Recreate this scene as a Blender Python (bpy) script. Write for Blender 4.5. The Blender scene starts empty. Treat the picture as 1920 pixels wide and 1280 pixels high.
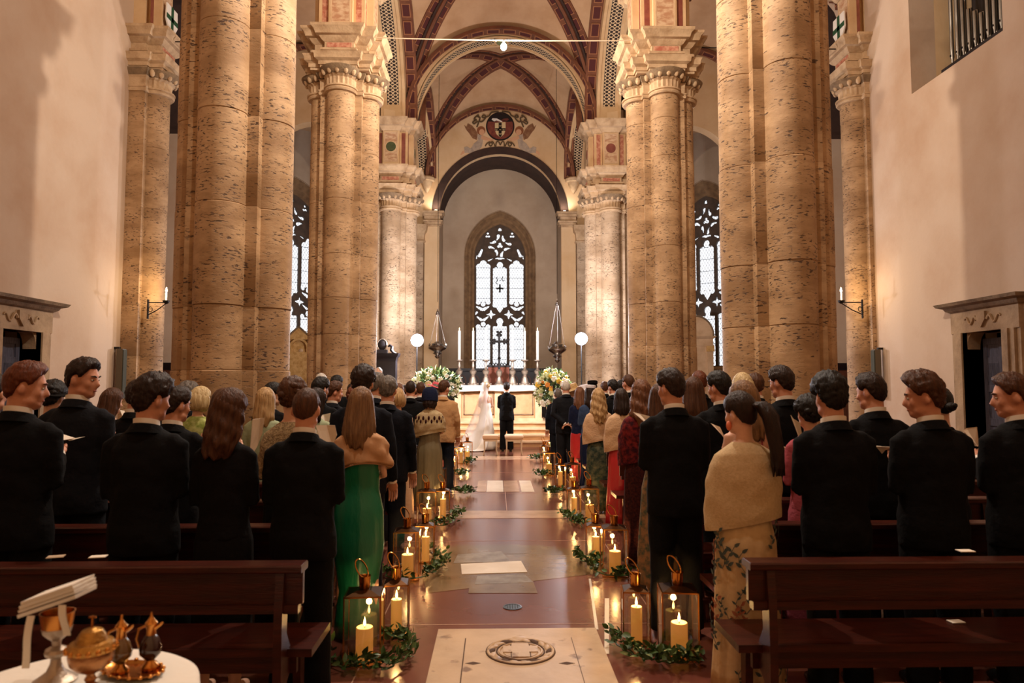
import bpy, bmesh, math, random
import numpy as np
from mathutils import Vector, Matrix, Euler, noise
from mathutils.geometry import tessellate_polygon

random.seed(7)
SC = bpy.context.scene
COL = SC.collection
PI = math.pi

# ------------------------------------------------------------------ camera, world, exposure
F = 1300.0                                   # focal length in pixels of the 1920 wide frame
CAM = Vector((-0.153, 0.0, 1.76))
ROT = Euler((PI / 2 + math.radians(3.48), 0, math.radians(-1.32)))
cd = bpy.data.cameras.new('camera')
cd.sensor_width = 36.0
cd.lens = F / 1920 * 36.0
cd.clip_start = 0.05
cd.dof.use_dof = True
cd.dof.focus_distance = 12.0
cd.dof.aperture_fstop = 3.2
cam = bpy.data.objects.new('camera', cd)
cam.location = CAM
cam.rotation_euler = ROT
COL.objects.link(cam)
SC.camera = cam

world = bpy.data.worlds.new('world')
SC.world = world
world.use_nodes = True
world.node_tree.nodes['Background'].inputs[0].default_value = (0.55, 0.6, 0.75, 1)
world.node_tree.nodes['Background'].inputs[1].default_value = 0.004

SC.view_settings.view_transform = 'Standard'
SC.view_settings.look = 'None'
SC.view_settings.exposure = 0.72
SC.view_settings.gamma = 1.0
SC.view_settings.use_curve_mapping = False
try:
    SC.cycles.use_denoising = True
    SC.cycles.denoiser = 'OPENIMAGEDENOISE'
    SC.cycles.sample_clamp_indirect = 4.0
    SC.cycles.max_bounces = 7
    SC.cycles.diffuse_bounces = 3
    SC.cycles.glossy_bounces = 3
    SC.cycles.transparent_max_bounces = 16
    SC.cycles.use_adaptive_sampling = True
    SC.cycles.adaptive_threshold = 0.02
    SC.cycles.caustics_reflective = False
    SC.cycles.caustics_refractive = False
except Exception:
    pass

LAMP_W = 1000.0       # the bare bulbs hung on the tie rods across the nave
FLOOD_W = 430.0       # the two flood lights on stands beside the altar
UPLIGHT_W = 22.0
WINDOW_E = 0.85        # daylight glass
WARM = (1.0, 0.87, 0.74)


def ray(px, py):
    return ROT.to_matrix() @ Vector(((px - 960) / F, (640 - py) / F, -1))


def at(px, py, Y):
    d = ray(px, py)
    return CAM + d * ((Y - CAM.y) / d.y)


def on_floor(px, py, z=0.0):
    d = ray(px, py)
    return CAM + d * ((z - CAM.z) / d.z)


# ------------------------------------------------------------------ helpers: objects
def tag(o, label=None, cat=None, group=None, kind=None):
    if label: o['label'] = label
    if cat: o['category'] = cat
    if group: o['group'] = group
    if kind: o['kind'] = kind
    return o


def empty(name, loc=(0, 0, 0), rz=0.0, label=None, cat=None, group=None, kind=None):
    o = bpy.data.objects.new(name, None)
    COL.objects.link(o)
    o.location = loc
    o.rotation_euler = (0, 0, rz)
    o.empty_display_size = 0.1
    return tag(o, label, cat, group, kind)


def copy_tree(o, parent=None):
    c = o.copy()
    COL.objects.link(c)
    c.parent = parent
    for ch in o.children:
        copy_tree(ch, c)
    return c


def wloc(o):
    v = Vector((0, 0, 0))
    while o is not None:
        v += o.location
        o = o.parent
    return v


def link(name, me, m, parent=None, local=True):
    o = bpy.data.objects.new(name, me)
    COL.objects.link(o)
    if m is not None:
        if not me.materials:
            me.materials.append(m)
        o.material_slots[0].link = 'OBJECT'
        o.material_slots[0].material = m
    if parent is not None:
        o.parent = parent
        if not local:
            o.location = -wloc(parent)
    return o


class MB:
    """collects shapes; build() links them as one mesh object"""
    def __init__(s):
        s.v = []; s.f = []; s.uv = {}

    def add(s, vs, fs):
        n = len(s.v)
        s.v += [tuple(p) for p in vs]
        s.f += [tuple(i + n for i in q) for q in fs]
        return s

    def box(s, cx, cy, cz, sx, sy, sz, rot=None):
        vs = [Vector((x * sx / 2, y * sy / 2, z * sz / 2)) for x in (-1, 1) for y in (-1, 1) for z in (-1, 1)]
        if rot is not None:
            vs = [rot @ p for p in vs]
        vs = [p + Vector((cx, cy, cz)) for p in vs]
        return s.add(vs, [(0, 1, 3, 2), (4, 6, 7, 5), (0, 4, 5, 1), (2, 3, 7, 6), (0, 2, 6, 4), (1, 5, 7, 3)])

    def box2(s, x0, x1, y0, y1, z0, z1):
        return s.box((x0 + x1) / 2, (y0 + y1) / 2, (z0 + z1) / 2, abs(x1 - x0), abs(y1 - y0), abs(z1 - z0))

    def loft(s, rings, cap=True, closed=True, loop=False):
        n = len(rings[0]); base = len(s.v)
        for r in rings: s.v += [tuple(p) for p in r]
        m = len(rings)
        for i in range(m if loop else m - 1):
            a = base + i * n; b = base + ((i + 1) % m) * n
            for j in range(n if closed else n - 1):
                k = (j + 1) % n
                s.f.append((a + j, a + k, b + k, b + j))
        if cap and not loop:
            s.f.append(tuple(base + j for j in reversed(range(n))))
            s.f.append(tuple(base + (m - 1) * n + j for j in range(n)))
        return s

    def tube(s, path, r, n=8, cap=True, loop=False, ry=None):
        P = [Vector(p) for p in path]; m = len(P)
        rs = r if isinstance(r, (list, tuple)) else [r] * m
        rings = []; u = None
        for i in range(m):
            if loop: t = P[(i + 1) % m] - P[i - 1]
            else: t = P[min(i + 1, m - 1)] - P[max(i - 1, 0)]
            if t.length < 1e-9: t = Vector((0, 0, 1))
            t.normalize()
            if u is None:
                u = t.orthogonal().normalized()
            else:
                u = u - t * u.dot(t)
                u = u.normalized() if u.length > 1e-6 else t.orthogonal().normalized()
            w = t.cross(u)
            rings.append([P[i] + (u * math.cos(a) + w * math.sin(a)) * rs[i] for a in [2 * PI * j / n for j in range(n)]])
        return s.loft(rings, cap, True, loop)

    def lathe(s, prof, n=16, c=(0, 0, 0), cap=True):
        rings = [[(c[0] + r * math.cos(2 * PI * j / n), c[1] + r * math.sin(2 * PI * j / n), c[2] + z) for j in range(n)] for r, z in prof]
        return s.loft(rings, cap)

    def ell(s, c, rx, ry, rz, n=12, m=8, rot=None):
        rings = []
        c = Vector(c)
        for i in range(m + 1):
            e = -PI / 2 + PI * i / m
            k = max(math.cos(e), 0.02)
            ring = [Vector((rx * k * math.cos(2 * PI * j / n), ry * k * math.sin(2 * PI * j / n), rz * math.sin(e))) for j in range(n)]
            if rot is not None: ring = [rot @ p for p in ring]
            rings.append([p + c for p in ring])
        return s.loft(rings)

    def prism(s, pts, f0, f1, holes=()):
        """2D outline (+holes) swept between two mappings f0, f1: (a, b) -> 3D"""
        loops = [list(pts)] + [list(h) for h in holes]
        flat = [p for l in loops for p in l]
        tris = tessellate_polygon([[Vector((p[0], p[1], 0)) for p in l] for l in loops])
        n = len(flat); base = len(s.v)
        s.v += [tuple(f0(*p)) for p in flat] + [tuple(f1(*p)) for p in flat]
        for t in tris:
            s.f.append((base + t[0], base + t[1], base + t[2]))
            s.f.append((base + n + t[2], base + n + t[1], base + n + t[0]))
        k = 0
        for l in loops:
            m = len(l)
            for j in range(m):
                a = base + k + j; b = base + k + (j + 1) % m
                s.f.append((a, b, b + n, a + n))
            k += m
        return s

    def mesh(s, name, smooth=35):
        me = bpy.data.meshes.new(name)
        me.from_pydata(s.v, [], s.f)
        bm = bmesh.new(); bm.from_mesh(me)
        bmesh.ops.recalc_face_normals(bm, faces=bm.faces)
        bm.to_mesh(me); bm.free()
        if smooth:
            me.shade_smooth()
            if smooth < 180: me.set_sharp_from_angle(angle=math.radians(smooth))
        me.update()
        return me

    def build(s, name, m, parent=None, local=False, smooth=35):
        return link(name, s.mesh(name, smooth), m, parent, local)


def strip_uv(name, rows, m, parent=None, usc=1.0, local=False):
    """grid of rows of points with a UV (u along the rows in units of the row width, v across)"""
    n = len(rows[0]); vs = [tuple(p) for r in rows for p in r]
    fs = [(i * n + j, i * n + j + 1, (i + 1) * n + j + 1, (i + 1) * n + j) for i in range(len(rows) - 1) for j in range(n - 1)]
    me = bpy.data.meshes.new(name); me.from_pydata(vs, [], fs)
    w = (Vector(rows[0][0]) - Vector(rows[0][-1])).length
    u = [0.0]
    for i in range(1, len(rows)):
        u.append(u[-1] + (Vector(rows[i][n // 2]) - Vector(rows[i - 1][n // 2])).length / w * usc)
    uvl = me.uv_layers.new(name='uv')
    for p in me.polygons:
        for li in p.loop_indices:
            vi = me.loops[li].vertex_index
            uvl.data[li].uv = (u[vi // n], (vi % n) / (n - 1))
    me.shade_smooth()
    return link(name, me, m, parent, local)


# ------------------------------------------------------------------ helpers: materials
def lin(h):
    if not isinstance(h, str): return tuple(h)[:3]
    h = h.lstrip('#')
    r = [int(h[i:i + 2], 16) / 255 for i in (0, 2, 4)]
    return tuple(x / 12.92 if x <= 0.04045 else ((x + 0.055) / 1.055) ** 2.4 for x in r)


def mat(name, col, rough=0.6, metal=0.0, var=None, bump=None, emit=None, stretch=(1, 1, 1), world=False, sheen=0.0, spec=None, pits=None, sub=0.0):
    """var = (scale, other colour, low, high); bump = (scale, strength); pits = (scale, colour, low, high)"""
    m = bpy.data.materials.new(name); m.use_nodes = True
    nt = m.node_tree; N = nt.nodes; L = nt.links
    b = N['Principled BSDF']
    b.inputs['Base Color'].default_value = (*lin(col), 1)
    b.inputs['Roughness'].default_value = rough
    b.inputs['Metallic'].default_value = metal
    if spec is not None: b.inputs['Specular IOR Level'].default_value = spec
    if sheen: b.inputs['Sheen Weight'].default_value = sheen
    if sub:
        b.inputs['Subsurface Weight'].default_value = sub
        b.inputs['Subsurface Radius'].default_value = (0.02, 0.01, 0.004)
    if emit:
        b.inputs['Emission Color'].default_value = (*lin(emit[0]), 1)
        b.inputs['Emission Strength'].default_value = emit[1]
    if var or bump or pits:
        if world:
            src = N.new('ShaderNodeNewGeometry').outputs['Position']
        else:
            src = N.new('ShaderNodeTexCoord').outputs['Object']
        mp = N.new('ShaderNodeMapping'); L.new(src, mp.inputs[0]); mp.inputs['Scale'].default_value = stretch
    colsock = None
    if var:
        t = N.new('ShaderNodeTexNoise'); t.inputs['Scale'].default_value = var[0]; t.inputs['Detail'].default_value = 6
        t.inputs['Roughness'].default_value = 0.6
        L.new(mp.outputs[0], t.inputs[0])
        r = N.new('ShaderNodeValToRGB'); L.new(t.outputs[0], r.inputs[0])
        r.color_ramp.elements[0].position = var[2]; r.color_ramp.elements[1].position = var[3]
        r.color_ramp.elements[0].color = (*lin(col), 1); r.color_ramp.elements[1].color = (*lin(var[1]), 1)
        colsock = r.outputs[0]
    pitsock = None
    if pits:
        t = N.new('ShaderNodeTexNoise'); t.inputs['Scale'].default_value = pits[0]; t.inputs['Detail'].default_value = 3
        L.new(mp.outputs[0], t.inputs[0])
        r = N.new('ShaderNodeValToRGB'); L.new(t.outputs[0], r.inputs[0])
        r.color_ramp.elements[0].position = pits[2]; r.color_ramp.elements[1].position = pits[3]
        r.color_ramp.elements[0].color = (0, 0, 0, 1); r.color_ramp.elements[1].color = (1, 1, 1, 1)
        pitsock = r.outputs[0]
        mx = N.new('ShaderNodeMix'); mx.data_type = 'RGBA'
        L.new(pitsock, mx.inputs['Factor'])
        if colsock: L.new(colsock, mx.inputs['A'])
        else: mx.inputs['A'].default_value = (*lin(col), 1)
        mx.inputs['B'].default_value = (*lin(pits[1]), 1)
        colsock = mx.outputs['Result']
    if colsock: L.new(colsock, b.inputs['Base Color'])
    if bump:
        t = N.new('ShaderNodeTexNoise'); t.inputs['Scale'].default_value = bump[0]; t.inputs['Detail'].default_value = 5
        L.new(mp.outputs[0], t.inputs[0])
        bp = N.new('ShaderNodeBump'); bp.inputs['Strength'].default_value = bump[1]; bp.inputs['Distance'].default_value = 0.02
        h = t.outputs[0]
        if pitsock:
            sb = N.new('ShaderNodeMath'); sb.operation = 'SUBTRACT'
            L.new(h, sb.inputs[0]); L.new(pitsock, sb.inputs[1]); h = sb.outputs[0]
        L.new(h, bp.inputs['Height']); L.new(bp.outputs[0], b.inputs['Normal'])
    return m


def travertine(name, c1, c2, pit):
    """warm stone in cloudy beds with clusters of small dark horizontal holes"""
    m = bpy.data.materials.new(name); m.use_nodes = True
    nt = m.node_tree; N = nt.nodes; L = nt.links; b = N['Principled BSDF']; b.inputs['Roughness'].default_value = 0.7
    pos = N.new('ShaderNodeNewGeometry').outputs['Position']

    def nz(scale, stretch, detail=5, rough=0.6):
        mp = N.new('ShaderNodeMapping'); L.new(pos, mp.inputs[0]); mp.inputs['Scale'].default_value = stretch
        t = N.new('ShaderNodeTexNoise'); t.inputs['Scale'].default_value = scale; t.inputs['Detail'].default_value = detail; t.inputs['Roughness'].default_value = rough
        L.new(mp.outputs[0], t.inputs[0])
        return t.outputs[0]

    def ramp(x, lo, hi):
        r = N.new('ShaderNodeMapRange'); r.interpolation_type = 'SMOOTHSTEP'
        L.new(x, r.inputs['Value']); r.inputs['From Min'].default_value = lo; r.inputs['From Max'].default_value = hi
        return r.outputs[0]

    def mix(f, A, B):
        mx = N.new('ShaderNodeMix'); mx.data_type = 'RGBA'
        L.new(f, mx.inputs['Factor'])
        for k, v in (('A', A), ('B', B)):
            if hasattr(v, 'links'): L.new(v, mx.inputs[k])
            else: mx.inputs[k].default_value = (*lin(v), 1)
        return mx.outputs['Result']
    base = mix(ramp(nz(1.0, (1, 1, 1.8)), 0.36, 0.66), c1, c2)
    base = mix(node_math(nt, 'MULTIPLY', ramp(nz(3.0, (1, 1, 4)), 0.42, 0.72), 0.5), base, c2)
    holes = ramp(nz(15, (1, 1, 3.4), 3, 0.5), 0.575, 0.635)
    big = ramp(nz(5, (1, 1, 4.5), 3, 0.55), 0.66, 0.70)
    clus = ramp(nz(1.7, (1, 1, 1.6), 2), 0.38, 0.58)
    hole = node_math(nt, 'MAXIMUM', node_math(nt, 'MULTIPLY', holes, clus), big)
    L.new(mix(node_math(nt, 'MULTIPLY', hole, 0.85), base, pit), b.inputs['Base Color'])
    bp = N.new('ShaderNodeBump'); bp.inputs['Strength'].default_value = 0.5; bp.inputs['Distance'].default_value = 0.02
    L.new(node_math(nt, 'SUBTRACT', node_math(nt, 'MULTIPLY', nz(11, (1, 1, 2)), 0.4), hole), bp.inputs['Height']); L.new(bp.outputs[0], b.inputs['Normal'])
    return m


def glass_mat(name, tint=(1, 1, 1), refl=0.5):
    m = bpy.data.materials.new(name); m.use_nodes = True
    N = m.node_tree.nodes; L = m.node_tree.links
    N.remove(N['Principled BSDF'])
    tr = N.new('ShaderNodeBsdfTransparent'); tr.inputs[0].default_value = (*tint, 1)
    gl = N.new('ShaderNodeBsdfGlossy'); gl.inputs['Roughness'].default_value = 0.02
    lw = N.new('ShaderNodeFresnel'); lw.inputs[0].default_value = 1.45
    ml = N.new('ShaderNodeMath'); ml.operation = 'MULTIPLY_ADD'; ml.inputs[1].default_value = 1.4; ml.inputs[2].default_value = refl * 0.05
    L.new(lw.outputs[0], ml.inputs[0])
    mx = N.new('ShaderNodeMixShader')
    L.new(ml.outputs[0], mx.inputs[0]); L.new(tr.outputs[0], mx.inputs[1]); L.new(gl.outputs[0], mx.inputs[2])
    L.new(mx.outputs[0], N['Material Output'].inputs[0])
    return m


def node_math(nt, op, a, b=None, c=None):
    n = nt.nodes.new('ShaderNodeMath'); n.operation = op
    for i, x in enumerate((a, b, c)):
        if x is None: continue
        if hasattr(x, 'links'): nt.links.new(x, n.inputs[i])
        else: n.inputs[i].default_value = x
    return n.outputs[0]


def guilloche(name, light, dark):
    """interlaced wave bands running along U"""
    m = bpy.data.materials.new(name); m.use_nodes = True
    nt = m.node_tree; N = nt.nodes; L = nt.links; b = N['Principled BSDF']; b.inputs['Roughness'].default_value = 0.8
    uv = N.new('ShaderNodeUVMap').outputs[0]
    sp = N.new('ShaderNodeSeparateXYZ'); L.new(uv, sp.inputs[0])
    u, v = sp.outputs[0], sp.outputs[1]
    tot = None
    for ph, cen in ((0, 0.3), (PI, 0.3), (0, 0.7), (PI, 0.7)):
        s_ = node_math(nt, 'SINE', node_math(nt, 'MULTIPLY_ADD', u, 2 * PI * 1.9, ph))
        d = node_math(nt, 'ABSOLUTE', node_math(nt, 'SUBTRACT', v, node_math(nt, 'MULTIPLY_ADD', s_, 0.19, cen)))
        k = node_math(nt, 'LESS_THAN', d, 0.055)
        tot = k if tot is None else node_math(nt, 'MAXIMUM', tot, k)
    e = node_math(nt, 'GREATER_THAN', node_math(nt, 'ABSOLUTE', node_math(nt, 'SUBTRACT', v, 0.5)), 0.47)
    tot = node_math(nt, 'MAXIMUM', tot, e)
    mx = N.new('ShaderNodeMix'); mx.data_type = 'RGBA'
    L.new(tot, mx.inputs['Factor']); mx.inputs['A'].default_value = (*lin(dark), 1); mx.inputs['B'].default_value = (*lin(light), 1)
    L.new(mx.outputs['Result'], b.inputs['Base Color'])
    return m


def leaded_glass(name, strength):
    """daylit leaded panes: white glass with a lattice of thin lead lines"""
    m = bpy.data.materials.new(name); m.use_nodes = True
    nt = m.node_tree; N = nt.nodes; L = nt.links; b = N['Principled BSDF']
    tc = N.new('ShaderNodeTexCoord').outputs['Object']
    sp = N.new('ShaderNodeSeparateXYZ'); L.new(tc, sp.inputs[0])
    x, z = sp.outputs[0], sp.outputs[2]
    k = 9.0
    ln = None
    for a, bb in ((k, k * 0.62), (k, -k * 0.62)):
        q = node_math(nt, 'ADD', node_math(nt, 'MULTIPLY', x, a), node_math(nt, 'MULTIPLY', z, bb))
        fr = node_math(nt, 'FRACT', q)
        t = node_math(nt, 'LESS_THAN', fr, 0.15)
        ln = t if ln is None else node_math(nt, 'MAXIMUM', ln, t)
    no = N.new('ShaderNodeTexNoise'); no.inputs['Scale'].default_value = 2.0; L.new(tc, no.inputs[0])
    br = node_math(nt, 'MULTIPLY_ADD', no.outputs[0], 0.35, 0.8)
    st = node_math(nt, 'MULTIPLY', node_math(nt, 'SUBTRACT', 1.0, node_math(nt, 'MULTIPLY', ln, 0.85)), br)
    b.inputs['Base Color'].default_value = (0.3, 0.3, 0.3, 1)
    b.inputs['Emission Color'].default_value = (0.90, 0.94, 1.0, 1)
    L.new(node_math(nt, 'MULTIPLY', st, strength), b.inputs['Emission Strength'])
    return m


TRAV = travertine('travertine', '#be9b73', '#94724d', '#38231a')
TRAV2 = travertine('travertine_pale', '#c2a98c', '#a08567', '#54402f')
STONE = mat('carved_stone', '#c9ab86', 0.8, var=(4, '#9d7c58', 0.4, 0.75), bump=(22, 0.4), world=True)
STONE_D = mat('carved_stone_dark', '#8a7255', 0.85, var=(6, '#5a4632', 0.4, 0.75), bump=(30, 0.5), world=True)
PLASTER = mat('plaster', '#c6ae97', 0.9, var=(0.5, '#b6967a', 0.42, 0.7), bump=(14, 0.12), world=True)
PLASTER_W = mat('plaster_warm', '#dcbd94', 0.9, var=(0.8, '#c9a273', 0.4, 0.75), bump=(14, 0.1), world=True)
PLASTER_G = mat('plaster_grey', '#b9a48c', 0.9, var=(0.6, '#a38c74', 0.4, 0.7), bump=(14, 0.1), world=True)
VAULT = mat('vault_plaster', '#c7a27c', 0.9, var=(1.3, '#b48c64', 0.4, 0.75), bump=(12, 0.1), world=True)
RIB = mat('painted_rib_brown', '#7a4a30', 0.85, var=(3, '#5a3322', 0.4, 0.75), world=True)
RIB_D = mat('painted_rib_dark', '#3f2a20', 0.85, var=(3, '#2a1b16', 0.4, 0.75), world=True)
RIBRED = mat('painted_panel_red', '#4f1f1c', 0.85)
RIBLINE = mat('painted_line', '#a06a45', 0.85)
CREAM = mat('cream_band', '#d9b88c', 0.85, var=(2, '#c9a273', 0.4, 0.75), world=True)
GUIL = guilloche('guilloche_band', '#d8bd95', '#2c1c14')
M_GREEN = mat('green_marble', '#6f7a52', 0.4, var=(7, '#8c8f66', 0.35, 0.7), stretch=(1, 1, 3), world=True)
M_GREEN_D = mat('dark_green_marble', '#3d4a2b', 0.4, var=(9, '#555c3a', 0.35, 0.7), world=True)
M_PINK = mat('pink_veined_marble', '#b98a68', 0.45, var=(6, '#d9bb98', 0.4, 0.6), stretch=(1, 1, 2.4), world=True)
M_RED = mat('red_marble', '#7a3a30', 0.45, var=(6, '#93533f', 0.35, 0.7), world=True)
M_PRED = mat('pale_red_marble', '#b0664e', 0.5, var=(11, '#cf9a7c', 0.42, 0.62), world=True)
WOOD = mat('dark_pew_wood', '#2c0f08', 0.3, var=(3, '#481a0e', 0.35, 0.7), bump=(16, 0.12), stretch=(1, 12, 12), spec=0.4)
WOOD_B = mat('brown_wood', '#5b2f1c', 0.45, var=(4, '#40200f', 0.4, 0.7), bump=(16, 0.15), stretch=(8, 8, 1))
WOOD_K = mat('black_wood', '#171419', 0.4, var=(5, '#221c20', 0.4, 0.7))
WOOD_BL = mat('blue_lit_door_wood', '#6a6f86', 0.5, var=(6, '#4f5266', 0.4, 0.7), bump=(20, 0.2), stretch=(6, 6, 1))  # bluish light on the door leaves is put into the wood colour
GOLD = mat('brass', '#c98a45', 0.22, metal=1.0)
BRASS_D = mat('dark_brass', '#4a2f1a', 0.35, metal=1.0)
GOLD_D = mat('gilt', '#b58a4a', 0.32, metal=1.0, bump=(60, 0.3))
COPPER = mat('aged_gilt', '#a9794f', 0.3, metal=1.0, bump=(40, 0.15))
SILVER = mat('silver', '#b8b4b0', 0.25, metal=1.0)
PEWTER = mat('tarnished_silver', '#b3a494', 0.42, metal=0.85, bump=(50, 0.2))
IRON = mat('black_iron', '#1a1512', 0.5, metal=0.6)
BLACKM = mat('black_metal', '#0d0d0f', 0.5)
WAX = mat('glowing_candle_wax', '#f3d9a8', 0.5, sub=0.4, emit=('#ff9a3c', 0.22))  # orange emission stands in for flame light glowing through the wax
WAXW = mat('white_candle_wax', '#f4ecdd', 0.5)
FLAME = mat('flame', '#ffd08a', 0.5, emit=('#ffc46a', 26.0))
BULB = mat('lit_bulb', '#ffffff', 0.5, emit=('#ffe2b0', 60.0))
FLOODE = mat('lit_flood_lamp', '#ffffff', 0.5, emit=('#f6eeff', 60.0))
CANDLE_BULB = mat('lit_candle_bulb', '#ffffff', 0.5, emit=('#ffd9a0', 30.0))
GLASS = glass_mat('lantern_glass', (0.97, 0.97, 0.96), 1.0)
LINEN = mat('white_linen', '#e9e2d6', 0.9, bump=(30, 0.2))
MARBLE = mat('altar_marble', '#d2a579', 0.5, var=(2.5, '#b98759', 0.38, 0.7), bump=(10, 0.06), world=True)
MARBLE_L = mat('altar_marble_light', '#dcbd97', 0.45, var=(3, '#c6a27a', 0.4, 0.7), world=True)
PAPER = mat('cream_paper', '#efe2cf', 0.8)
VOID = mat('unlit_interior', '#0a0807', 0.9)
LGLASS = leaded_glass('leaded_daylight_glass', WINDOW_E)
TRACERY = mat('tracery_stone', '#4a3d33', 0.85, var=(5, '#5d4c3d', 0.4, 0.7), world=True)

# ================================================================== THE SETTING
XW = 7.88                        # side walls
Y1, Y2, Y3, YC, YB = 9.0, 15.0, 21.5, 26.0, 27.9     # pier lines, chancel arch wall, window wall
XP = 3.47                        # pier centres


def arch_pts(cx, r, z0, zs, n=24):
    p = [(cx - r, z0)]
    p += [(cx - r * math.cos(PI * i / n), zs + r * math.sin(PI * i / n)) for i in range(n + 1)]
    return p + [(cx + r, z0)]


def pointed_pts(cx, hw, z0, zs, R, n=14):
    """pointed arch outline, from the left foot over the apex to the right foot"""
    c = R - hw
    aend = math.acos(c / R)
    left = [(cx + c - R * math.cos(aend * i / n), zs + R * math.sin(aend * i / n)) for i in range(n + 1)]
    right = [(2 * cx - x, z) for x, z in reversed(left[:-1])]
    return [(cx - hw, z0)] + left + right + [(cx + hw, z0)]


def wall_y(name, outer, holes, Y, t, m, kind='structure', parent=None):
    o = MB().prism(outer, lambda a, b: (a, Y, b), lambda a, b: (a, Y + t, b), holes).build(name, m, parent, smooth=30)
    if kind: o['kind'] = kind
    return o


def wall_x(name, outer, holes, X, t, m, kind='structure'):
    o = MB().prism(outer, lambda a, b: (X, a, b), lambda a, b: (X + t, a, b), holes).build(name, m, smooth=30)
    if kind: o['kind'] = kind
    return o


# ---- floor: polished red stone with pale slabs let into it
FLOOR_M = mat('polished_red_floor', '#63342a', 0.2, var=(0.9, '#80503f', 0.35, 0.72), bump=(5, 0.04), world=True, spec=0.5)
FL_PALE = mat('floor_pale_stone', '#b08d72', 0.22, var=(2.5, '#96745a', 0.4, 0.7), world=True)
FL_WHITE = mat('floor_white_stone', '#e0d3c2', 0.3, var=(3, '#c9b7a2', 0.4, 0.75), world=True)
FL_BROWN = mat('floor_brown_stone', '#6d5234', 0.2, var=(2.2, '#8a7050', 0.4, 0.75), bump=(8, 0.06), world=True)
FL_VEIN = mat('floor_grey_vein', '#8f8272', 0.25, var=(6, '#6d5b48', 0.4, 0.7), world=True)
TOMB = mat('tomb_slab_marble', '#c2a482', 0.5, var=(2.4, '#a98a68', 0.4, 0.72), pits=(7, '#7a5a3c', 0.63, 0.72), bump=(14, 0.12), world=True)
TOMB_D = mat('tomb_slab_groove', '#4a2f1a', 0.8)
fl = MB().box2(-13, 13, -4, 29, -0.3, 0).build('floor', FLOOR_M); tag(fl, kind='structure')


def slab(name, pix, m, h=0.004, parent=fl):
    pts = [on_floor(*p) for p in pix]
    pts = [(p.x, p.y) for p in pts]
    return MB().prism(pts, lambda a, b: (a, b, -0.01), lambda a, b: (a, b, h)).build(name, m, parent, smooth=0)


def rect_slab(name, x0, x1, y0, y1, m, h=0.003):
    return MB().box2(x0, x1, y0, y1, -0.01, h).build(name, m, fl, smooth=0)


rect_slab('pale_band', -7.8, 7.8, 9.2, 9.75, FL_PALE)
rect_slab('pale_band', -7.8, 7.8, 16.2, 17.0, FL_PALE)
for i, (a, b) in enumerate(((893, 912), (912, 945), (945, 975), (978, 1003))):
    p0 = on_floor(a, 922); p1 = on_floor(b, 901)
    rect_slab('stone_tile', p0.x, p0.x + (on_floor(b, 922).x - p0.x) - 0.008, p0.y, p1.y, [FL_PALE, FL_WHITE, FL_PALE, FL_WHITE][i], 0.004)
slab('brown_slab', [(800, 1112), (1150, 1072), (1160, 1040), (1010, 1022), (820, 1024), (790, 1070)], FL_BROWN, 0.002)
slab('brown_slab', [(878, 1112), (1008, 1112), (995, 1078), (885, 1080)], FL_BROWN, 0.0035)
slab('brown_slab', [(850, 1040), (990, 1038), (975, 1021), (855, 1022)], FL_BROWN, 0.0035)
slab('grey_slab', [(850, 1056), (958, 1053), (940, 1034), (858, 1040)], FL_VEIN, 0.0045)
slab('grey_slab', [(890, 1096), (1000, 1092), (985, 1078), (895, 1080)], FL_VEIN, 0.0045)
slab('white_slab', [(866, 1077), (989, 1073), (977, 1052), (864, 1058)], FL_WHITE, 0.006)
slab('white_strip', [(1122, 1180), (1108, 1085), (1104, 1085), (1116, 1180)], FL_WHITE, 0.003)
slab('white_strip', [(1142, 1226), (1142, 1122), (1134, 1122), (1133, 1226)], FL_WHITE, 0.003)
# joints of the big red floor slabs
jm = mat('floor_joint', '#b08a72', 0.4)
for k, (x, y0, y1) in enumerate(((-1.0, 3, 9.2), (1.05, 5, 9.2), (-1.15, 9.75, 16.2), (1.15, 9.75, 16.2), (0.0, 9.75, 12.5))):
    rect_slab('joint_strip', x - 0.004, x + 0.004, y0, y1, jm, 0.0015)
for y in (5.2, 7.9, 11.3, 13.9):
    rect_slab('joint_strip', -1.2, 1.2, y - 0.004, y + 0.004, jm, 0.0015)
# small round floor drain
c = on_floor(961, 1138)
dr = MB().lathe([(0.075, 0.001), (0.075, 0.006), (0.062, 0.007), (0.06, 0.004), (0.0, 0.004)], 24, (c.x, c.y, 0)).build('floor_drain', mat('zinc', '#5f6a74', 0.35, metal=0.8))
for i in range(-2, 3):
    MB().box(c.x + i * 0.02, c.y, 0.0065, 0.006, 0.09, 0.003).build('drain_bar', IRON, dr, smooth=0)
tag(dr, 'small round grey drain cover let into the red aisle floor', 'drain')

# ---- carved tomb slab at the near end of the aisle
L0 = on_floor(822, 1182); R0 = on_floor(1118, 1182)
TX0, TX1, TY1 = L0.x, R0.x, L0.y
TY0 = 2.2
tm = MB()
tm.box2(TX0, TX1, TY0, TY1, -0.02, 0.012)
ts = tm.build('tomb_slab', TOMB); tag(ts, 'pale worn tomb slab with a carved wreath and cross in the aisle floor', 'tomb slab')
IL = on_floor(872, 1200); IR = on_floor(1072, 1200)
ix0, ix1, iy1 = IL.x, IR.x, IL.y
MB().box2(ix0, ix1, TY0, iy1, 0.012, 0.0145).build('inner_border', TOMB_D, ts, smooth=0)
MB().box2(ix0 + 0.008, ix1 - 0.006, TY0, iy1 - 0.008, 0.012, 0.019).build('inner_field', TOMB, ts, smooth=0)
cc = on_floor(976, 1226); wc = Vector((cc.x, cc.y, 0.019))
wr = on_floor(1040, 1226).x - cc.x
ring = lambda r, k=40: [(wc.x + r * math.cos(2 * PI * i / k), wc.y + r * math.sin(2 * PI * i / k), wc.z) for i in range(k)]
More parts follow.
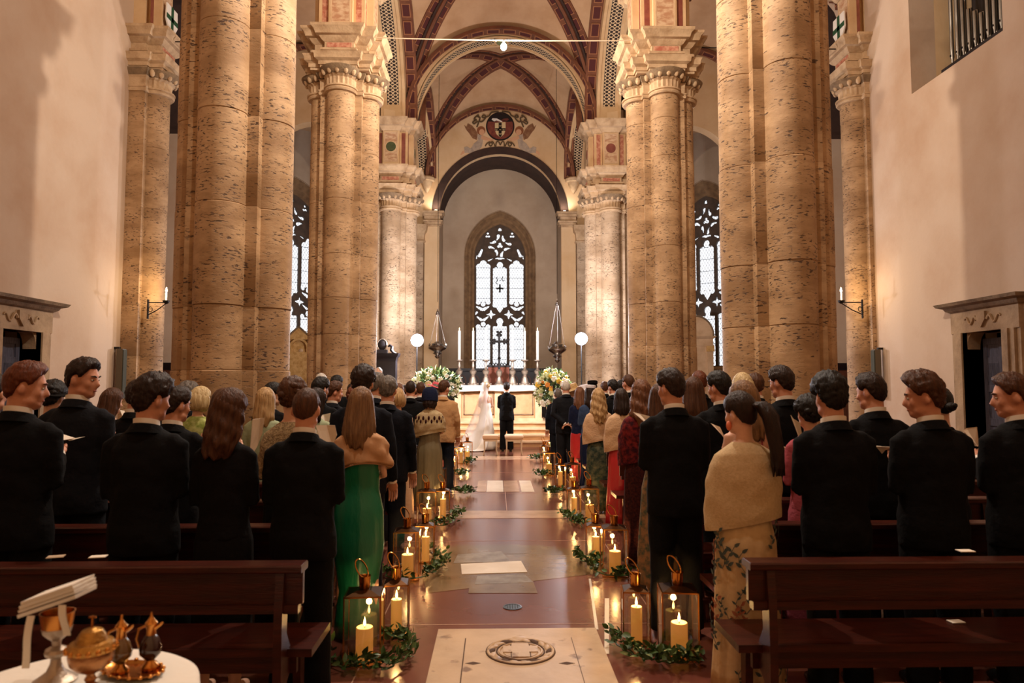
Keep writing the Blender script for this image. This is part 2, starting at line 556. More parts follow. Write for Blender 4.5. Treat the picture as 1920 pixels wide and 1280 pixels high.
MB().tube(ring(wr), 0.007, 6, loop=True).build('wreath_edge', TOMB_D, ts)
MB().tube(ring(wr * 0.95), 0.012, 8, loop=True).build('wreath', TOMB, ts)
MB().tube(ring(wr * 0.7), 0.006, 6, loop=True).build('wreath_groove', TOMB_D, ts)
MB().tube(ring(wr * 0.62), 0.008, 6, loop=True).build('wreath_inner', TOMB, ts)
for i in range(18):
    a = 2 * PI * i / 18
    MB().ell((wc.x + wr * 0.86 * math.cos(a), wc.y + wr * 0.86 * math.sin(a), wc.z + 0.002), 0.05, 0.022, 0.008, 10, 6, Matrix.Rotation(a + 1.1, 3, 'Z')).build('wreath_leaf', TOMB if i % 3 else TOMB_D, ts)
MB().ell((wc.x, wc.y + wr * 0.95, wc.z), 0.06, 0.045, 0.016).build('wreath_knot', TOMB, ts)
MB().prism([(wc.x + (wr * 0.52) * math.cos(a), wc.y + (wr * 0.52) * math.sin(a)) for a in [2 * PI * i / 32 for i in range(32)]], lambda a, b: (a, b, 0.017), lambda a, b: (a, b, 0.022)).build('wreath_field', TOMB, ts)
MB().box(wc.x - 0.062, wc.y, 0.0225, 0.006, wr * 0.95, 0.004).box(wc.x + 0.062, wc.y, 0.0225, 0.006, wr * 0.95, 0.004).build('cross_groove', TOMB_D, ts, smooth=0)
MB().box(wc.x, wc.y, 0.024, 0.11, wr * 1.02, 0.01).build('cross_upright', TOMB, ts, smooth=0)
MB().box(wc.x, wc.y + 0.02, 0.0235, wr * 1.02, 0.1, 0.008).build('cross_arm', TOMB, ts, smooth=0)
for px in (887, 1063):
    q = on_floor(px, 1249)
    MB().prism([(q.x - 0.05, q.y), (q.x, q.y - 0.022), (q.x + 0.05, q.y), (q.x, q.y + 0.022)], lambda a, b: (a, b, 0.017), lambda a, b: (a, b, 0.0205)).build('lifting_slot', TOMB_D, ts, smooth=0)

# ---- side walls with doorways, organ niche on the right
DYS, DW, DZ = {-1: 11.31, 1: 11.12}, 0.47, 2.62
door_hole = lambda DY: [(DY - DW, 0.001), (DY - DW, DZ), (DY + DW, DZ), (DY + DW, 0.001)]
NY0, NY1, NZ0 = 10.5, 12.92, 7.35
outer = [(-4, 0), (-4, 14), (15.4, 14), (15.4, 0)]
wall_x('wall_left', outer, [door_hole(DYS[-1])], -XW - 0.5, 0.5, PLASTER)
wall_x('wall_right', outer, [door_hole(DYS[1]), [(NY0, NZ0), (NY0, 13), (NY1, 13), (NY1, NZ0)]], XW, 0.5, PLASTER)
wall_y('wall_back', [(-XW, 0), (-XW, 14), (XW, 14), (XW, 0)], [], -4.0, 0.3, PLASTER_W)
# organ niche
nb = MB()
nb.box2(XW + 0.5, XW + 2.0, NY0 - 0.1, NY0, NZ0, 13).box2(XW + 0.5, XW + 2.0, NY1, NY1 + 0.1, NZ0, 13)
nb.box2(XW + 1.9, XW + 2.0, NY0, NY1, NZ0, 13).box2(XW + 0.5, XW + 2.0, NY0, NY1, NZ0 - 0.1, NZ0)
nb.build('wall_niche', PLASTER_W)['kind'] = 'structure'
og = empty('pipe_organ', (XW + 0.7, 11.5, NZ0), label='grey metal organ pipes standing in the tall wall niche', cat='organ')
ORGAN = mat('organ_pipe_metal', '#8d8880', 0.35, metal=0.9)
MB().box2(XW + 0.32, XW + 0.95, NY0 + 0.05, 12.5, NZ0 + 0.006, NZ0 + 0.28).build('wind_chest', WOOD_K, og)
MB().box2(XW + 0.95, XW + 1.0, NY0 + 0.05, 12.5, NZ0 + 0.28, 12.0).build('back_board', WOOD_K, og)
npipe = 24
for i in range(npipe):
    y = 12.44 - i * 0.079
    h = (2.6 - 0.36 * i if i < 5 else 0.95 - 0.06 * (i - 5) if i < 11 else 1.1 + 0.22 * (i - 11))
    r = 0.034
    p = MB().lathe([(0.006, 0), (r * 0.55, 0.16), (r, 0.22), (r, h), (r * 0.9, h)], 10, (XW + 0.5 + 0.1 * (i % 2), y, NZ0 + 0.28)).build('pipe', ORGAN, og)
    MB().box(XW + 0.5 + 0.1 * (i % 2) - r, y, NZ0 + 0.53, 0.012, 0.03, 0.035).build('pipe_mouth', VOID, p, smooth=0)

# ---- stone doorways in the side walls
DOORST = mat('door_surround_stone', '#a98d6d', 0.85, var=(3, '#836a4f', 0.4, 0.7), bump=(16, 0.4), world=True)


def doorway(s, n):
    """s = -1 left wall, +1 right wall"""
    X = s * XW; DY = DYS[s]
    inn = lambda d: X - s * d
    t = empty('door_%d' % n, (X, DY, 0)); t['kind'] = 'structure'
    prof = [(0.0, 0.30), (0.06, 0.22), (0.10, 0.12), (0.05, 0.05), (0.03, 0.0)]
    for y0, y1 in ((DY - DW - 0.32, DY - DW), (DY + DW, DY + DW + 0.32)):
        b = MB()
        for k, (d, w) in enumerate(((0.06, 1.0), (0.10, 0.72), (0.13, 0.4))):
            if y0 < DY: b.box2(inn(d), X + s * 0.3, y1 - (y1 - y0) * w, y1, 0, DZ)
            else: b.box2(inn(d), X + s * 0.3, y0, y0 + (y1 - y0) * w, 0, DZ)
        b.build('jamb', DOORST, t)
    lb = MB().box2(inn(0.08), X + s * 0.3, DY - DW - 0.32, DY + DW + 0.32, DZ, DZ + 0.36)
    lint = lb.build('lintel', DOORST, t)
    # carved shield with ribbons on the lintel
    cz = DZ + 0.19
    MB().prism([(DY - 0.1, cz + 0.13), (DY + 0.1, cz + 0.13), (DY + 0.1, cz), (DY, cz - 0.13), (DY - 0.1, cz)], lambda a, b: (inn(0.08), a, b), lambda a, b: (inn(0.12), a, b)).build('carved_shield', DOORST, lint)
    for q in (-1, 1):
        MB().tube([(inn(0.09), DY + q * (0.12 + 0.3 * u), cz + 0.06 * math.sin(u * 9)) for u in [i / 14 for i in range(15)]], [0.03 - 0.018 * i / 14 for i in range(15)], 6).build('carved_ribbon', DOORST, lint)
    cb = MB()
    pr = [(0.08, 0.36), (0.14, 0.40), (0.16, 0.44), (0.24, 0.47), (0.27, 0.52), (0.0, 0.54)]
    rings = []
    for d, z in pr:
        e = DW + 0.32 + d - 0.08
        rings.append([(X + s * 0.2, DY - e, DZ + z), (inn(d), DY - e, DZ + z), (inn(d), DY + e, DZ + z), (X + s * 0.2, DY + e, DZ + z)])
    cb.loft(rings).build('cornice', STONE_D, t)
    # quarter-round corbels in the upper corners of the opening
    for q in (-1, 1):
        pts = [(DY + q * DW, DZ)] + [(DY + q * (DW - 0.16 + 0.16 * math.sin(a)), DZ - 0.28 + 0.28 * math.cos(a)) for a in [PI / 2 * i / 8 for i in range(9)]]
        MB().prism(pts, lambda a, b: (X - s * 0.02, a, b), lambda a, b: (X + s * 0.2, a, b)).build('corbel', DOORST, t)
    # lobby behind the opening
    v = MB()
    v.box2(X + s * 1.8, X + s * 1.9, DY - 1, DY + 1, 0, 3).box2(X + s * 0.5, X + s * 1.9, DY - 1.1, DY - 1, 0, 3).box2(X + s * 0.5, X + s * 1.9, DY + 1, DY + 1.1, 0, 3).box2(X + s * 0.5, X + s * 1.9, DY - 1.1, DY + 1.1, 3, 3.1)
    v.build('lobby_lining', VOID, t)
    for q in ((-1, 1) if s < 0 else (1,)):
        lf = MB()
        y0, y1 = (DY + 0.012, DY + DW - 0.01) if q > 0 else (DY - DW + 0.01, DY - 0.012)
        x0 = X + s * 0.24; x1 = X + s * 0.29
        w = y1 - y0
        lf.box2(x0, x1, y0, y0 + 0.09, 0.02, DZ - 0.1).box2(x0, x1, y1 - 0.09, y1, 0.02, DZ - 0.1)
        for z0, z1 in ((0.02, 0.2), (1.06, 1.18), (1.62, 1.74), (2.1, 2.2), (2.42, 2.52)):
            lf.box2(x0, x1, y0 + 0.09, y1 - 0.09, z0, z1)
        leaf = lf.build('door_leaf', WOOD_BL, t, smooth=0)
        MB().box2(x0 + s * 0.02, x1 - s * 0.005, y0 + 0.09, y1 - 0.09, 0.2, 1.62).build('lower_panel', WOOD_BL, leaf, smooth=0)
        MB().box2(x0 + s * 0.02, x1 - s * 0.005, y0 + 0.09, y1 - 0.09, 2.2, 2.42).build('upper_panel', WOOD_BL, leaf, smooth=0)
        MB().box2(x0 + s * 0.03, x1, y0 + 0.09, y1 - 0.09, 1.74, 2.1).build('grille_dark', VOID, leaf, smooth=0)  # near-black sheet painted for the darkness behind the grille bars
        for i in range(9):
            y = y0 + 0.11 + (w - 0.22) * i / 8
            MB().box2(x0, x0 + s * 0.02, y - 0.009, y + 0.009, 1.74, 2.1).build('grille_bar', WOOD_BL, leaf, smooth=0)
        MB().tube([(x0 - s * 0.05, y0 + 0.06 if q > 0 else y1 - 0.06, 1.35 + 0.02 * i) for i in range(8)], 0.012, 6).build('handle', IRON, leaf)
    return t


doorway(-1, 1); doorway(1, 2)


# ------------------------------------------------------------------ piers
def pier_ring(r, c, z, o=0.0, flute=0.0, n=14, faces=(0, 1, 2, 3)):
    """compound pier: square core, half column on each face"""
    pts = []
    rr = r + o; cc_ = c + o * 0.7
    for k in range(4):
        a0 = -PI / 2 + k * PI / 2
        d = Vector((math.cos(a0), math.sin(a0))); e = Vector((-d.y, d.x))
        pts.append(d * cc_ - e * cc_)
        if k not in faces: continue
        pts.append(d * cc_ - e * (rr + 0.001))
        for i in range(n + 1):
            a = -PI / 2 + PI * i / n
            q = rr + (flute if i % 2 else 0)
            pts.append(d * (cc_ + q * math.cos(a)) + e * (q * math.sin(a)))
        pts.append(d * cc_ + e * (rr + 0.001))
    return [(p.x, p.y, z) for p in pts]


def cross_ring(aw, reach, core, z, o=0.0, flat=False):
    A, R_, C = aw + o, reach + o, core + o
    S = C + 0.001 if flat else R_           # a respond has no projection along the wall
    q = [(-A, -S), (A, -S), (A, -C), (C, -C), (C, -A), (R_, -A), (R_, A), (C, A), (C, C), (A, C), (A, S), (-A, S), (-A, C), (-C, C), (-C, A), (-R_, A), (-R_, -A), (-C, -A), (-C, -C), (-A, -C)]
    return [(x, y, z) for x, y in q]


def mould(mb, layers, aw=0.36, reach=0.74, core=0.60, flat=False):
    mb.loft([cross_ring(aw, reach, 0.46 if flat else core, z, o, flat) for z, o in layers])


PR, PC = 0.30, 0.44


def pier(name, X, Y, za, tone, label, group, seed, detail=True, upper=True, disc=None, respond=False):
    """za = height of the necking ring; the blocks above follow it"""
    rnd = random.Random(seed)
    t = empty(name, (X, Y, 0), label=label, cat='pier', group=group)
    up = lambda z: za + z
    fc_ = (0, 1, 2, 3) if not respond else ((3,) if X > 0 else (1,))
    pier_ring = lambda *a_, **k_: globals()['pier_ring'](*a_, **{**k_, 'faces': fc_})
    cross_ring = lambda *a_: globals()['cross_ring'](*a_, flat=respond)
    mould = lambda mb_, ly: globals()['mould'](mb_, ly, flat=respond)
    b = MB()
    b.loft([cross_ring(0.44, 0.90, 0.7, 0.0), cross_ring(0.44, 0.90, 0.7, 0.3)])
    b.loft([pier_ring(PR, PC, z, o) for z, o in ((0.3, 0.1), (0.36, 0.13), (0.42, 0.1), (0.46, 0.05), (0.52, 0.09), (0.57, 0.05), (0.6, 0.0))])
    b.build('base', TRAV2, t, local=True)
    z = 0.6; k = 0
    while z < za - 0.02:
        h = rnd.uniform(0.75, 1.35)
        z1 = min(z + h, za) if za - (z + h) > 0.4 else za
        g = 0.006
        o = rnd.uniform(-0.004, 0.004)
        MB().loft([pier_ring(PR, PC, zz, oo + o) for zz, oo in ((z, -g), (z + g * 1.5, 0), (z1 - g * 1.5, 0), (z1, -g))]).build('stone_course', tone, t, local=True, smooth=30)
        z = z1; k += 1
    # necking ring, fluted bell, egg and dart
    b = MB().loft([pier_ring(PR, PC, up(zz), o) for zz, o in ((-0.03, 0.0), (-0.02, 0.035), (0.015, 0.05), (0.05, 0.035), (0.06, 0.055), (0.09, 0.055), (0.105, 0.01))])
    b.build('necking', STONE, t, local=True)
    b = MB().loft([pier_ring(PR, PC, up(zz), o, -0.022, 20) for zz, o in ((0.105, 0.012), (0.27, 0.02), (0.31, 0.06))])
    b.build('fluted_bell', STONE, t, local=True, smooth=20)
    b = MB().loft([pier_ring(PR, PC, up(zz), o) for zz, o in ((0.30, 0.03), (0.34, 0.07), (0.42, 0.12), (0.46, 0.13))])
    b.build('echinus', STONE_D, t, local=True)
    for kk in range(4):
        a0 = -PI / 2 + kk * PI / 2
        d = Vector((math.cos(a0), math.sin(a0), 0)); e = Vector((-d.y, d.x, 0))
        if kk not in fc_: continue
        for i in range(7):
            a = (-3 + i) * 0.43
            p = d * (PC + (PR + 0.11) * math.cos(a)) + e * ((PR + 0.11) * math.sin(a)) + Vector((0, 0, up(0.385)))
            MB().ell(p, 0.055, 0.055, 0.088, 10, 6).build('egg', STONE, t, local=True)
    # abacus and first cornice
    b = MB(); mould(b, [(up(0.45), 0.02), (up(0.50), 0.02), (up(0.50), 0.05), (up(0.58), 0.05), (up(0.62), 0.12), (up(0.70), 0.13), (up(0.75), 0.16), (up(0.75), 0.02)])
    b.build('abacus', STONE, t, local=True)
    b = MB(); mould(b, [(up(0.75), -0.03), (up(0.82), -0.03), (up(0.83), 0.02), (up(0.88), 0.02), (up(0.89), -0.05), (up(1.03), -0.05)])
    b.build('frieze', STONE, t, local=True)
    for kk in range(4):
        rz = Matrix.Rotation(kk * PI / 2, 3, 'Z')
        if kk not in fc_: continue
        c_ = rz @ Vector((0, -0.695, up(0.96)))
        MB().box(c_.x, c_.y, c_.z, 0.52, 0.02, 0.1, rz).build('frieze_panel', M_PRED, t, local=True, smooth=0)
    b = MB(); mould(b, [(up(1.03), -0.04), (up(1.06), 0.0), (up(1.13), 0.05), (up(1.15), 0.11), (up(1.24), 0.14), (up(1.28), 0.19), (up(1.33), 0.20), (up(1.33), -0.05)])
    b.build('cornice', STONE, t, local=True)
    if upper:
        uz0, uz1 = up(1.33), up(2.46)
        b = MB(); mould(b, [(uz0, -0.08), (uz0 + 0.08, -0.08), (uz0 + 0.09, -0.11), (uz1, -0.11)])
        b.build('pedestal', CREAM, t, local=True)
        for kk in range(4):
            if kk not in fc_: continue
            rz = Matrix.Rotation(kk * PI / 2, 3, 'Z')
            def pn(nm, x, z, w, h, dep, m, yy=-0.63):
                c2 = rz @ Vector((x, yy - dep / 2, z))
                MB().box(c2.x, c2.y, c2.z, w, dep, h, rz).build(nm, m, t, local=True, smooth=0)
            zm = (uz0 + uz1) / 2 + 0.06
            pn('inlay_panel', 0, zm, 0.36, 0.88, 0.008, M_PINK if disc else (M_GREEN if seed % 2 else M_PINK))
            for sx in (-1, 1):
                pn('panel_frame', sx * 0.2, zm, 0.035, 0.95, 0.014, MARBLE_L)
                pn('side_panel', sx * 0.36, zm, 0.12, 0.95, 0.006, M_RED if seed % 3 else M_PRED, -0.49)
            for sz in (-1, 1):
                pn('panel_frame', 0, zm + sz * 0.46, 0.36, 0.035, 0.014, MARBLE_L)
            if disc:
                rot = rz @ Matrix.Rotation(PI / 2, 3, 'X')
                c2 = rz @ Vector((0, -0.645, zm))
                for nm, r_, dd, m in (('disc_frame', 0.185, 0.008, MARBLE_L), ('disc', 0.15, 0.014, disc)):
                    bb = MB()
                    rg = [[rot @ Vector((r_ * math.cos(2 * PI * i / 28), r_ * math.sin(2 * PI * i / 28), zz)) + c2 for i in range(28)] for zz in (0, dd)]
                    bb.loft(rg).build(nm, m, t, local=True)
        b = MB(); mould(b, [(uz1, -0.09), (uz1 + 0.04, -0.06), (uz1 + 0.12, -0.02), (uz1 + 0.14, 0.06), (uz1 + 0.22, 0.08), (uz1 + 0.30, 0.16), (uz1 + 0.35, 0.17), (uz1 + 0.35, -0.1)])
        b.build('upper_cornice', STONE, t, local=True)
    return t


ZA2, ZA3 = 7.93, 7.03
for s, w in ((-1, 'left'), (1, 'right')):
    other = 'organ side' if s > 0 else 'side without an organ'
    pier('compound_pier', s * (XP + 0.09), Y1, ZA2, TRAV, 'massive pitted travertine pier nearest the doorways, ' + other, 'nave piers', 3 + s, upper=True)
    pier('compound_pier', s * XP, Y2, ZA2, TRAV, 'travertine pier with fluted capital beside the tie rod bulb, ' + other, 'nave piers', 13 + s)
    pier('compound_pier', s * (XP - 0.1), Y3, ZA3, TRAV2, 'pale pier beside the altar with a round %s marble disc above its capital' % ('green' if s < 0 else 'red'), 'nave piers', 23 + s, disc=M_GREEN_D if s < 0 else M_RED)
    pier('wall_respond', s * (XW + 0.1) + (0.25 if s > 0 else 0), Y2 - 0.15, ZA2, TRAV, 'half column with carved capital against the side wall, ' + other, 'wall responds', 33 + s, respond=True)

# painted shields above the responds
for s in (-1, 1):
    sh = empty('painted_shield', (s * (XW - 0.66), Y2 - 0.15, 9.5), label='painted shield with a green cross above the half column on the %s side' % ('organ' if s > 0 else 'left door'), cat='shield')
    X = s * (XW - 0.62) + (0.25 if s > 0 else 0)
    yy = Y2 - 0.15
    sp = [(yy - 0.24, 9.95), (yy + 0.24, 9.95), (yy + 0.26, 9.6), (yy + 0.12, 9.38), (yy, 9.3), (yy - 0.12, 9.38), (yy - 0.26, 9.6)]
    MB().prism(sp, lambda a, b: (X, a, b), lambda a, b: (X - s * 0.03, a, b)).build('field', LINEN, sh, smooth=0)
    gm = mat('green_paint', '#1f4a2c', 0.7)
    MB().box2(X - s * 0.03, X - s * 0.04, yy - 0.05, yy + 0.05, 9.32, 9.95).build('cross_upright', gm, sh, smooth=0)
    MB().box2(X - s * 0.03, X - s * 0.04, yy - 0.25, yy + 0.25, 9.62, 9.72).build('cross_arm', gm, sh, smooth=0)

# ------------------------------------------------------------------ vaults
PANEL_ME = MB().box(0, 0, 0, 1, 1, 1).mesh('panel', 0)


def sweep(mb, path, W, inside, w, t0, t1):
    """rectangle of width w (along W) between depths t0 and t1 measured towards the inside point"""
    rings = []; m = len(path)
    for i, p in enumerate(path):
        T = (path[min(i + 1, m - 1)] - path[max(i - 1, 0)]).normalized()
        Wp = (W - T * W.dot(T)).normalized()
        N = Wp.cross(T)
        if N.dot(inside - p) < 0: N = -N
        rings.append([p - Wp * w / 2 + N * t0, p + Wp * w / 2 + N * t0, p + Wp * w / 2 + N * t1, p - Wp * w / 2 + N * t1])
    mb.loft(rings)
    return mb


def panels_along(path, W, inside, offs, parent, length=0.34, pw=0.2, depth=0.06, gap=0.16):
    d = [0.0]
    for i in range(1, len(path)): d.append(d[-1] + (path[i] - path[i - 1]).length)
    n = max(1, int(d[-1] / (length + gap)))
    step = d[-1] / n
    fr = MB()
    for k in range(n):
        s_ = (k + 0.5) * step
        i = max(j for j in range(len(d)) if d[j] <= s_); i = min(i, len(path) - 2)
        u = (s_ - d[i]) / (d[i + 1] - d[i])
        p = path[i].lerp(path[i + 1], u)
        T = (path[min(i + 2, len(path) - 1)] - path[max(i - 1, 0)]).normalized()
        Wp = (W - T * W.dot(T)).normalized(); N = Wp.cross(T)
        if N.dot(inside - p) < 0: N = -N
        for o_ in offs:
            c_ = p + Wp * o_ + N * depth
            R3 = Matrix((T, Wp, N)).transposed()
            o = link('panel', PANEL_ME, RIBRED, parent)
            o.matrix_local = Matrix.Translation(c_ - wloc(parent)) @ R3.to_4x4() @ Matrix.Diagonal((length, pw, 0.016, 1))
            for a, b, sx, sy in ((0, pw / 2 + 0.012, length + 0.05, 0.024), (0, -pw / 2 - 0.012, length + 0.05, 0.024), (length / 2 + 0.012, 0, 0.024, pw), (-length / 2 - 0.012, 0, 0.024, pw)):
                q = c_ + T * a + Wp * b
                fr.box(q.x, q.y, q.z, sx, sy, 0.028, R3)
    fr.build('panel_moulding', RIBLINE, parent, smooth=0)


def vault_bay(name, xc, a, y0, y1, zs0, zs1, hw, hs, hc, label, cat_group, mcell, ribs=True, wall0=True, wall1=True, painted=True):
    yc = (y0 + y1) / 2; b = (y1 - y0) / 2
    zs = lambda y: zs0 + (zs1 - zs0) * (y - y0) / (y1 - y0)
    t = empty(name, (xc, yc, (zs0 + zs1) / 2)); t['kind'] = 'structure'; t['label'] = label
    nq, nsn = 24, 8

    def cellp(side, q, s_):
        tt = s_ * (1 - abs(q)); h = math.sqrt(max(0, 1 - q * q))
        if side < 2:
            y = y0 + tt * b if side == 0 else y1 - tt * b
            return Vector((xc + a * q, y, zs(y) + h * (hw + (hc - hw) * s_)))
        y = yc + q * b
        return Vector((xc + (a - tt * a) * (1 if side == 2 else -1), y, zs(y) + h * (hs + (hc - hs) * s_)))
    for side in range(4):
        rows = []
        for i in range(nq + 1):
            q = -math.cos(PI * i / nq)
            row = []
            for j in range(nsn + 1):
                s_ = j / nsn
                tt = s_ * (1 - abs(q))
                h = math.sqrt(max(0, 1 - q * q))
                if side < 2:
                    y = y0 + tt * b if side == 0 else y1 - tt * b
                    x = xc + a * q; z = zs(y) + h * (hw + (hc - hw) * s_)
                else:
                    y = yc + q * b; x = xc + (a - tt * a) * (1 if side == 2 else -1)
                    z = zs(y) + h * (hs + (hc - hs) * s_)
                row.append((x, y, z))
            rows.append(row)
        MB().loft(rows, cap=False, closed=False).build('vault_cell', mcell, t, smooth=180)
    inside = Vector((xc, yc, (zs0 + zs1) / 2))
    if ribs:
        for sx in (-1, 1):
            for sy in (-1, 1):
                path = []
                for i in range(21):
                    q = math.cos(PI / 2 * i / 20)
                    y = yc + sy * b * q
                    path.append(Vector((xc + sx * a * q, y, zs(y) + hc * math.sin(PI / 2 * i / 20))))
                W = Vector((-sy * b, sx * a, 0)).normalized()
                W = Vector((sy * b, -sx * a, 0)).normalized()
                r = sweep(MB(), path, W, inside, 0.24 if painted else 0.14, -0.06, 0.1).build('diagonal_rib', RIB_D, t)
                sweep(MB(), path, W, inside, 0.1, 0.08, 0.15).build('rib_bead', RIB, r)
                if not painted: continue
                for side, qs, half in ((0 if sy < 0 else 1, sx, b), (2 if sx > 0 else 3, sy, a)):
                    mid, edge = [], []
                    for i in range(1, 25):
                        qa = math.cos(PI / 2 * i / 24)
                        ds = min(0.92, 0.46 / max(1e-3, half * (1 - qa)))
                        mid.append((qs * qa, 1.0)); edge.append((qs * qa, 1.0 - ds))
                    rings, cen = [], []
                    for (q0, s0), (q1, s1) in zip(mid, edge):
                        p0, p1 = cellp(side, q0, s0), cellp(side, q1, s1)
                        pm = cellp(side, q0, (s0 + s1) / 2)
                        pa = cellp(side, q0 * 0.985, (s0 + s1) / 2)
                        n_ = (p1 - p0).cross(pa - pm)
                        n_ = n_.normalized() if n_.length > 1e-9 else Vector((0, 0, -1))
                        if n_.dot(inside - pm) < 0: n_ = -n_
                        rings.append([p0 + n_ * -0.01, p1 + n_ * -0.01, p1 + n_ * 0.035, pm + n_ * 0.04, p0 + n_ * 0.035])
                        cen.append((pm + n_ * 0.045, n_, (p1 - p0)))
                    fb = MB().loft(rings).build('painted_band', RIB, r)
                    # red panels spaced along the band
                    dist = [0.0]
                    for i in range(1, len(cen)): dist.append(dist[-1] + (cen[i][0] - cen[i - 1][0]).length)
                    m_ = MB(); npn = int(dist[-1] / 0.5)
                    for k in range(1, npn):
                        d_ = dist[-1] * (k + 0.5) / npn
                        i = max(j for j in range(len(dist)) if dist[j] <= d_); i = min(i, len(cen) - 2)
                        u = (d_ - dist[i]) / max(1e-6, dist[i + 1] - dist[i])
                        c_ = cen[i][0].lerp(cen[i + 1][0], u)
                        T = (cen[i + 1][0] - cen[i][0]).normalized(); N_ = cen[i][1]
                        N_ = (N_ - T * N_.dot(T)).normalized(); Wp = N_.cross(T)
                        wid = abs(cen[i][2].dot(Wp)); pw = min(0.2, wid * 0.55)
                        if pw < 0.07: continue
                        R3 = Matrix((T, Wp, N_)).transposed(); ln_ = 0.33
                        o = link('panel', PANEL_ME, RIBRED, fb)
                        o.matrix_local = Matrix.Translation(c_ - wloc(fb)) @ R3.to_4x4() @ Matrix.Diagonal((ln_, pw, 0.016, 1))
                        for aa_, bb_, sx_, sy_ in ((0, pw / 2 + 0.012, ln_ + 0.05, 0.022), (0, -pw / 2 - 0.012, ln_ + 0.05, 0.022), (ln_ / 2 + 0.012, 0, 0.022, pw), (-ln_ / 2 - 0.012, 0, 0.022, pw)):
                            q_ = c_ + T * aa_ + Wp * bb_
                            m_.box(q_.x, q_.y, q_.z, sx_, sy_, 0.026, R3)
                    if m_.v: m_.build('panel_moulding', RIBLINE, fb, smooth=0)
        for yy, on, sgn in ((y0, wall0, 1), (y1, wall1, -1)):
            if not on: continue
            path = [Vector((xc - a * math.cos(PI * i / 32), yy + sgn * 0.17, zs(yy) + hw * math.sin(PI * i / 32))) for i in range(33)]
            r = sweep(MB(), path, Vector((0, 1, 0)), Vector((xc, yy, zs(yy))), 0.36, -0.03, 0.06).build('wall_rib', RIB, t)
            if painted: panels_along(path, Vector((0, 1, 0)), Vector((xc, yy, zs(yy))), (0.02 * sgn,), r, depth=0.07)
        for sx in (-1, 1):
            path = [Vector((xc + sx * (a - 0.17), yc - b * math.cos(PI * i / 32), zs(yc - b * math.cos(PI * i / 32)) + hs * math.sin(PI * i / 32))) for i in range(33)]
            r = sweep(MB(), path, Vector((1, 0, 0)), Vector((xc + sx * a, yc, (zs0 + zs1) / 2)), 0.36, -0.03, 0.06).build('side_rib', RIB, t)
            if painted: panels_along(path, Vector((1, 0, 0)), Vector((xc + sx * a, yc, (zs0 + zs1) / 2)), (0.0,), r, depth=0.07)
    return t


ZU2, ZU3 = ZA2 + 2.81, ZA3 + 2.81       # tops of the upper cornices
AX = 2.95
vault_bay('ceiling_choir', 0, 2.78, Y3 + 0.33, YC, ZU3 + 0.05, 9.55, 2.75, 2.3, 3.65, 'cross vault with brown painted ribs over the altar', '', VAULT, wall0=False)
vault_bay('ceiling_nave_far', 0, AX, Y2 + 0.33, Y3 - 0.33, ZU2, ZU3, 2.95, 2.9, 3.9, 'cross vault with brown painted ribs over the far nave bay', '', VAULT)
vault_bay('ceiling_nave_mid', 0, AX, Y1 + 0.33, Y2 - 0.33, ZU2, ZU2, 2.95, 2.9, 3.9, 'cross vault over the middle nave bay', '', VAULT, ribs=False)
vault_bay('ceiling_nave_near', 0, AX, -4, Y1 - 0.33, ZU2, ZU2, 2.95, 2.9, 3.9, 'cross vault over the near nave', '', VAULT, ribs=False)
for s in (-1, 1):
    xa = s * (XP + 0.5 + XW) / 2; aa = (XW - XP - 0.5) / 2
    w = 'left' if s < 0 else 'right'
    vault_bay('ceiling_aisle_far_' + w, xa, aa, Y2 + 0.3, Y3 + 0.2, ZU2 - 0.2, ZU2 - 0.2, aa, 2.6, 2.9, 'aisle vault with painted ribs beyond the second pier', '', VAULT)
    vault_bay('ceiling_aisle_mid_' + w, xa, aa, Y1 + 0.3, Y2 - 0.3, ZU2 - 0.2, ZU2 - 0.2, aa, 2.6, 2.9, 'aisle vault between the first two piers', '', VAULT, ribs=False)
    vault_bay('ceiling_aisle_near_' + w, xa, aa, -4, Y1 - 0.3, ZU2 - 0.2, ZU2 - 0.2, aa, 2.6, 2.9, 'aisle vault nearest the entrance', '', VAULT, ribs=False)


def arch_span(name, p0, p1, rise, w, t, m, guil=True, medallion=False, label=None):
    """semi-elliptical arch between two springing points, band width w, thickness t upwards"""
    p0, p1 = Vector(p0), Vector(p1)
    n = 40
    d = (p1 - p0); dh = Vector((d.x, d.y, 0)).normalized(); W = Vector((-dh.y, dh.x, 0))
    path = []
    for i in range(n + 1):
        a = PI * i / n
        path.append(p0.lerp(p1, (1 - math.cos(a)) / 2) + Vector((0, 0, rise * math.sin(a))))
    inside = (p0 + p1) / 2
    b = sweep(MB(), path, W, inside, w, -t, 0)
    o = b.build(name, m); o['kind'] = 'structure'
    if label: o['label'] = label
    for sg in (-1, 1):
        pp = [p + W * sg * (w / 2 - 0.045) for p in path]
        sweep(MB(), pp, W, inside, 0.09, -0.02, 0.035).build('arch_moulding', m, o)
    if guil:
        rows = []
        gw = 0.38
        for i, p in enumerate(path):
            T = (path[min(i + 1, n)] - path[max(i - 1, 0)]).normalized()
            N = W.cross(T)
            if N.dot(inside - p) < 0: N = -N
            rows.append([p + W * (gw * (v - 0.5)) + N * 0.008 for v in (0, 0.5, 1)])
        strip_uv('guilloche_strip', rows[2:-2], GUIL, o)
    if medallion:
        c_ = path[n // 2] + Vector((0, 0, -0.02))
        MB().lathe([(0.0, -0.05), (0.2, -0.05), (0.24, -0.03), (0.24, 0.0)], 24, c_).build('keystone_rim', CREAM, o)
        MB().ell(c_ + Vector((0, 0, -0.04)), 0.17, 0.17, 0.05, 16, 8).build('keystone_boss', M_GREEN, o)
    return o


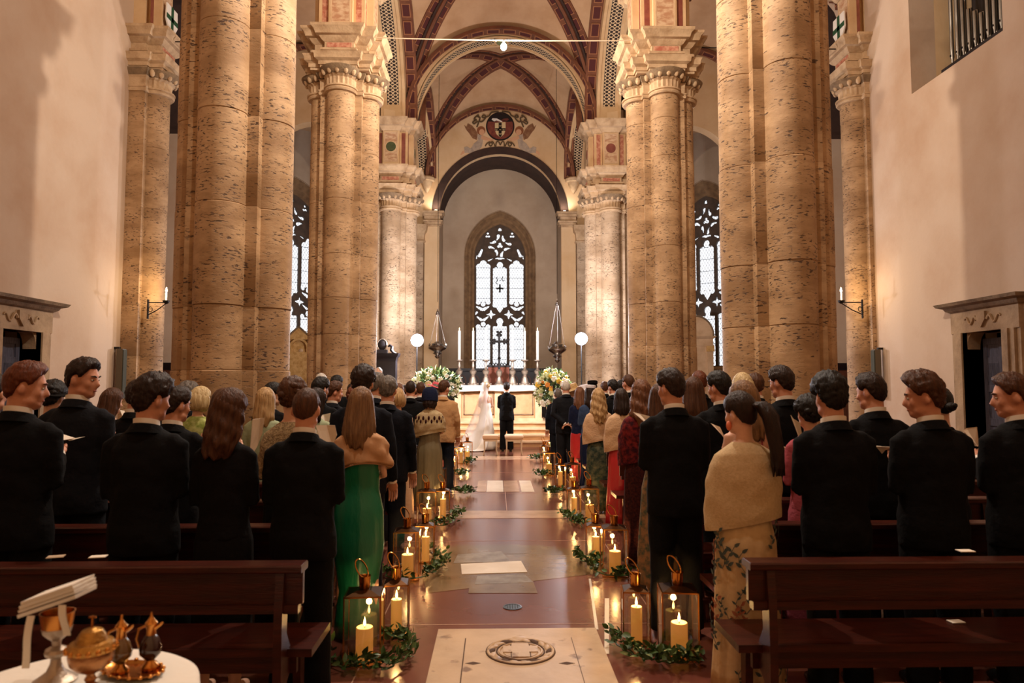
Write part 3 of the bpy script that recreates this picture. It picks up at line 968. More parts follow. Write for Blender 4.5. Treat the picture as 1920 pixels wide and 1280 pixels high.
arch_span('trim_1', (-2.72, Y3, ZU3 - 0.02), (2.72, Y3, ZU3 - 0.02), 2.85, 0.66, 0.45, CREAM, True, True)
arch_span('trim_2', (-2.72, Y2, ZU2), (2.72, Y2, ZU2), 2.85, 0.66, 0.45, CREAM)
arch_span('trim_3', (-2.72, Y1, ZU2), (2.72, Y1, ZU2), 2.85, 0.66, 0.45, CREAM)
for i, s in enumerate((-1, 1)):
    arch_span('trim_%d' % (4 + i), (s * 3.36, Y2 + 0.7, ZU2), (s * 3.30, Y3 - 0.72, ZU3), 2.6, 0.74, 0.5, CREAM)
    arch_span('trim_%d' % (6 + i), (s * 3.42, Y1 + 0.7, ZU2), (s * 3.42, Y2 - 0.7, ZU2), 2.55, 0.74, 0.5, CREAM)
    # transverse arches over the aisles
    arch_span('trim_%d' % (8 + i), (s * 4.25, Y2, ZU2 - 0.2), (s * (XW - 0.45), Y2, ZU2 - 0.2), 1.6, 0.6, 0.4, M_PRED, guil=False)
    arch_span('trim_%d' % (10 + i), (s * 3.30, Y3 + 0.72, ZU3), (s * 2.9, YC, 9.55), 2.1, 0.7, 0.4, CREAM)
    # spandrel walls over the arcade
    wx = s * 3.1
    yA, yB = Y2 + 0.7, Y3 - 0.72
    pts = [(yA - 1.4, ZU2), (yA, ZU2)]
    for k in range(1, 24):
        a = PI * k / 24
        u = (1 - math.cos(a)) / 2
        pts.append((yA + (yB - yA) * u, ZU2 + (ZU3 - ZU2) * u + 2.6 * math.sin(a) + 0.1))
    pts += [(yB, ZU3), (Y3 + 0.72, ZU3), (Y3 + 0.72, 14.5), (yA - 1.4, 14.5)]
    wall_x('wall_arcade_%s' % ('left' if s < 0 else 'right'), pts, [], s * 3.25, s * 0.35, PLASTER_W)

# ---- tie rods and the bare bulbs hung from them
ZT = 9.07
for k, (Y, lit) in enumerate(((Y2, True), (Y1, True))):
    pts = []
    for i in range(17):
        x = -2.73 + 5.46 * i / 16
        pts.append((x, Y - 0.62, ZT + 0.03 * (abs(x) / 2.73) ** 2))
    MB().tube(pts, 0.012, 6).build('tie_rod', mat('tie_rod_metal', '#d9c3a0', 0.4), None)
    o = bpy.context.scene.objects['tie_rod' if k == 0 else 'tie_rod.001']
    tag(o, ['thin pale tie rod across the nave carrying the lit bulb', 'thin tie rod across the nave between the nearest piers'][k], 'tie rod')
    lt = empty('bulb_lamp', (0.0, Y - 0.62, ZT - 0.05), label=['bare lit bulb hanging on the tie rod before the altar arch', 'bare lit bulb on the tie rod between the nearest piers'][k], cat='lamp')
    MB().lathe([(0.03, 0.05), (0.035, 0.0), (0.03, -0.02)], 12).build('socket', BLACKM, lt, local=True)
    MB().ell((0, 0, -0.09), 0.065, 0.065, 0.085, 16, 10).build('bulb', BULB, lt, local=True)
    ld = bpy.data.lights.new('bulb_light', 'POINT'); ld.energy = LAMP_W * (0.4, 1.0)[k]; ld.color = WARM; ld.shadow_soft_size = 0.07
    lo = bpy.data.objects.new('bulb_light', ld); COL.objects.link(lo); lo.parent = lt; lo.location = (0, -0.15, -0.18)
# the same bulb over the entrance end, behind the camera
lt = empty('bulb_lamp', (0.0, 3.4, ZT - 0.05), label='bare lit bulb over the entrance end of the nave', cat='lamp')
MB().lathe([(0.03, 0.05), (0.035, 0.0), (0.03, -0.02)], 12).build('socket', BLACKM, lt, local=True)
MB().ell((0, 0, -0.09), 0.065, 0.065, 0.085, 16, 10).build('bulb', BULB, lt, local=True)
MB().tube([(0, 0, 0.05), (0, 0, 4.6)], 0.008, 6).build('flex', BLACKM, lt, local=True)
ld = bpy.data.lights.new('bulb_light', 'POINT'); ld.energy = LAMP_W * 0.3; ld.color = WARM; ld.shadow_soft_size = 0.07
lo = bpy.data.objects.new('bulb_light', ld); COL.objects.link(lo); lo.parent = lt; lo.location = (0, 0, -0.3)
# aisle tie rods
for i, s in enumerate((-1, 1)):
    o = MB().tube([(s * 4.35, Y2 - 0.3, ZT + 0.05), (s * (7.08 if s < 0 else 7.33), Y2 - 0.3, ZT + 0.05)], 0.012, 6).build('tie_rod', IRON)
    tag(o, 'thin dark tie rod across the aisle on the %s side' % ('organ' if s > 0 else 'left door'), 'tie rod')

# ------------------------------------------------------------------ chancel arch wall with the painted lunette
ZS = 8.2; RA = 2.32
wall_y('wall_chancel', [(-4.6, 0), (-4.6, 14.5), (4.6, 14.5), (4.6, 0)], [arch_pts(0, RA, 0.001, ZS)], YC, 0.3, PLASTER_W)
# painted archivolt round the opening
o_ = arch_pts(0, RA + 0.27, ZS - 0.05, ZS, 40); i_ = arch_pts(0, RA - 0.01, ZS - 0.05, ZS, 40)
MB().prism(o_ + i_[::-1], lambda a, b: (a, YC - 0.03, b), lambda a, b: (a, YC + 0.02, b)).build('trim_12', RIB_D)['kind'] = 'structure'
# barrel vault and walls of the apse
rings = [[(RA * math.cos(PI * i / 32), y, ZS + RA * math.sin(PI * i / 32)) for i in range(33)] for y in (YC + 0.3, YB)]
ap = MB().loft(rings, cap=False, closed=False)
ap.build('ceiling_apse', RIB_D, smooth=180)['kind'] = 'structure'
for s in (-1, 1):
    MB().box2(s * RA, s * (RA + 0.2), YC + 0.3, YB, 0, ZS).build('wall_apse_' + ('left' if s < 0 else 'right'), PLASTER_G)['kind'] = 'structure'
    # pilasters of the chancel arch with moulded cornices
    pl = empty('trim_%d' % (13 + (s > 0)), (s * (RA + 0.25), YC, 0)); pl['kind'] = 'structure'
    MB().box2(s * (RA - 0.02), s * (RA + 0.52), YC - 0.22, YC + 0.1, 0, ZS - 0.5).build('pilaster', PLASTER_W, pl)
    for z0, z1, e in ((ZS - 0.55, ZS - 0.48, 0.04), (ZS - 0.48, ZS - 0.4, 0.1), (ZS - 0.4, ZS - 0.34, 0.16), (ZS - 0.34, ZS - 0.17, 0.06), (ZS - 0.17, ZS - 0.08, 0.14), (ZS - 0.08, ZS, 0.22)):
        MB().box2(s * (RA - e), s * (RA + 0.52 + e * 0.2), YC - 0.22 - e, YC + 0.1, z0, z1).build('cornice_step', STONE, pl)
    MB().box2(s * (RA + 0.54), s * (RA + 0.98), YC - 0.5, YC, 0, ZS - 1.2).build('corner_shaft', TRAV2, pl)
    MB().loft([[(s * (RA + 0.52 - e), YC - 0.5 - e, z), (s * (RA + 1.0), YC - 0.5 - e, z), (s * (RA + 1.0), YC, z), (s * (RA + 0.52 - e), YC, z)] for z, e in ((ZS - 1.2, 0), (ZS - 1.15, 0.05), (ZS - 1.1, 0.0), (ZS - 0.85, 0.03), (ZS - 0.75, 0.1), (ZS - 0.55, 0.12))]).build('corner_capital', STONE, pl)
    # small uplight standing on the pilaster cornice
    ul = empty('uplight', (s * (RA + 0.1), YC - 0.25, ZS), label='small black uplight on the apse arch cornice near the %s disc pier' % ('green' if s < 0 else 'red'), cat='lamp', group='cornice uplights')
    MB().box(0, 0, 0.03, 0.1, 0.08, 0.06).build('housing', BLACKM, ul, local=True)
    MB().box(0, 0, 0.063, 0.085, 0.065, 0.006).build('lamp_face', BULB, ul, local=True)
    ld = bpy.data.lights.new('uplight', 'SPOT'); ld.energy = UPLIGHT_W; ld.color = WARM; ld.spot_size = math.radians(150); ld.spot_blend = 0.6; ld.shadow_soft_size = 0.05
    lo = bpy.data.objects.new('uplight', ld); COL.objects.link(lo); lo.parent = ul; lo.location = (0, -0.05, 0.09); lo.rotation_euler = (PI - 0.25, 0, 0)
    # corbel under the vault ribs
    MB().lathe([(0.02, -0.55), (0.12, -0.4), (0.2, -0.22), (0.22, -0.12), (0.3, -0.1), (0.32, 0.0), (0.28, 0.05)], 12, (s * 2.78, YC - 0.12, 9.5)).build('corbel', STONE, pl)

YF = YC - 0.012


def fres(name, pts, m, parent, d=0.012, org=(860, 200), k=12.0, mir=False):
    w = []
    for x, y in pts:
        if mir: x = 1870 - x
        p = at(org[0] + x / k, org[1] + y / k, YC - 0.02)
        w.append((p.x, p.z))
    return MB().prism(w, lambda a, b: (a, YC - 0.001, b), lambda a, b: (a, YC - d, b)).build(name, m, parent, smooth=0)


def fres_tube(name, pts, r, m, parent, mir=False, org=(860, 200), k=12.0):
    w = []
    for x, y in pts:
        if mir: x = 1870 - x
        p = at(org[0] + x / k, org[1] + y / k, YC - 0.02)
        w.append((p.x, YC - 0.034, p.z))
    # smooth the hand-placed points
    q = []
    for i in range(len(w) - 1):
        for u in (0, 0.25, 0.5, 0.75):
            a = [Vector(w[max(i - 1, 0)]), Vector(w[i]), Vector(w[i + 1]), Vector(w[min(i + 2, len(w) - 1)])]
            q.append(0.5 * ((2 * a[1]) + (a[2] - a[0]) * u + (2 * a[0] - 5 * a[1] + 4 * a[2] - a[3]) * u * u + (3 * a[1] - a[0] - 3 * a[2] + a[3]) * u ** 3))
    q.append(Vector(w[-1]))
    return MB().tube(q, r, 5).build(name, m, parent)


circ = lambda cx, cy, r, n=36, ry=None: [(cx + r * math.cos(2 * PI * i / n), cy + (ry or r) * math.sin(2 * PI * i / n)) for i in range(n)]
P_BROWN = mat('fresco_brown', '#5e2d20', 0.9, var=(5, '#7c4030', 0.4, 0.7), world=True)
P_DARK = mat('fresco_dark', '#20130f', 0.9)
P_CREAM = mat('fresco_cream', '#d8c090', 0.9)
P_RED = mat('fresco_red', '#6a3026', 0.9, var=(4, '#8d4c38', 0.4, 0.7), world=True)
P_WING = mat('fresco_wing', '#7c5236', 0.9, var=(9, '#9a7350', 0.4, 0.7), world=True)
P_ROBE = mat('fresco_robe', '#b8a48e', 0.9, var=(8, '#97897c', 0.4, 0.7), world=True)
P_SKIN = mat('fresco_skin', '#d2a07a', 0.9)
P_HAIR = mat('fresco_hair', '#8a5230', 0.9)
P_LINE = mat('fresco_ribbon', '#5f4a30', 0.9)
fc = at(937, 238, YC)
md = empty('painted_coat_of_arms', (fc.x, YC, fc.z), label='round painted coat of arms with keys and shield over the apse arch', cat='fresco')
fres('roundel_rim', circ(935, 440, 322), P_DARK, md, 0.012)
fres('roundel', circ(935, 440, 290), P_RED, md, 0.016)
fres('mantle', [(640, 330), (780, 180), (935, 150), (1090, 180), (1230, 330), (1080, 340), (935, 300), (790, 340)], P_DARK, md, 0.019)
fres('shield', [(815, 365), (1055, 345), (1058, 520), (1020, 620), (935, 690), (850, 620), (815, 520)], P_CREAM, md, 0.022)
fres('cross_upright', [(900, 362), (968, 358), (968, 650), (935, 688), (900, 650)], P_DARK, md, 0.025)
fres('cross_arm', [(817, 485), (1056, 485), (1052, 540), (820, 540)], P_DARK, md, 0.025)
for cx, cy in ((935, 420), (935, 505), (935, 600), (850, 508), (1012, 508)):
    fres('crescent', [(cx + 24 * math.cos(a), cy + 24 * math.sin(a)) for a in [PI * i / 8 for i in range(9)]] + [(cx + 13 * math.cos(a), cy + 6 + 4 * math.sin(a)) for a in [PI * (8 - i) / 8 for i in range(9)]], P_CREAM, md, 0.028)
fres('key', [(740, 290), (760, 260), (860, 265), (985, 330), (970, 350), (850, 310), (800, 330)], LINEN, md, 0.026)
fres('key', [(1130, 290), (1110, 262), (1010, 268), (890, 335), (905, 352), (1020, 305), (1080, 330)], P_BROWN, md, 0.024)
for mir in (False, True):
    an = empty('painted_angel', (fc.x, YC, fc.z), label='painted flying angel holding the roundel, wings spread towards the %s pier' % ('red disc' if mir else 'green disc'), cat='fresco', group='painted angels')
    fres('wing', [(120, 400), (170, 450), (205, 370), (300, 420), (385, 520), (430, 610), (405, 745), (310, 705), (240, 600), (160, 500)], P_WING, an, 0.012, mir=mir)
    fres('robe', [(420, 620), (520, 640), (545, 760), (520, 900), (440, 990), (300, 1050), (180, 1030), (110, 1040), (130, 960), (120, 915), (190, 890), (270, 940), (340, 830), (430, 760)], P_ROBE, an, 0.014, mir=mir)
    fres('leg', [(130, 1040), (60, 1085), (40, 1080), (75, 1010), (130, 985)], P_SKIN, an, 0.016, mir=mir)
    fres('arm', [(520, 640), (640, 690), (790, 740), (740, 762), (600, 755), (500, 720)], P_SKIN, an, 0.017, mir=mir)
    fres('hair', circ(505, 535, 96), P_HAIR, an, 0.018, mir=mir)
    fres('face', circ(520, 570, 62, ry=66), P_SKIN, an, 0.021, mir=mir)
    rb = fres_tube('painted_ribbon', [(900, 110), (740, 130), (690, 200), (600, 240), (530, 240), (560, 190), (610, 230), (570, 300), (520, 340), (470, 330), (480, 250), (430, 230), (450, 190), (380, 240), (350, 290), (400, 300), (320, 350), (350, 390), (420, 340), (450, 360), (410, 460)], 0.03, P_LINE, None, mir)
    tag(rb, 'looping painted ribbon beside the roundel above the angel near the %s pier' % ('red disc' if mir else 'green disc'), 'fresco', 'painted ribbons')
rb = fres_tube('painted_ribbon', [(600, 890), (640, 830), (700, 800), (760, 840), (720, 890), (680, 840), (760, 790), (800, 840), (830, 905), (850, 800), (900, 790), (935, 860), (975, 790), (1020, 800), (1030, 905), (1070, 840), (1110, 790), (1190, 840), (1150, 890), (1110, 840), (1170, 800), (1220, 830), (1260, 890)], 0.025, P_LINE, None)
tag(rb, 'wavy painted ribbon hanging below the round coat of arms', 'fresco')


# ------------------------------------------------------------------ traceried windows
WHW, WZS, WR = 1.03, 4.55, 1.412


def tracery_mesh(variant=0):
    st = 0.018
    xs = np.arange(-WHW - 0.02, WHW + 0.03, st); zs = np.arange(-0.05, 6.0, st)
    X, Z = np.meshgrid(xs, zs)
    holes = np.full(X.shape, -1.0)

    def addh(d):
        np.maximum(holes, d, out=holes)
    cir = lambda cx, cz, r: addh(r - np.hypot(X - cx, Z - cz))

    def rect(x0, x1, z0, z1):
        addh(np.minimum(np.minimum(X - x0, x1 - X), np.minimum(Z - z0, z1 - Z)))

    def tear(x0, z0, x1, z1, r0, r1, bend=0.0):
        d = np.full(X.shape, -1.0)
        for i in range(9):
            u = i / 8
            nx, nz = -(z1 - z0), (x1 - x0)
            cx = x0 + (x1 - x0) * u + nx * bend * 4 * u * (1 - u); cz = z0 + (z1 - z0) * u + nz * bend * 4 * u * (1 - u)
            d = np.maximum(d, r0 + (r1 - r0) * u - np.hypot(X - cx, Z - cz))
        addh(d)
    hw = 0.285
    for cx in (-0.68, 0, 0.68):
        rect(cx - hw, cx + hw, 0.0, 1.68 if cx else 1.72)
        if cx:
            for q in (-0.2, 0, 0.2): cir(cx + q, 1.70 + (0.1 if q == 0 else 0), 0.1)
        else:
            cir(0, 1.92, 0.14); rect(-0.1, 0.1, 1.6, 1.85)
        rect(cx - hw, cx + hw, 2.72 if cx else 2.62, 4.1)
        for q in (-0.2, 0, 0.2): cir(cx + q, (2.70 if cx else 2.58) - (0.08 if q == 0 else 0), 0.1)
        if cx:
            cir(cx - 0.16, 4.16, 0.14); cir(cx + 0.16, 4.16, 0.14); cir(cx, 4.3, 0.14); rect(cx - 0.15, cx + 0.15, 4.0, 4.3)
        else:
            cir(0, 4.24, 0.13); rect(-0.08, 0.08, 4.0, 4.2); cir(-0.16, 4.05, 0.11); cir(0.16, 4.05, 0.11)
    tear(0, 2.5, 0, 2.3, 0.14, 0.03)
    for s in (-1, 1):
        for a in range(4):
            an = a * PI / 2
            tear(s * 0.36 + 0.05 * math.cos(an), 2.2 + 0.05 * math.sin(an), s * 0.36 + 0.17 * math.cos(an), 2.2 + 0.17 * math.sin(an), 0.055, 0.02)
        for q in (-1, 1):
            tear(s * 0.70 + q * 0.06, 1.98, s * 0.70 + q * 0.22, 2.1, 0.06, 0.03)
            tear(s * 0.70 + q * 0.06, 2.42, s * 0.70 + q * 0.24, 2.52, 0.07, 0.035)
        if s < 0 or variant:
            for a in range(3):
                for b in range(2): cir(s * 0.70 + (a - 1) * 0.07, 2.36 + b * 0.08, 0.028)
        tear(s * 0.94, 2.28, s * 0.99, 2.2, 0.05, 0.02)
    # flamboyant head
    RC = (0.0, 5.04)
    for a in range(3):
        an = PI / 2 + a * 2 * PI / 3
        cir(RC[0] + 0.07 * math.cos(an), RC[1] + 0.07 * math.sin(an), 0.062)
    for a in range(8):
        an = a * 2 * PI / 8 + 0.15
        r0, r1 = (0.27, 0.42) if a % 2 else (0.42, 0.27)
        tear(RC[0] + r0 * math.cos(an), RC[1] + r0 * math.sin(an), RC[0] + r1 * math.cos(an + 0.36), RC[1] + r1 * math.sin(an + 0.36), 0.066, 0.026, 0.1)
    for s in (-1, 1):
        for a in range(3):
            an = PI / 2 + a * 2 * PI / 3
            cir(s * 0.5 + 0.055 * math.cos(an), 5.46 + 0.085 * math.sin(an), 0.052)
        tear(s * 0.74, 4.86, s * 0.84, 4.62, 0.045, 0.07)
        tear(s * 0.30, 4.50, s * 0.46, 4.42, 0.02, 0.04)
        tear(s * 0.94, 4.62, s * 0.96, 4.5, 0.02, 0.025)
    tear(-0.17, 4.5, -0.03, 4.5, 0.025, 0.05, 0.1); tear(0.17, 4.5, 0.03, 4.5, 0.025, 0.05, -0.1)
    cir(0, 5.72, 0.06); rect(-0.07, 0.07, 5.64, 5.70)
    # outline of the opening
    c_ = WR - WHW
    ins = np.minimum(WHW - np.abs(X), 9)
    arc = WR - np.hypot(np.abs(X) + c_, Z - WZS)
    ins = np.where(Z > WZS, arc, ins)
    sol = np.minimum(ins + 0.001, -holes)
    mb = MB()
    nz, nx = X.shape
    yf, yb = -0.06, 0.06
    V = {}

    def vid(x, z, y):
        k = (round(x, 5), round(z, 5), y)
        if k not in V:
            V[k] = len(mb.v); mb.v.append((x, y, z))
        return V[k]
    for i in range(nz - 1):
        for j in range(nx - 1):
            cs = [(j, i), (j + 1, i), (j + 1, i + 1), (j, i + 1)]
            vals = [sol[b, a] for a, b in cs]
            if max(vals) <= 0: continue
            poly = []; cross = []
            for k in range(4):
                (a, b), (a2, b2) = cs[k], cs[(k + 1) % 4]
                v0, v1 = vals[k], vals[(k + 1) % 4]
                if v0 > 0: poly.append((xs[a], zs[b]))
                if (v0 > 0) != (v1 > 0):
                    u = v0 / (v0 - v1)
                    p = (xs[a] + (xs[a2] - xs[a]) * u, zs[b] + (zs[b2] - zs[b]) * u)
                    poly.append(p); cross.append((p, v0 > 0))
            fi = [vid(x, z, yf) for x, z in poly]
            if len(set(fi)) < 3: continue
            mb.f.append(tuple(fi)); mb.f.append(tuple(vid(x, z, yb) for x, z in reversed(poly)))
            if len(cross) == 2:
                p, q = cross[0][0], cross[1][0]
                if not cross[0][1]: p, q = q, p
                q4 = [vid(*p, yf), vid(*q, yf), vid(*q, yb), vid(*p, yb)]
                if len(set(q4)) == 4: mb.f.append(tuple(q4))
    me = bpy.data.meshes.new('tracery')
    me.from_pydata(mb.v, [], mb.f)
    return me


TR0 = tracery_mesh(0)
TR1 = tracery_mesh(1)


def window(n, loc, rz, tr, emblem=False):
    w = empty('window_%d' % n, loc, rz); w['kind'] = 'structure'
    link('tracery', tr, TRACERY, w)
    # glass, one pane per light and one in the head
    for k, cx in enumerate((-0.69, 0, 0.69)):
        x0, x1 = cx - 0.345, cx + 0.345
        pts = [(max(x0, -WHW), 0), (min(x1, WHW), 0)]
        out = pointed_pts(0, WHW, 0, WZS, WR)
        clip = [(max(x0, min(x1, x)), z) for x, z in out]
        top = [(x, z) for x, z in out if x0 < x < x1]
        zz = lambda x: max([z for xx, z in out if abs(xx - x) < 0.09] + [WZS])
        pl = [(x0, 0)] + [(x0, zz(x0) if k != 0 else WZS)] + top[0:] + [(x1, zz(x1) if k != 2 else WZS)] + [(x1, 0)]
        pl2 = []
        for p in pl:
            if not pl2 or (abs(p[0] - pl2[-1][0]) + abs(p[1] - pl2[-1][1])) > 1e-4: pl2.append(p)
        if k == 0: pl2 = [(x0, 0)] + top[1:] + [(x1, zz(x1)), (x1, 0)]
        if k == 2: pl2 = [(x0, 0), (x0, zz(x0))] + top[:-1] + [(x1, 0)]
        MB().prism(pl2, lambda a, b: (a, 0.065, b), lambda a, b: (a, 0.075, b)).build('pane', LGLASS, w, local=True, smooth=0)
    for z in [0.35 + 0.42 * i for i in range(10)]:
        if 1.7 < z < 2.7: continue
        MB().box(0, 0.055, z, 2.0, 0.012, 0.014).build('saddle_bar', IRON, w, local=True, smooth=0)
    # splayed, stepped stone reveal
    steps = [(1.0, 0.0), (1.06, -0.06), (1.12, -0.06), (1.2, -0.16), (1.26, -0.16), (1.36, -0.28), (1.40, -0.28), (1.46, -0.34)]
    rg = []
    for h, y in steps:
        rg.append([(x, y, z) for x, z in pointed_pts(0, h, -0.04, WZS, WR + (h - WHW) * 1.25)])
    rg = [list(r) for r in rg]
    MB().loft(rg, cap=False, closed=False).build('reveal', mat('window_reveal_stone', '#8a6c4b', 0.85, var=(5, '#6b5138', 0.4, 0.7), world=True), w, local=True, smooth=25)
    MB().box(0, -0.12, -0.1, 2.9, 0.42, 0.14).build('sill', STONE, w, local=True)
    if emblem:
        em = MB()
        em.box(0, 0.05, 3.28, 0.07, 0.02, 0.34).box(0, 0.05, 3.28, 0.3, 0.02, 0.07)
        em.tube([(-0.14, 0.05, 3.75), (-0.1, 0.05, 3.62), (-0.17, 0.05, 3.52), (-0.08, 0.05, 3.45)], 0.016, 6)
        em.tube([(0.12, 0.05, 3.78), (0.09, 0.05, 3.66), (0.15, 0.05, 3.58), (0.2, 0.05, 3.62)], 0.016, 6)
        em.tube([(-0.02, 0.05, 3.6), (0.06, 0.05, 3.62)], 0.014, 6)
        em.build('painted_emblem', IRON, w, local=True)
    return w


SILL = 2.38
out = [(-4.6, 0), (-4.6, 14.5), (4.6, 14.5), (4.6, 0)]
wall_y('wall_window', out, [pointed_pts(0, 1.44, SILL - 0.1, SILL + WZS, WR + 0.41 * 1.25)], YB, 0.2, PLASTER_G)
window(1, (0, YB + 0.33, SILL), 0, TR0, True)
# chapels at 45 degrees beyond the aisles, each with its window
for i, s in enumerate((-1, 1)):
    c_ = Vector((s * 7.75, 25.6, 2.42))
    a = s * -PI / 4 * 0.85
    wd = window(2 + i, c_, a, TR1); wd.scale = (1, 1, 1.08)
    wh = MB().prism([(-3.2, -2.4), (-3.2, 10), (3.2, 10), (3.2, -2.4)], lambda p, q: (p, -0.33, q), lambda p, q: (p, -0.13, q), [[(x_, z_ * 1.08) for x_, z_ in pointed_pts(0, 1.44, -0.1, WZS, WR + 0.41 * 1.25)]]).build('wall_chapel_' + ('left' if s < 0 else 'right'), PLASTER_G, None, local=True, smooth=0)
    wh.location = c_; wh.rotation_euler = (0, 0, a); wh['kind'] = 'structure'
    # arch at the end of the aisle
    wall_y('wall_aisle_end_' + ('left' if s < 0 else 'right'), [(s * 4.0, 0), (s * 4.0, 14), (s * 8.6, 14), (s * 8.6, 0)], [arch_pts(s * 5.9, 1.62, 0.001, 8.45)], Y3 + 0.2, 0.4, PLASTER_W)
    MB().box2(s * 4.0, s * 12, Y3 + 0.6, 29, 11.2, 11.4).build('ceiling_chapel_' + ('left' if s < 0 else 'right'), VAULT)['kind'] = 'structure'
    # deeper side chapel beyond the respond
    MB().box2(s * 7.6, s * 13, 20.5, 20.9, 0, 11).build('wall_side_chapel_' + ('left' if s < 0 else 'right'), PLASTER)['kind'] = 'structure'
    MB().box2(s * 12.6, s * 13, 15, 20.5, 0, 11).build('wall_side_chapel_outer_' + ('left' if s < 0 else 'right'), PLASTER)['kind'] = 'structure'
    MB().box2(s * (XW + 0.5), s * 13, 15.2, 15.4, 0, 11).build('wall_side_chapel_return_' + ('left' if s < 0 else 'right'), PLASTER)['kind'] = 'structure'
    rg = [[(s * XW, 17.9 - 2.6 * math.cos(PI * k / 16), 9.2 + 2.6 * math.sin(PI * k / 16)) for k in range(17)], [(s * 13, 17.9 - 2.6 * math.cos(PI * k / 16), 9.2 + 2.6 * math.sin(PI * k / 16)) for k in range(17)]]
    MB().loft(rg, cap=False, closed=False).build('ceiling_side_chapel_' + ('left' if s < 0 else 'right'), RIB_D, smooth=180)['kind'] = 'structure'
    wall_x('wall_side_chapel_head_' + ('left' if s < 0 else 'right'), [(15.4, 9.2)] + [(17.9 - 2.5 * math.cos(PI * k / 16), 9.2 + 2.5 * math.sin(PI * k / 16)) for k in range(17)] + [(20.5, 9.2), (20.5, 14), (15.4, 14)], [], s * XW, s * 0.4, PLASTER)
    wall_x('wall_transept_' + ('left' if s < 0 else 'right'), [(20.8, 0), (20.8, 14), (24.2, 14), (24.2, 0)], [], s * 8.6, s * 0.3, PLASTER_G)
    # side walls of the choir behind the altar
    wall_x('wall_choir_' + ('left' if s < 0 else 'right'), [(Y3 + 0.72, 0), (Y3 + 0.72, 14), (YC, 14), (YC, 0)], [arch_pts((Y3 + 0.72 + YC) / 2, 1.75, 0.001, 8.4)], s * 3.2, s * 0.3, PLASTER_W)

# dark panelled confessionals in the side chapels
for s in (-1, 1):
    p = at(318 if s < 0 else 1578, 690, 19.6)
    cf = empty('confessional', (p.x, 19.9, 0), label=('dark arched wooden confessional against the left chapel wall' if s < 0 else 'tall dark wooden confessional with a moulded top near the right speaker'), cat='confessional')
    H = 2.35
    MB().box2(p.x - 0.75, p.x + 0.75, 19.8, 20.45, 0, H).build('body', WOOD_B, cf)
    MB().loft([[(p.x - 0.75 - e, 19.8 - e, z), (p.x + 0.75 + e, 19.8 - e, z), (p.x + 0.75 + e, 20.45, z), (p.x - 0.75 - e, 20.45, z)] for z, e in ((H - 0.2, 0.02), (H - 0.12, 0.05), (H - 0.05, 0.12), (H, 0.14))]).build('cornice', WOOD_K, cf)
    ap_ = arch_pts(p.x, 0.4, 0.1, 1.6, 12); ai = arch_pts(p.x, 0.34, 0.1, 1.6, 12)
    MB().prism(ap_ + ai[::-1], lambda a, b: (a, 19.77, b), lambda a, b: (a, 19.81, b)).build('arched_moulding', WOOD_K, cf)

# ------------------------------------------------------------------ candle brackets and loudspeakers on the responds
for s in (-1, 1):
    p = at(312 if s < 0 else 1577, 548, Y2 - 0.62)
    xr = s * (XW - 0.66) + (0.25 if s > 0 else 0)
    zz = p.z - 0.27
    sc = empty('candle_bracket', (xr, Y2 - 0.5, zz), label='wrought iron candle bracket on the half column towards the %s' % ('organ niche wall' if s > 0 else 'wall without an organ'), cat='sconce', group='candle brackets')
    xb = xr + s * 0.1; xt = p.x
    MB().box2(xb - 0.012, xb + 0.012, Y2 - 0.64, Y2 - 0.60, zz - 0.28, zz + 0.12).build('back_plate', IRON, sc)
    MB().tube([(xb, Y2 - 0.62, zz + 0.06), (xt, Y2 - 0.62, zz + 0.06)], 0.011, 6).build('arm', IRON, sc)
    MB().tube([(xb, Y2 - 0.62, zz - 0.2), ((xb + xt) / 2, Y2 - 0.62, zz - 0.1), (xt, Y2 - 0.62, zz + 0.04)], 0.01, 6).build('brace', IRON, sc)
    MB().tube([(xb - s * 0.05 + 0.04 * math.cos(a), Y2 - 0.62, zz - 0.08 + 0.05 * math.sin(a)) for a in [2 * PI * i / 12 for i in range(12)]], 0.007, 5, loop=True).build('scroll', IRON, sc)
    MB().lathe([(0.02, 0.03), (0.06, 0.06), (0.07, 0.1), (0.05, 0.1), (0.03, 0.07)], 12, (xt, Y2 - 0.62, zz)).build('drip_cup', IRON, sc)
    MB().lathe([(0.018, 0.08), (0.018, 0.26), (0.014, 0.27)], 10, (xt, Y2 - 0.62, zz)).build('candle_tube', WAXW, sc)
    MB().lathe([(0.008, 0.265), (0.02, 0.3), (0.014, 0.345), (0.002, 0.38)], 10, (xt, Y2 - 0.62, zz)).build('candle_bulb', CANDLE_BULB, sc)
    ld = bpy.data.lights.new('bracket_light', 'POINT'); ld.energy = 14; ld.color = (1, 0.72, 0.4); ld.shadow_soft_size = 0.03
    lo = bpy.data.objects.new('bracket_light', ld); COL.objects.link(lo); lo.parent = sc; lo.location = Vector((xt, Y2 - 0.72, zz + 0.33)) - sc.location
    # slim column loudspeaker
    pp = at(240 if s < 0 else 1647, 700, Y2 - 0.9)
    SPK = mat('speaker_grey', '#5a4e3c', 0.6)
    sp = empty('column_speaker', (s * (XW - 0.12), Y2 - 0.78, 2.0), label='slim grey column loudspeaker fixed at the wall corner near the %s' % ('organ' if s > 0 else 'left doorway'), cat='speaker')
    zc = pp.z
    MB().box2(s * XW - s * 0.20, s * XW - s * 0.08, Y2 - 0.86, Y2 - 0.72, zc - 0.5, zc + 0.5).build('cabinet', SPK, sp)
    MB().box2(s * XW - s * 0.22, s * XW - s * 0.20, Y2 - 0.855, Y2 - 0.725, zc - 0.48, zc + 0.48).build('grille', mat('speaker_cloth', '#3a3a2c', 0.8), sp)
    MB().box2(s * XW - s * 0.10, s * XW + s * 0.03, Y2 - 0.81, Y2 - 0.74, zc + 0.5, zc + 0.54).build('mount', IRON, sp)

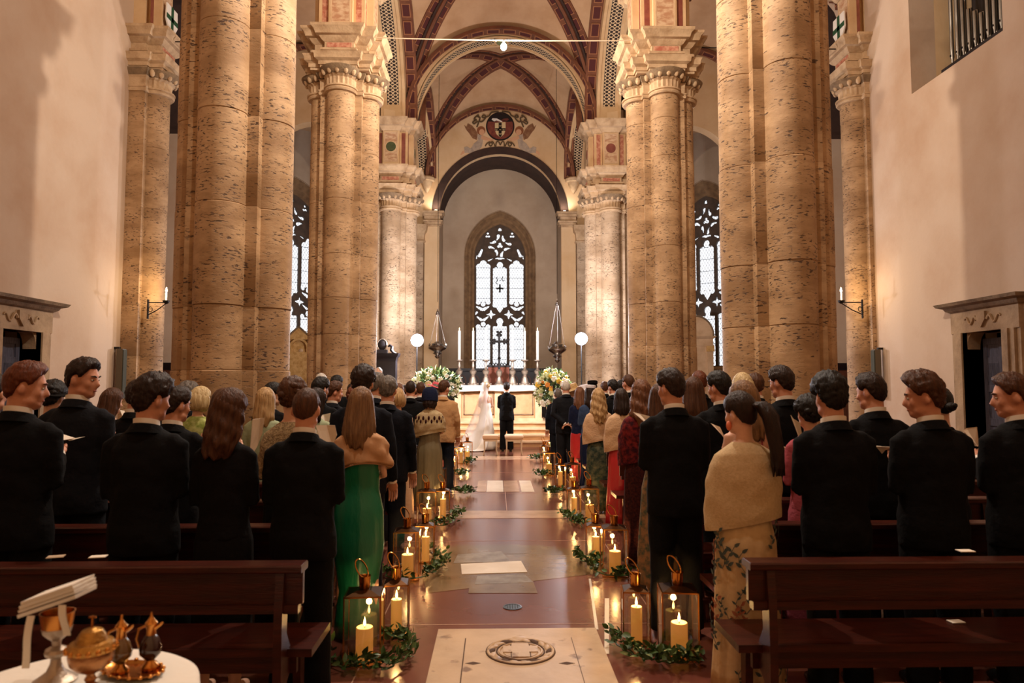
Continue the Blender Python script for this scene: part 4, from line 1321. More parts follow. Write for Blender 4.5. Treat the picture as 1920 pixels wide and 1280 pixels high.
# ------------------------------------------------------------------ aedicules under the chapel windows
GILT_ST = mat('gilded_stone', '#d9b071', 0.5, var=(8, '#b5843e', 0.4, 0.7), bump=(30, 0.4), world=True)
p = at(561, 660, 24.3)
ae = empty('gabled_tabernacle', (p.x, 24.3, 0), label='gilded gabled shrine with an arched relief below the left chapel window', cat='shrine')
zt = at(561, 614, 24.3).z
MB().box2(p.x - 0.42, p.x + 0.42, 24.2, 24.7, 0, zt - 0.85).build('plinth', GILT_ST, ae)
MB().box2(p.x - 0.45, p.x + 0.45, 24.35, 24.6, zt - 1.9, zt - 0.35).build('back_panel', GILT_ST, ae)
for q in (-1, 1):
    MB().box2(p.x + q * 0.32, p.x + q * 0.45, 24.2, 24.4, zt - 1.9, zt - 0.42).build('pilaster', GILT_ST, ae)
a_o = arch_pts(p.x, 0.34, zt - 1.8, zt - 0.72, 16); a_i = arch_pts(p.x, 0.27, zt - 1.8, zt - 0.72, 16)
MB().prism(a_o + a_i[::-1], lambda a, b: (a, 24.22, b), lambda a, b: (a, 24.36, b)).build('arch', GILT_ST, ae)
MB().prism([(p.x - 0.5, zt - 0.42), (p.x + 0.5, zt - 0.42), (p.x, zt)], lambda a, b: (a, 24.2, b), lambda a, b: (a, 24.6, b)).build('gable', GILT_ST, ae)
for q in (-1, 1):
    MB().tube([(p.x + q * 0.52, 24.2, zt - 0.44), (p.x, 24.2, zt + 0.03)], 0.035, 6).build('gable_moulding', STONE_D, ae)
rng = random.Random(5)
for k in range(9):
    MB().ell((p.x + rng.uniform(-0.18, 0.18), 24.34, zt - 0.8 - 0.1 * k), 0.08, 0.03, 0.07, 8, 6).build('relief_figure', MARBLE_L, ae)
p = at(1313, 660, 24.3); ztop = at(1318, 594, 24.3).z
ae = empty('arched_side_altar', (p.x - 0.2, 24.3, 0), label='cream side altar with rounded pediment below the right chapel window', cat='altar')
zc = at(1318, 630, 24.3).z
MB().box2(p.x - 0.75, p.x + 0.45, 24.25, 24.8, 0, zc - 0.35).build('body', MARBLE_L, ae)
MB().loft([[(p.x - 0.75 - e, 24.25 - e, z), (p.x + 0.45 + e, 24.25 - e, z), (p.x + 0.45 + e, 24.8, z), (p.x - 0.75 - e, 24.8, z)] for z, e in ((zc - 0.35, 0.02), (zc - 0.3, 0.03), (zc - 0.3, 0.0), (zc - 0.1, 0.0), (zc - 0.06, 0.06), (zc, 0.1))]).build('entablature', MARBLE_L, ae)
MB().prism([(p.x - 0.75 + 0.0, zc)] + [(p.x - 0.15 - 0.6 * math.cos(PI * k / 16), zc + (ztop - zc) * math.sin(PI * k / 16)) for k in range(17)], lambda a, b: (a, 24.25, b), lambda a, b: (a, 24.7, b)).build('rounded_pediment', MARBLE_L, ae)
MB().tube([(p.x - 0.15 - 0.62 * math.cos(PI * k / 16), 24.24, zc + (ztop - zc + 0.03) * math.sin(PI * k / 16)) for k in range(17)], 0.035, 6).build('pediment_moulding', STONE_D, ae)
for q in (-0.68, 0.33):
    MB().box2(p.x + q - 0.1, p.x + q + 0.1, 24.18, 24.3, 0, zc - 0.35).build('pilaster', MARBLE_L, ae)
    MB().box2(p.x + q - 0.13, p.x + q + 0.13, 24.14, 24.3, zc - 0.55, zc - 0.35).build('pilaster_capital', GILT_ST, ae)

# tall black baroque frame with scrolls beside the left pier (behind the priest)
p = at(722, 690, 18.8)
bk = empty('black_lectern_back', (p.x, 18.8, 0), label='tall black carved wooden backboard with scroll and oval, behind the priest', cat='backboard')
zt = at(722, 662, 18.8).z
x0, x1 = at(704, 690, 18.8).x, at(742, 690, 18.8).x
MB().box2(x0, x1, 18.75, 19.1, 0, zt - 0.2).build('body', WOOD_K, bk)
MB().loft([[(x0 - e, 18.75 - e, z), (x1 + e, 18.75 - e, z), (x1 + e, 19.1, z), (x0 - e, 19.1, z)] for z, e in ((zt - 0.22, 0.0), (zt - 0.12, 0.02), (zt - 0.08, 0.06), (zt, 0.09))]).build('cornice', WOOD_K, bk)
MB().box2(x0 + 0.02, x0 + 0.3, 18.8, 19.0, zt, zt + 0.1).build('oval_stand', WOOD_K, bk)
q = at(715.5, 646, 18.8)
MB().ell((q.x, 18.9, q.z), 0.125, 0.04, 0.155, 20, 10).build('oval', WOOD_K, bk)
MB().tube([(q.x + 0.128 * math.cos(a), 18.88, q.z + 0.158 * math.sin(a)) for a in [2 * PI * i / 24 for i in range(24)]], 0.015, 6, loop=True).build('oval_rim', PEWTER, bk)
MB().tube([at(728, 650, 18.85), at(731, 647, 18.85), at(735, 650, 18.85), at(734, 656, 18.85), at(738, 661, 18.85), at(744, 663, 18.85)], [0.03, 0.035, 0.045, 0.05, 0.045, 0.02], 8).build('scroll', WOOD_K, bk)

# ------------------------------------------------------------------ altar and its steps
YA = 21.0                                    # altar front
st = empty('altar_steps', (0, 19.4, 0), label='four pale marble altar steps behind the couple', cat='steps')
SZ = [0.16, 0.32, 0.48, 0.64]
SY = [19.4, 19.75, 20.1, 20.45]
SXL = [-2.4, -2.35, -2.25, -1.9]; SXR = [1.62, 1.62, 1.6, 1.42]
for k in range(4):
    MB().box2(SXL[k], SXR[k], SY[k], 23.4, (SZ[k - 1] if k else 0), SZ[k] - 0.045).build('riser', MARBLE, st)
    MB().box2(SXL[k] - 0.03, SXR[k] + 0.03, SY[k] - 0.04, 23.4, SZ[k] - 0.045, SZ[k]).build('tread', MARBLE_L, st)
ax0, ax1 = at(853, 760, YA).x, at(1015, 760, YA).x
ac = (ax0 + ax1) / 2
al = empty('altar', (ac, YA, 0.64), label='cream marble altar with framed front panels and white altar cloth', cat='altar')
ZT_ = 1.70
MB().box2(ax0, ax1, YA, YA + 0.95, 0.64, ZT_ - 0.1).build('body', MARBLE, al)
MB().box2(ax0 - 0.04, ax1 + 0.04, YA - 0.05, YA + 0.97, 0.64, 0.72).build('plinth', MARBLE_L, al)
for k in range(5):
    x = ax0 + 0.09 + (ax1 - ax0 - 0.18) * k / 4
    if k in (1, 3): continue
    MB().box2(x - 0.1, x + 0.1, YA - 0.04, YA + 0.02, 0.72, ZT_ - 0.1).build('pilaster', MARBLE_L, al)
for k in range(2):
    xa = ax0 + 0.26 + k * (ax1 - ax0 - 0.2) / 2; xb = xa + (ax1 - ax0) / 2 - 0.4
    z0, z1 = 0.82, ZT_ - 0.2
    for a, b, c, d in ((xa, xb, z0, z0 + 0.03), (xa, xb, z1 - 0.03, z1), (xa, xa + 0.03, z0, z1), (xb - 0.03, xb, z0, z1)):
        MB().box2(a, b, YA - 0.02, YA + 0.01, c, d).build('panel_frame', STONE_D, al, smooth=0)
MB().loft([[(ax0 - e, YA - e, z), (ax1 + e, YA - e, z), (ax1 + e, YA + 0.97, z), (ax0 - e, YA + 0.97, z)] for z, e in ((ZT_ - 0.12, 0.02), (ZT_ - 0.08, 0.06), (ZT_ - 0.05, 0.12), (ZT_, 0.13))]).build('table_slab', MARBLE_L, al)
cl = MB()
cx0, cx1 = ax0 - 0.135, ax1 + 0.135
cl.box2(cx0, cx1, YA - 0.14, YA + 0.955, ZT_ + 0.002, ZT_ + 0.012)
rows = []
for i in range(61):
    x = cx0 + (cx1 - cx0) * i / 60
    rows.append([(x, YA - 0.142, ZT_ + 0.012), (x, YA - 0.148 - 0.004 * math.sin(i * 1.3), ZT_ - 0.06), (x, YA - 0.15 - 0.008 * math.sin(i * 1.3), ZT_ - 0.16 - 0.012 * math.sin(i * 0.21))])
cl.loft(rows, cap=False, closed=False)
cl.build('altar_cloth', LINEN, None).data.name = 'altar_cloth'
tag(SC.objects['altar_cloth'], 'white linen cloth lying over the marble altar top', 'cloth')

# altar candlesticks and candles
ZC0 = ZT_ + 0.0135
def candlestick(px, candle):
    p = at(px, 715, YA + 0.62)
    r0 = 0.17
    t = empty('candlestick', (p.x, YA + 0.62, ZC0))
    MB().lathe([(r0, 0), (r0, 0.03), (r0 * 0.8, 0.05), (r0 * 0.62, 0.12), (r0 * 0.5, 0.2), (r0 * 0.35, 0.26), (r0 * 0.42, 0.28), (r0 * 0.3, 0.31)], 3 * 6, (0, 0, 0)).build('foot', PEWTER, t, local=True)
    for a in range(3):
        an = -PI / 2 + a * 2 * PI / 3
        MB().ell((r0 * math.cos(an), r0 * math.sin(an), 0.037), 0.03, 0.03, 0.035, 8, 6).build('paw_foot', PEWTER, t, local=True)
    MB().lathe([(0.04, 0.3), (0.095, 0.37), (0.11, 0.43), (0.075, 0.47), (0.04, 0.5), (0.05, 0.52), (0.034, 0.54), (0.045, 0.62), (0.032, 0.7), (0.04, 0.73)], 16).build('stem', PEWTER, t, local=True)
    MB().lathe([(0.04, 0.73), (0.11, 0.76), (0.115, 0.79), (0.06, 0.785), (0.04, 0.77)], 16).build('drip_pan', PEWTER, t, local=True)
    return t, p.x


sticks = [(861, 'b'), (887, 's'), (911, 's'), (961, 's'), (984, 's'), (1008, 'b')]
for k, (px, c) in enumerate(sticks):
    t, x = candlestick(px, c)
    big = c == 'b'
    nm = ['outermost silver altar candlestick towards the green disc pier', 'silver altar candlestick second from the green disc pier', 'silver altar candlestick just beside the wooden tabernacle, bride side', 'silver altar candlestick just beside the wooden tabernacle, groom side', 'silver altar candlestick second from the red disc pier', 'outermost silver altar candlestick by the yellow flowers'][k]
    tag(t, nm, 'candlestick', 'altar candlesticks')
    h = 0.92
    r = 0.042 if big else 0.034
    cn = empty('altar_candle', (x, YA + 0.62, ZC0 + 0.775), label='tall white candle in the ' + nm.replace('silver altar ', ''), cat='candle', group='altar candles')
    MB().lathe([(r, 0), (r, h), (r * 0.7, h + 0.01)], 14).build('wax', WAXW, cn, local=True)
    wk = MB().tube([(0, 0, h), (0, 0, h + 0.05)], 0.006, 5).build('wick', IRON, cn, local=True)
    MB().lathe([(0.005, h + 0.02), (0.014, h + 0.05), (0.003, h + 0.1)], 8).build('flame', mat('altar_flame', '#ffd9a0', 0.5, emit=('#ffd9a0', 6)), wk, local=True)
# altar cross
p = at(936, 690, YA + 0.72)
cr = empty('altar_cross', (p.x, YA + 0.72, ZC0), label='dark ornate metal altar cross on a tall silver foot', cat='cross')
MB().lathe([(0.15, 0), (0.15, 0.03), (0.1, 0.08), (0.07, 0.2), (0.05, 0.26), (0.08, 0.32), (0.1, 0.42), (0.05, 0.48), (0.03, 0.5)], 18).build('foot', PEWTER, cr, local=True)
zt = at(936, 624, YA + 0.72).z - ZC0; za_ = at(936, 640, YA + 0.72).z - ZC0
MB().tube([(0, 0, 0.48), (0, 0, zt - 0.05)], 0.036, 8).build('shaft', IRON, cr, local=True)
MB().lathe([(0.02, 0.78), (0.06, 0.84), (0.02, 0.9)], 10).build('knop', IRON, cr, local=True)
MB().box(0, 0, za_, 0.4, 0.04, 0.075).build('cross_arm', IRON, cr, local=True)
for dx, dz in ((-0.21, 0), (0.21, 0), (0, zt - za_ - 0.02)):
    b = MB()
    for ex, ez in ((0, 0), (0.05, 0.05), (-0.05, 0.05), (0.05, -0.05), (-0.05, -0.05)):
        b.ell((dx + ex, 0, za_ + dz + ez), 0.045, 0.025, 0.045, 8, 6)
    b.build('trefoil_end', IRON, cr, local=True)
cg = MB()
cg.tube([(0, -0.04, za_ - 0.36), (0, -0.05, za_ - 0.18), (0, -0.045, za_ - 0.03)], [0.012, 0.022, 0.03], 7)
for q in (-1, 1): cg.tube([(0, -0.045, za_ - 0.05), (q * 0.09, -0.04, za_ - 0.01), (q * 0.16, -0.03, za_ + 0.02)], [0.014, 0.01, 0.008], 6)
cg.ell((0, -0.05, za_ + 0.02), 0.02, 0.02, 0.027, 8, 6)
cg.build('corpus', IRON, cr, local=True)
# tabernacle
tx0, tx1 = at(915, 700, YA + 0.95).x, at(955, 700, YA + 0.95).x
tz1 = at(935, 688, YA + 0.95).z
tb = empty('tabernacle', ((tx0 + tx1) / 2, YA + 1.15, ZC0), label='brown wooden tabernacle with a carved crown behind the cross', cat='tabernacle')
TBW = mat('tabernacle_wood', '#6e3524', 0.4, var=(5, '#83452f', 0.4, 0.7))
MB().box2(tx0, tx1, YA + 1.02, YA + 1.45, 0.645, tz1).build('body', TBW, tb)
MB().box2(tx0 - 0.05, tx1 + 0.05, YA + 1.0, YA + 1.5, tz1, tz1 + 0.06).build('cornice', WOOD_K, tb)
MB().box2(tx0 + 0.12, tx1 - 0.12, YA + 1.0, YA + 1.03, ZC0 + 0.05, tz1 - 0.06).build('door', TBW, tb)
for k in range(7):
    x = tx0 + 0.06 + (tx1 - tx0 - 0.12) * k / 6
    MB().tube([(x - 0.04, YA + 1.1, tz1 + 0.06), (x, YA + 1.08, tz1 + 0.14), (x + 0.04, YA + 1.1, tz1 + 0.09)], 0.018, 6).build('crest_scroll', IRON, tb)

# choir stalls behind the altar
sz = at(937, 690, 26.6).z
cs = empty('choir_stalls', (0, 27.0, 0), label='long dark wooden choir stall back with arched panels behind the altar', cat='choir stall')
MB().box2(-2.25, 2.25, 26.9, 27.2, 0, sz - 0.1).build('back', WOOD_K, cs)
MB().box2(-2.28, 2.28, 26.78, 27.25, sz - 0.1, sz).build('top_rail', WOOD_K, cs)
for k in range(9):
    x = -2.0 + 4.0 * k / 8
    pa = arch_pts(x, 0.2, sz - 0.95, sz - 0.45, 10); pb = arch_pts(x, 0.15, sz - 0.95, sz - 0.45, 10)
    MB().prism(pa + pb[::-1], lambda a, b: (a, 26.85, b), lambda a, b: (a, 26.92, b)).build('arched_panel', WOOD_B, cs)

# hanging silver lamps
for k, (px, pyt, pyc, pyb, ld_) in enumerate(((820, 560, 590, 672, 'green disc'), (1045, 545, 572, 680, 'red disc'))):
    Y = 22.6
    p = at(px, 655, Y)
    t = empty('sanctuary_lamp', (p.x, Y, 0), label='ornate silver hanging lamp on chains near the %s pier' % ld_, cat='hanging lamp', group='silver hanging lamps')
    z = lambda py: at(px, py, Y).z
    zb0, zb1 = z(pyb), z(640)
    H = zb1 - zb0
    MB().lathe([(0.02, 0), (0.05, 0.04 * H), (0.09, 0.12 * H), (0.05, 0.2 * H), (0.16, 0.3 * H), (0.09, 0.38 * H), (0.27, 0.55 * H), (0.3, 0.63 * H), (0.26, 0.72 * H), (0.16, 0.8 * H), (0.2, 0.86 * H), (0.13, 0.9 * H), (0.06, H)], 20, (p.x, Y, zb0)).build('bowl', SILVER, t)
    for a in range(3):
        an = a * 2 * PI / 3 + 0.5
        q = Vector((p.x + 0.29 * math.cos(an), Y + 0.29 * math.sin(an), zb0 + 0.66 * H))
        MB().tube([q, q + Vector((0.04 * math.cos(an), 0.04 * math.sin(an), 0.06)), q + Vector((0.02 * math.cos(an), 0.02 * math.sin(an), 0.12)), q + Vector((-0.01, 0, 0.08))], 0.03, 6).build('bracket', SILVER, t)
        n = 14
        top = Vector((p.x + 0.04 * math.cos(an), Y + 0.04 * math.sin(an), z(pyc)))
        ch = MB()
        st_ = q + Vector((0, 0, 0.1))
        for i in range(n * 2):
            c_ = st_.lerp(top, (i + 0.5) / (n * 2))
            ch.ell(c_, 0.009, 0.009, (top - st_).length / (n * 4) * 1.1, 6, 4)
        ch.build('chain', SILVER, t)
    MB().lathe([(0.07, 0), (0.08, 0.03), (0.04, 0.06), (0.05, 0.09), (0.02, 0.13), (0.012, 0.2)], 14, (p.x, Y, z(pyc))).build('crown', SILVER, t)
    MB().tube([(p.x, Y, z(pyt) - 0.1), (p.x, Y, 12.6)], 0.008, 5).build('hanging_rod', IRON, t)

# flood lights on stands
for k, (px, py) in enumerate(((782, 638), (1090, 635))):
    Y = 19.05
    p = at(px, py, Y)
    t = empty('flood_light', (p.x, Y, 0), label='bright white flood light on a thin black stand beside the %s pier' % ('green disc' if k == 0 else 'red disc'), cat='flood light', group='flood lights')
    MB().tube([(p.x, Y, 0.02), (p.x, Y, p.z - 0.1)], 0.016, 8).build('pole', BLACKM, t)
    for a in range(3):
        an = a * 2 * PI / 3 + 0.3
        MB().tube([(p.x, Y, 0.7), (p.x + 0.4 * math.cos(an), Y + 0.4 * math.sin(an), 0.015)], 0.012, 6).build('leg', BLACKM, t)
    rg = lambda r_, y_: [(p.x + r_ * math.cos(2 * PI * i / 28), y_, p.z + r_ * math.sin(2 * PI * i / 28)) for i in range(28)]
    MB().loft([rg(0.17, Y), rg(0.185, Y + 0.01), rg(0.15, Y + 0.12), rg(0.08, Y + 0.2)]).build('housing', BLACKM, t)
    MB().loft([rg(0.165, Y - 0.012), rg(0.17, Y - 0.004)]).build('lamp_face', FLOODE, t)
    ld = bpy.data.lights.new('flood', 'POINT'); ld.energy = FLOOD_W; ld.color = (0.96, 0.93, 1.0); ld.shadow_soft_size = 0.12
    lo = bpy.data.objects.new('flood', ld); COL.objects.link(lo); lo.parent = t; lo.location = Vector((p.x * 0.97, Y - 0.3, p.z + 0.1)) - t.location

# ------------------------------------------------------------------ flowers
LEAF_D = mat('dark_leaf', '#2f4a1c', 0.5, var=(8, '#46622a', 0.4, 0.7))
LEAF_L = mat('pale_leaf', '#8a9a5c', 0.55, var=(6, '#a9b47c', 0.4, 0.7))
FLW = mat('white_petal', '#efeadb', 0.7)
FLY = mat('yellow_petal', '#e0b23c', 0.7)
FLO = mat('orange_petal', '#d98a3a', 0.7)
FLG = mat('green_white_petal', '#c9cf9c', 0.7)
LEAF_SH = [(0, 0, 0), (0.28, 0.22, 0.05), (0.62, 0.2, 0.06), (1, 0, -0.06), (0.62, -0.2, 0.06), (0.28, -0.22, 0.05), (0.5, 0, 0)]
LEAF_F = [(0, 1, 6), (1, 2, 6), (2, 3, 6), (3, 4, 6), (4, 5, 6), (5, 0, 6)]


def add_leaf(mb, p, d, size, rnd):
    d = Vector(d).normalized()
    up = Vector((rnd.uniform(-1, 1), rnd.uniform(-1, 1), rnd.uniform(0.2, 1)))
    sd = d.cross(up).normalized(); nn = sd.cross(d)
    mb.add([Vector(p) + (d * x + sd * y + nn * z) * size for x, y, z in LEAF_SH], LEAF_F)


def bouquet(px, py0, py1, Y, w, colours, label, seed, vase=True):
    rnd = random.Random(seed)
    top = at(px, py0, Y).z; bot = at(px, py1, Y).z
    x = at(px, 700, Y).x
    t = empty('flower_arrangement', (x, Y, 0), label=label, cat='flowers')
    zc, rz = (top + bot) / 2, (top - bot) / 2
    if vase:
        MB().lathe([(0.16, 0), (0.17, 0.03), (0.06, 0.12), (0.05, bot - 0.4), (0.12, bot - 0.25), (0.17, bot + 0.1), (0.18, bot + 0.15), (0.15, bot + 0.14)], 20, (x, Y, 0)).build('pedestal_urn', PEWTER, t)
    g = [MB(), MB()]
    for k in range(800):
        th = rnd.uniform(0, 2 * PI); e = math.asin(rnd.uniform(-0.75, 1)); r = rnd.uniform(0.45, 1.02) ** 0.6
        d = Vector((math.cos(th) * math.cos(e), math.sin(th) * math.cos(e), math.sin(e)))
        p = Vector((x + d.x * w * r, Y + d.y * w * 0.8 * r, zc + d.z * rz * r))
        add_leaf(g[k % 3 == 0], p, d + Vector((rnd.uniform(-.5, .5), rnd.uniform(-.5, .5), rnd.uniform(-.2, .8))), rnd.uniform(0.07, 0.16), rnd)
    g[0].build('dark_foliage', LEAF_D, t)['kind'] = 'stuff'
    g[1].build('pale_foliage', LEAF_L, t)['kind'] = 'stuff'
    for m, n in colours:
        for k in range(n):
            th = rnd.uniform(PI * 0.95, PI * 2.05); e = math.asin(rnd.uniform(-0.7, 0.97))
            d = Vector((math.cos(th) * math.cos(e), math.sin(th) * math.cos(e), math.sin(e)))
            c_ = Vector((x + d.x * w * 0.98, Y + d.y * w * 0.82, zc + d.z * rz * 0.98))
            b = MB(); s_ = rnd.uniform(0.035, 0.07)
            b.ell(c_, s_ * 0.6, s_ * 0.6, s_ * 0.6, 8, 5)
            for q in range(5):
                a = q * 2 * PI / 5 + th
                b.ell(c_ + Vector((math.cos(a), -0.4, math.sin(a))) * s_ * 0.7, s_ * 0.6, s_ * 0.35, s_ * 0.6, 7, 4)
            b.build('blossom', m, t)
    st_ = MB()
    for k in range(16):
        th = rnd.uniform(0, 2 * PI)
        st_.tube([(x, Y, bot), (x + math.cos(th) * w * 0.5, Y + math.sin(th) * w * 0.4, zc), (x + math.cos(th) * w * 0.9, Y + math.sin(th) * w * 0.7, zc + rz * rnd.uniform(0.3, 1.0))], 0.008, 4)
    st_.build('stems', LEAF_D, t)['kind'] = 'stuff'
    return t


bouquet(1036, 692, 772, 18.85, 0.46, ((FLW, 30), (FLG, 30), (FLY, 16), (FLO, 12)), 'tall urn of white, yellow and orange flowers beside the altar', 3)
bouquet(818, 692, 752, 18.6, 0.62, ((FLW, 40), (FLG, 24)), 'white lily and green foliage arrangement beside the black backboard', 4)
lc = at(1050, 762, 18.2)
o = MB().box(lc.x - 0.1, 18.2, lc.z, 0.2, 0.02, 0.26, Matrix.Rotation(-0.3, 3, 'X')).build('order_card', PAPER)
tag(o, 'white sheet of paper propped in front of the yellow flower urn', 'paper')
o = empty('card_stand', (lc.x - 0.1, 18.25, 0), label='small dark wooden stand holding the white sheet by the flowers', cat='stand')
MB().box(lc.x - 0.1, 18.27, lc.z - 0.14, 0.3, 0.1, 0.03).build('ledge', WOOD_B, o)
MB().box(lc.x - 0.1, 18.27, (lc.z - 0.15) / 2, 0.06, 0.06, lc.z - 0.15).build('post', WOOD_B, o)

# ------------------------------------------------------------------ two upholstered stools for the couple
STOOLF = mat('stool_fabric', '#cba98a', 0.85)
STOOLW = mat('stool_wood', '#c9b296', 0.5)
for k, (xa, xb, yb) in enumerate(((905, 934, 853), (947, 981, 853))):
    f0, f1 = on_floor(xa, yb), on_floor(xb, yb)
    Y = f0.y; x0, x1 = f0.x, f1.x
    t = empty('stool', ((x0 + x1) / 2, Y, 0), label='low cream upholstered stool with curved legs behind the %s' % ('bride' if k == 0 else 'groom'), cat='stool', group='stools behind the couple')
    W = x1 - x0
    rg = []
    for z, e in ((0.38, -0.02), (0.40, 0.0), (0.46, 0.01), (0.49, -0.02), (0.5, -0.08)):
        rg.append([((x0 + x1) / 2 + sx * (W / 2 + e), Y + 0.17 + sy * (0.2 + e), z) for sx, sy in ((-1, -1), (1, -1), (1, 1), (-1, 1))])
    MB().loft(rg).build('seat', STOOLF, t, smooth=60)
    for sx in (-1, 1):
        for sy in (-1, 1):
            cx = (x0 + x1) / 2 + sx * (W / 2 - 0.04); cy = Y + 0.17 + sy * 0.16
            MB().tube([(cx + sx * 0.02, cy, 0), (cx - sx * 0.005, cy, 0.12), (cx, cy, 0.26), (cx, cy, 0.39)], [0.016, 0.014, 0.018, 0.024], 8).build('leg', STOOLW, t)
    MB().box((x0 + x1) / 2, Y + 0.01, 0.36, W - 0.08, 0.02, 0.05).box((x0 + x1) / 2, Y + 0.33, 0.36, W - 0.08, 0.02, 0.05).build('apron', STOOLW, t)

# ------------------------------------------------------------------ pews
def make_pew(L):
    """local frame: x from 0 (aisle end) to L, y forward; back at y = 0, seat towards +y"""
    t = empty('pew')
    tr = MB().loft([[(0, y, z), (L, y, z), (L, y2, z2), (0, y2, z2)] for y, z, y2, z2 in ((-0.055, 0.855, 0.055, 0.855),)] + [[(0, -0.06, 0.862), (L, -0.06, 0.862), (L, 0.06, 0.862), (0, 0.06, 0.862)], [(0, -0.06, 0.885), (L, -0.06, 0.885), (L, 0.06, 0.885), (0, 0.06, 0.885)], [(0.004, -0.053, 0.892), (L, -0.053, 0.892), (L, 0.053, 0.892), (0.004, 0.053, 0.892)]])
    tr.build('top_rail', WOOD, t, local=True)
    MB().box2(0.005, L, -0.012, 0.018, 0.70, 0.858).build('back_board', WOOD, t, local=True)
    MB().box2(0.02, L, -0.035, 0.02, 0.66, 0.70).build('lower_rail', WOOD, t, local=True)
    MB().loft([[(-0.03, 0.04, z), (L, 0.04, z), (L, 0.42, z), (-0.03, 0.42, z)] for z in (0.43, 0.445, 0.468)]).build('seat', WOOD, t, local=True)
    MB().box2(0.06, L, 0.10, 0.13, 0.33, 0.43).build('seat_apron', WOOD, t, local=True)
    for x in [0.11, L - 0.2] + ([L / 2] if L > 2.2 else []):
        # shaped upright: curved between rail and seat
        prof = [(-0.03, 0.86), (-0.05, 0.7), (-0.055, 0.47), (-0.05, 0.3), (-0.09, 0.0), (0.0, 0.0), (0.03, 0.3), (0.22, 0.42), (0.1, 0.46), (0.03, 0.55), (0.04, 0.66), (0.02, 0.86)]
        MB().prism(prof, lambda a, b: (x - 0.02, a, b), lambda a, b: (x + 0.02, a, b)).build('upright', WOOD, t, local=True, smooth=50)
        MB().prism([(0.3, 0.0), (0.36, 0.0), (0.36, 0.43), (0.28, 0.43)], lambda a, b: (x - 0.02, a, b), lambda a, b: (x + 0.02, a, b)).build('front_leg', WOOD, t, local=True)
    MB().box2(0.05, L, -0.13, -0.06, 0.15, 0.175).build('kneeler', WOOD, t, local=True)
    return t


ROWS = [3.45 + 0.92 * k for k in range(14)]
pl, ps = make_pew(4.6), make_pew(1.26)
used = {'l': False, 's': False}
ORD = ['first', 'second', 'third', 'fourth', 'fifth', 'sixth', 'seventh', 'eighth', 'ninth', 'tenth', 'eleventh', 'twelfth', 'thirteenth', 'fourteenth']
for s in (-1, 1):
    for k, y in enumerate(ROWS):
        kk = 'l' if k < 5 else 's'
        pr = pl if kk == 'l' else ps
        o = pr if not used[kk] else copy_tree(pr)
        used[kk] = True
        o.location = (s * (1.08 if k < 1 else 1.27), y, 0)
        # the seat lies towards the altar on both sides: mirror in x for the left block
        o.scale = (s, 1, 1)
        tag(o, 'dark wooden pew, %s row from the tomb slab, %s side' % (ORD[k], 'green dress' if s < 0 else 'embroidered skirt'), 'pew', 'pews')

# ------------------------------------------------------------------ lanterns, candles, garlands along the aisle
def make_lantern(w, h):
    t = empty('lantern')
    b = 0.009
    fr = MB()
    for sx in (-1, 1):
        for sy in (-1, 1):
            MB().box(sx * (w / 2 - b / 2), sy * (w / 2 - b / 2), h / 2, b, b, h).build('corner_post', GOLD, t, local=True, smooth=0)
    for z in (b / 2, h - b / 2):
        e = MB()
        for q in (-1, 1):
            e.box(0, q * (w / 2 - b / 2), z, w, b, b).box(q * (w / 2 - b / 2), 0, z, b, w, b)
        e.build('base_frame' if z < 0.1 else 'top_frame', GOLD, t, local=True, smooth=0)
    MB().box(0, 0, 0.004, w - 0.01, w - 0.01, 0.006).build('floor_plate', GOLD, t, local=True, smooth=0)
    for k in range(4):
        R3 = Matrix.Rotation(k * PI / 2, 3, 'Z')
        c_ = R3 @ Vector((0, -w / 2 + b / 2, h / 2))
        MB().box(c_.x, c_.y, c_.z, w - 2 * b, 0.003, h - 2 * b, R3).build('pane', GLASS, t, local=True, smooth=0)
    # sloping roof, open chimney with cap, ring handle
    q = w / 2 - 0.004
    MB().loft([[(-q, -q, h - 0.004), (q, -q, h - 0.004), (q, q, h - 0.004), (-q, q, h - 0.004)], [(-q * 0.4, -q * 0.4, h + 0.02), (q * 0.4, -q * 0.4, h + 0.02), (q * 0.4, q * 0.4, h + 0.02), (-q * 0.4, q * 0.4, h + 0.02)]]).build('roof', BRASS_D, t, local=True, smooth=0)
    chm = MB().lathe([(0.03, h + 0.015), (0.034, h + 0.03), (0.038, h + 0.1), (0.041, h + 0.102), (0.036, h + 0.1), (0.03, h + 0.05)], 18).build('chimney', GOLD, t, local=True)
    MB().tube([(-0.02 + 0.034 * math.cos(a) - 0.025 * math.sin(a), 0.02 * math.sin(a), h + 0.145 + 0.055 * math.sin(a)) for a in [2 * PI * i / 20 for i in range(20)]], 0.005, 6, loop=True).build('ring_handle', GOLD, chm, local=True)
    return t


def make_candle(r, h):
    t = empty('pillar_candle')
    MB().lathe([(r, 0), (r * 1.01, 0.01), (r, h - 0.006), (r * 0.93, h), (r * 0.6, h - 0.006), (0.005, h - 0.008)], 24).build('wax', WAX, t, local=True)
    wk = MB().tube([(0, 0, h - 0.01), (0.002, 0, h + 0.012)], 0.0025, 5).build('wick', IRON, t, local=True)
    MB().lathe([(0.002, h + 0.006), (0.008, h + 0.018), (0.0075, h + 0.03), (0.003, h + 0.05), (0.0005, h + 0.062)], 10).build('flame', FLAME, wk, local=True)
    return t


LBIG, LSML = make_lantern(0.235, 0.43), make_lantern(0.185, 0.36)
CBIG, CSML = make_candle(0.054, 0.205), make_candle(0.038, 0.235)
lused = set()
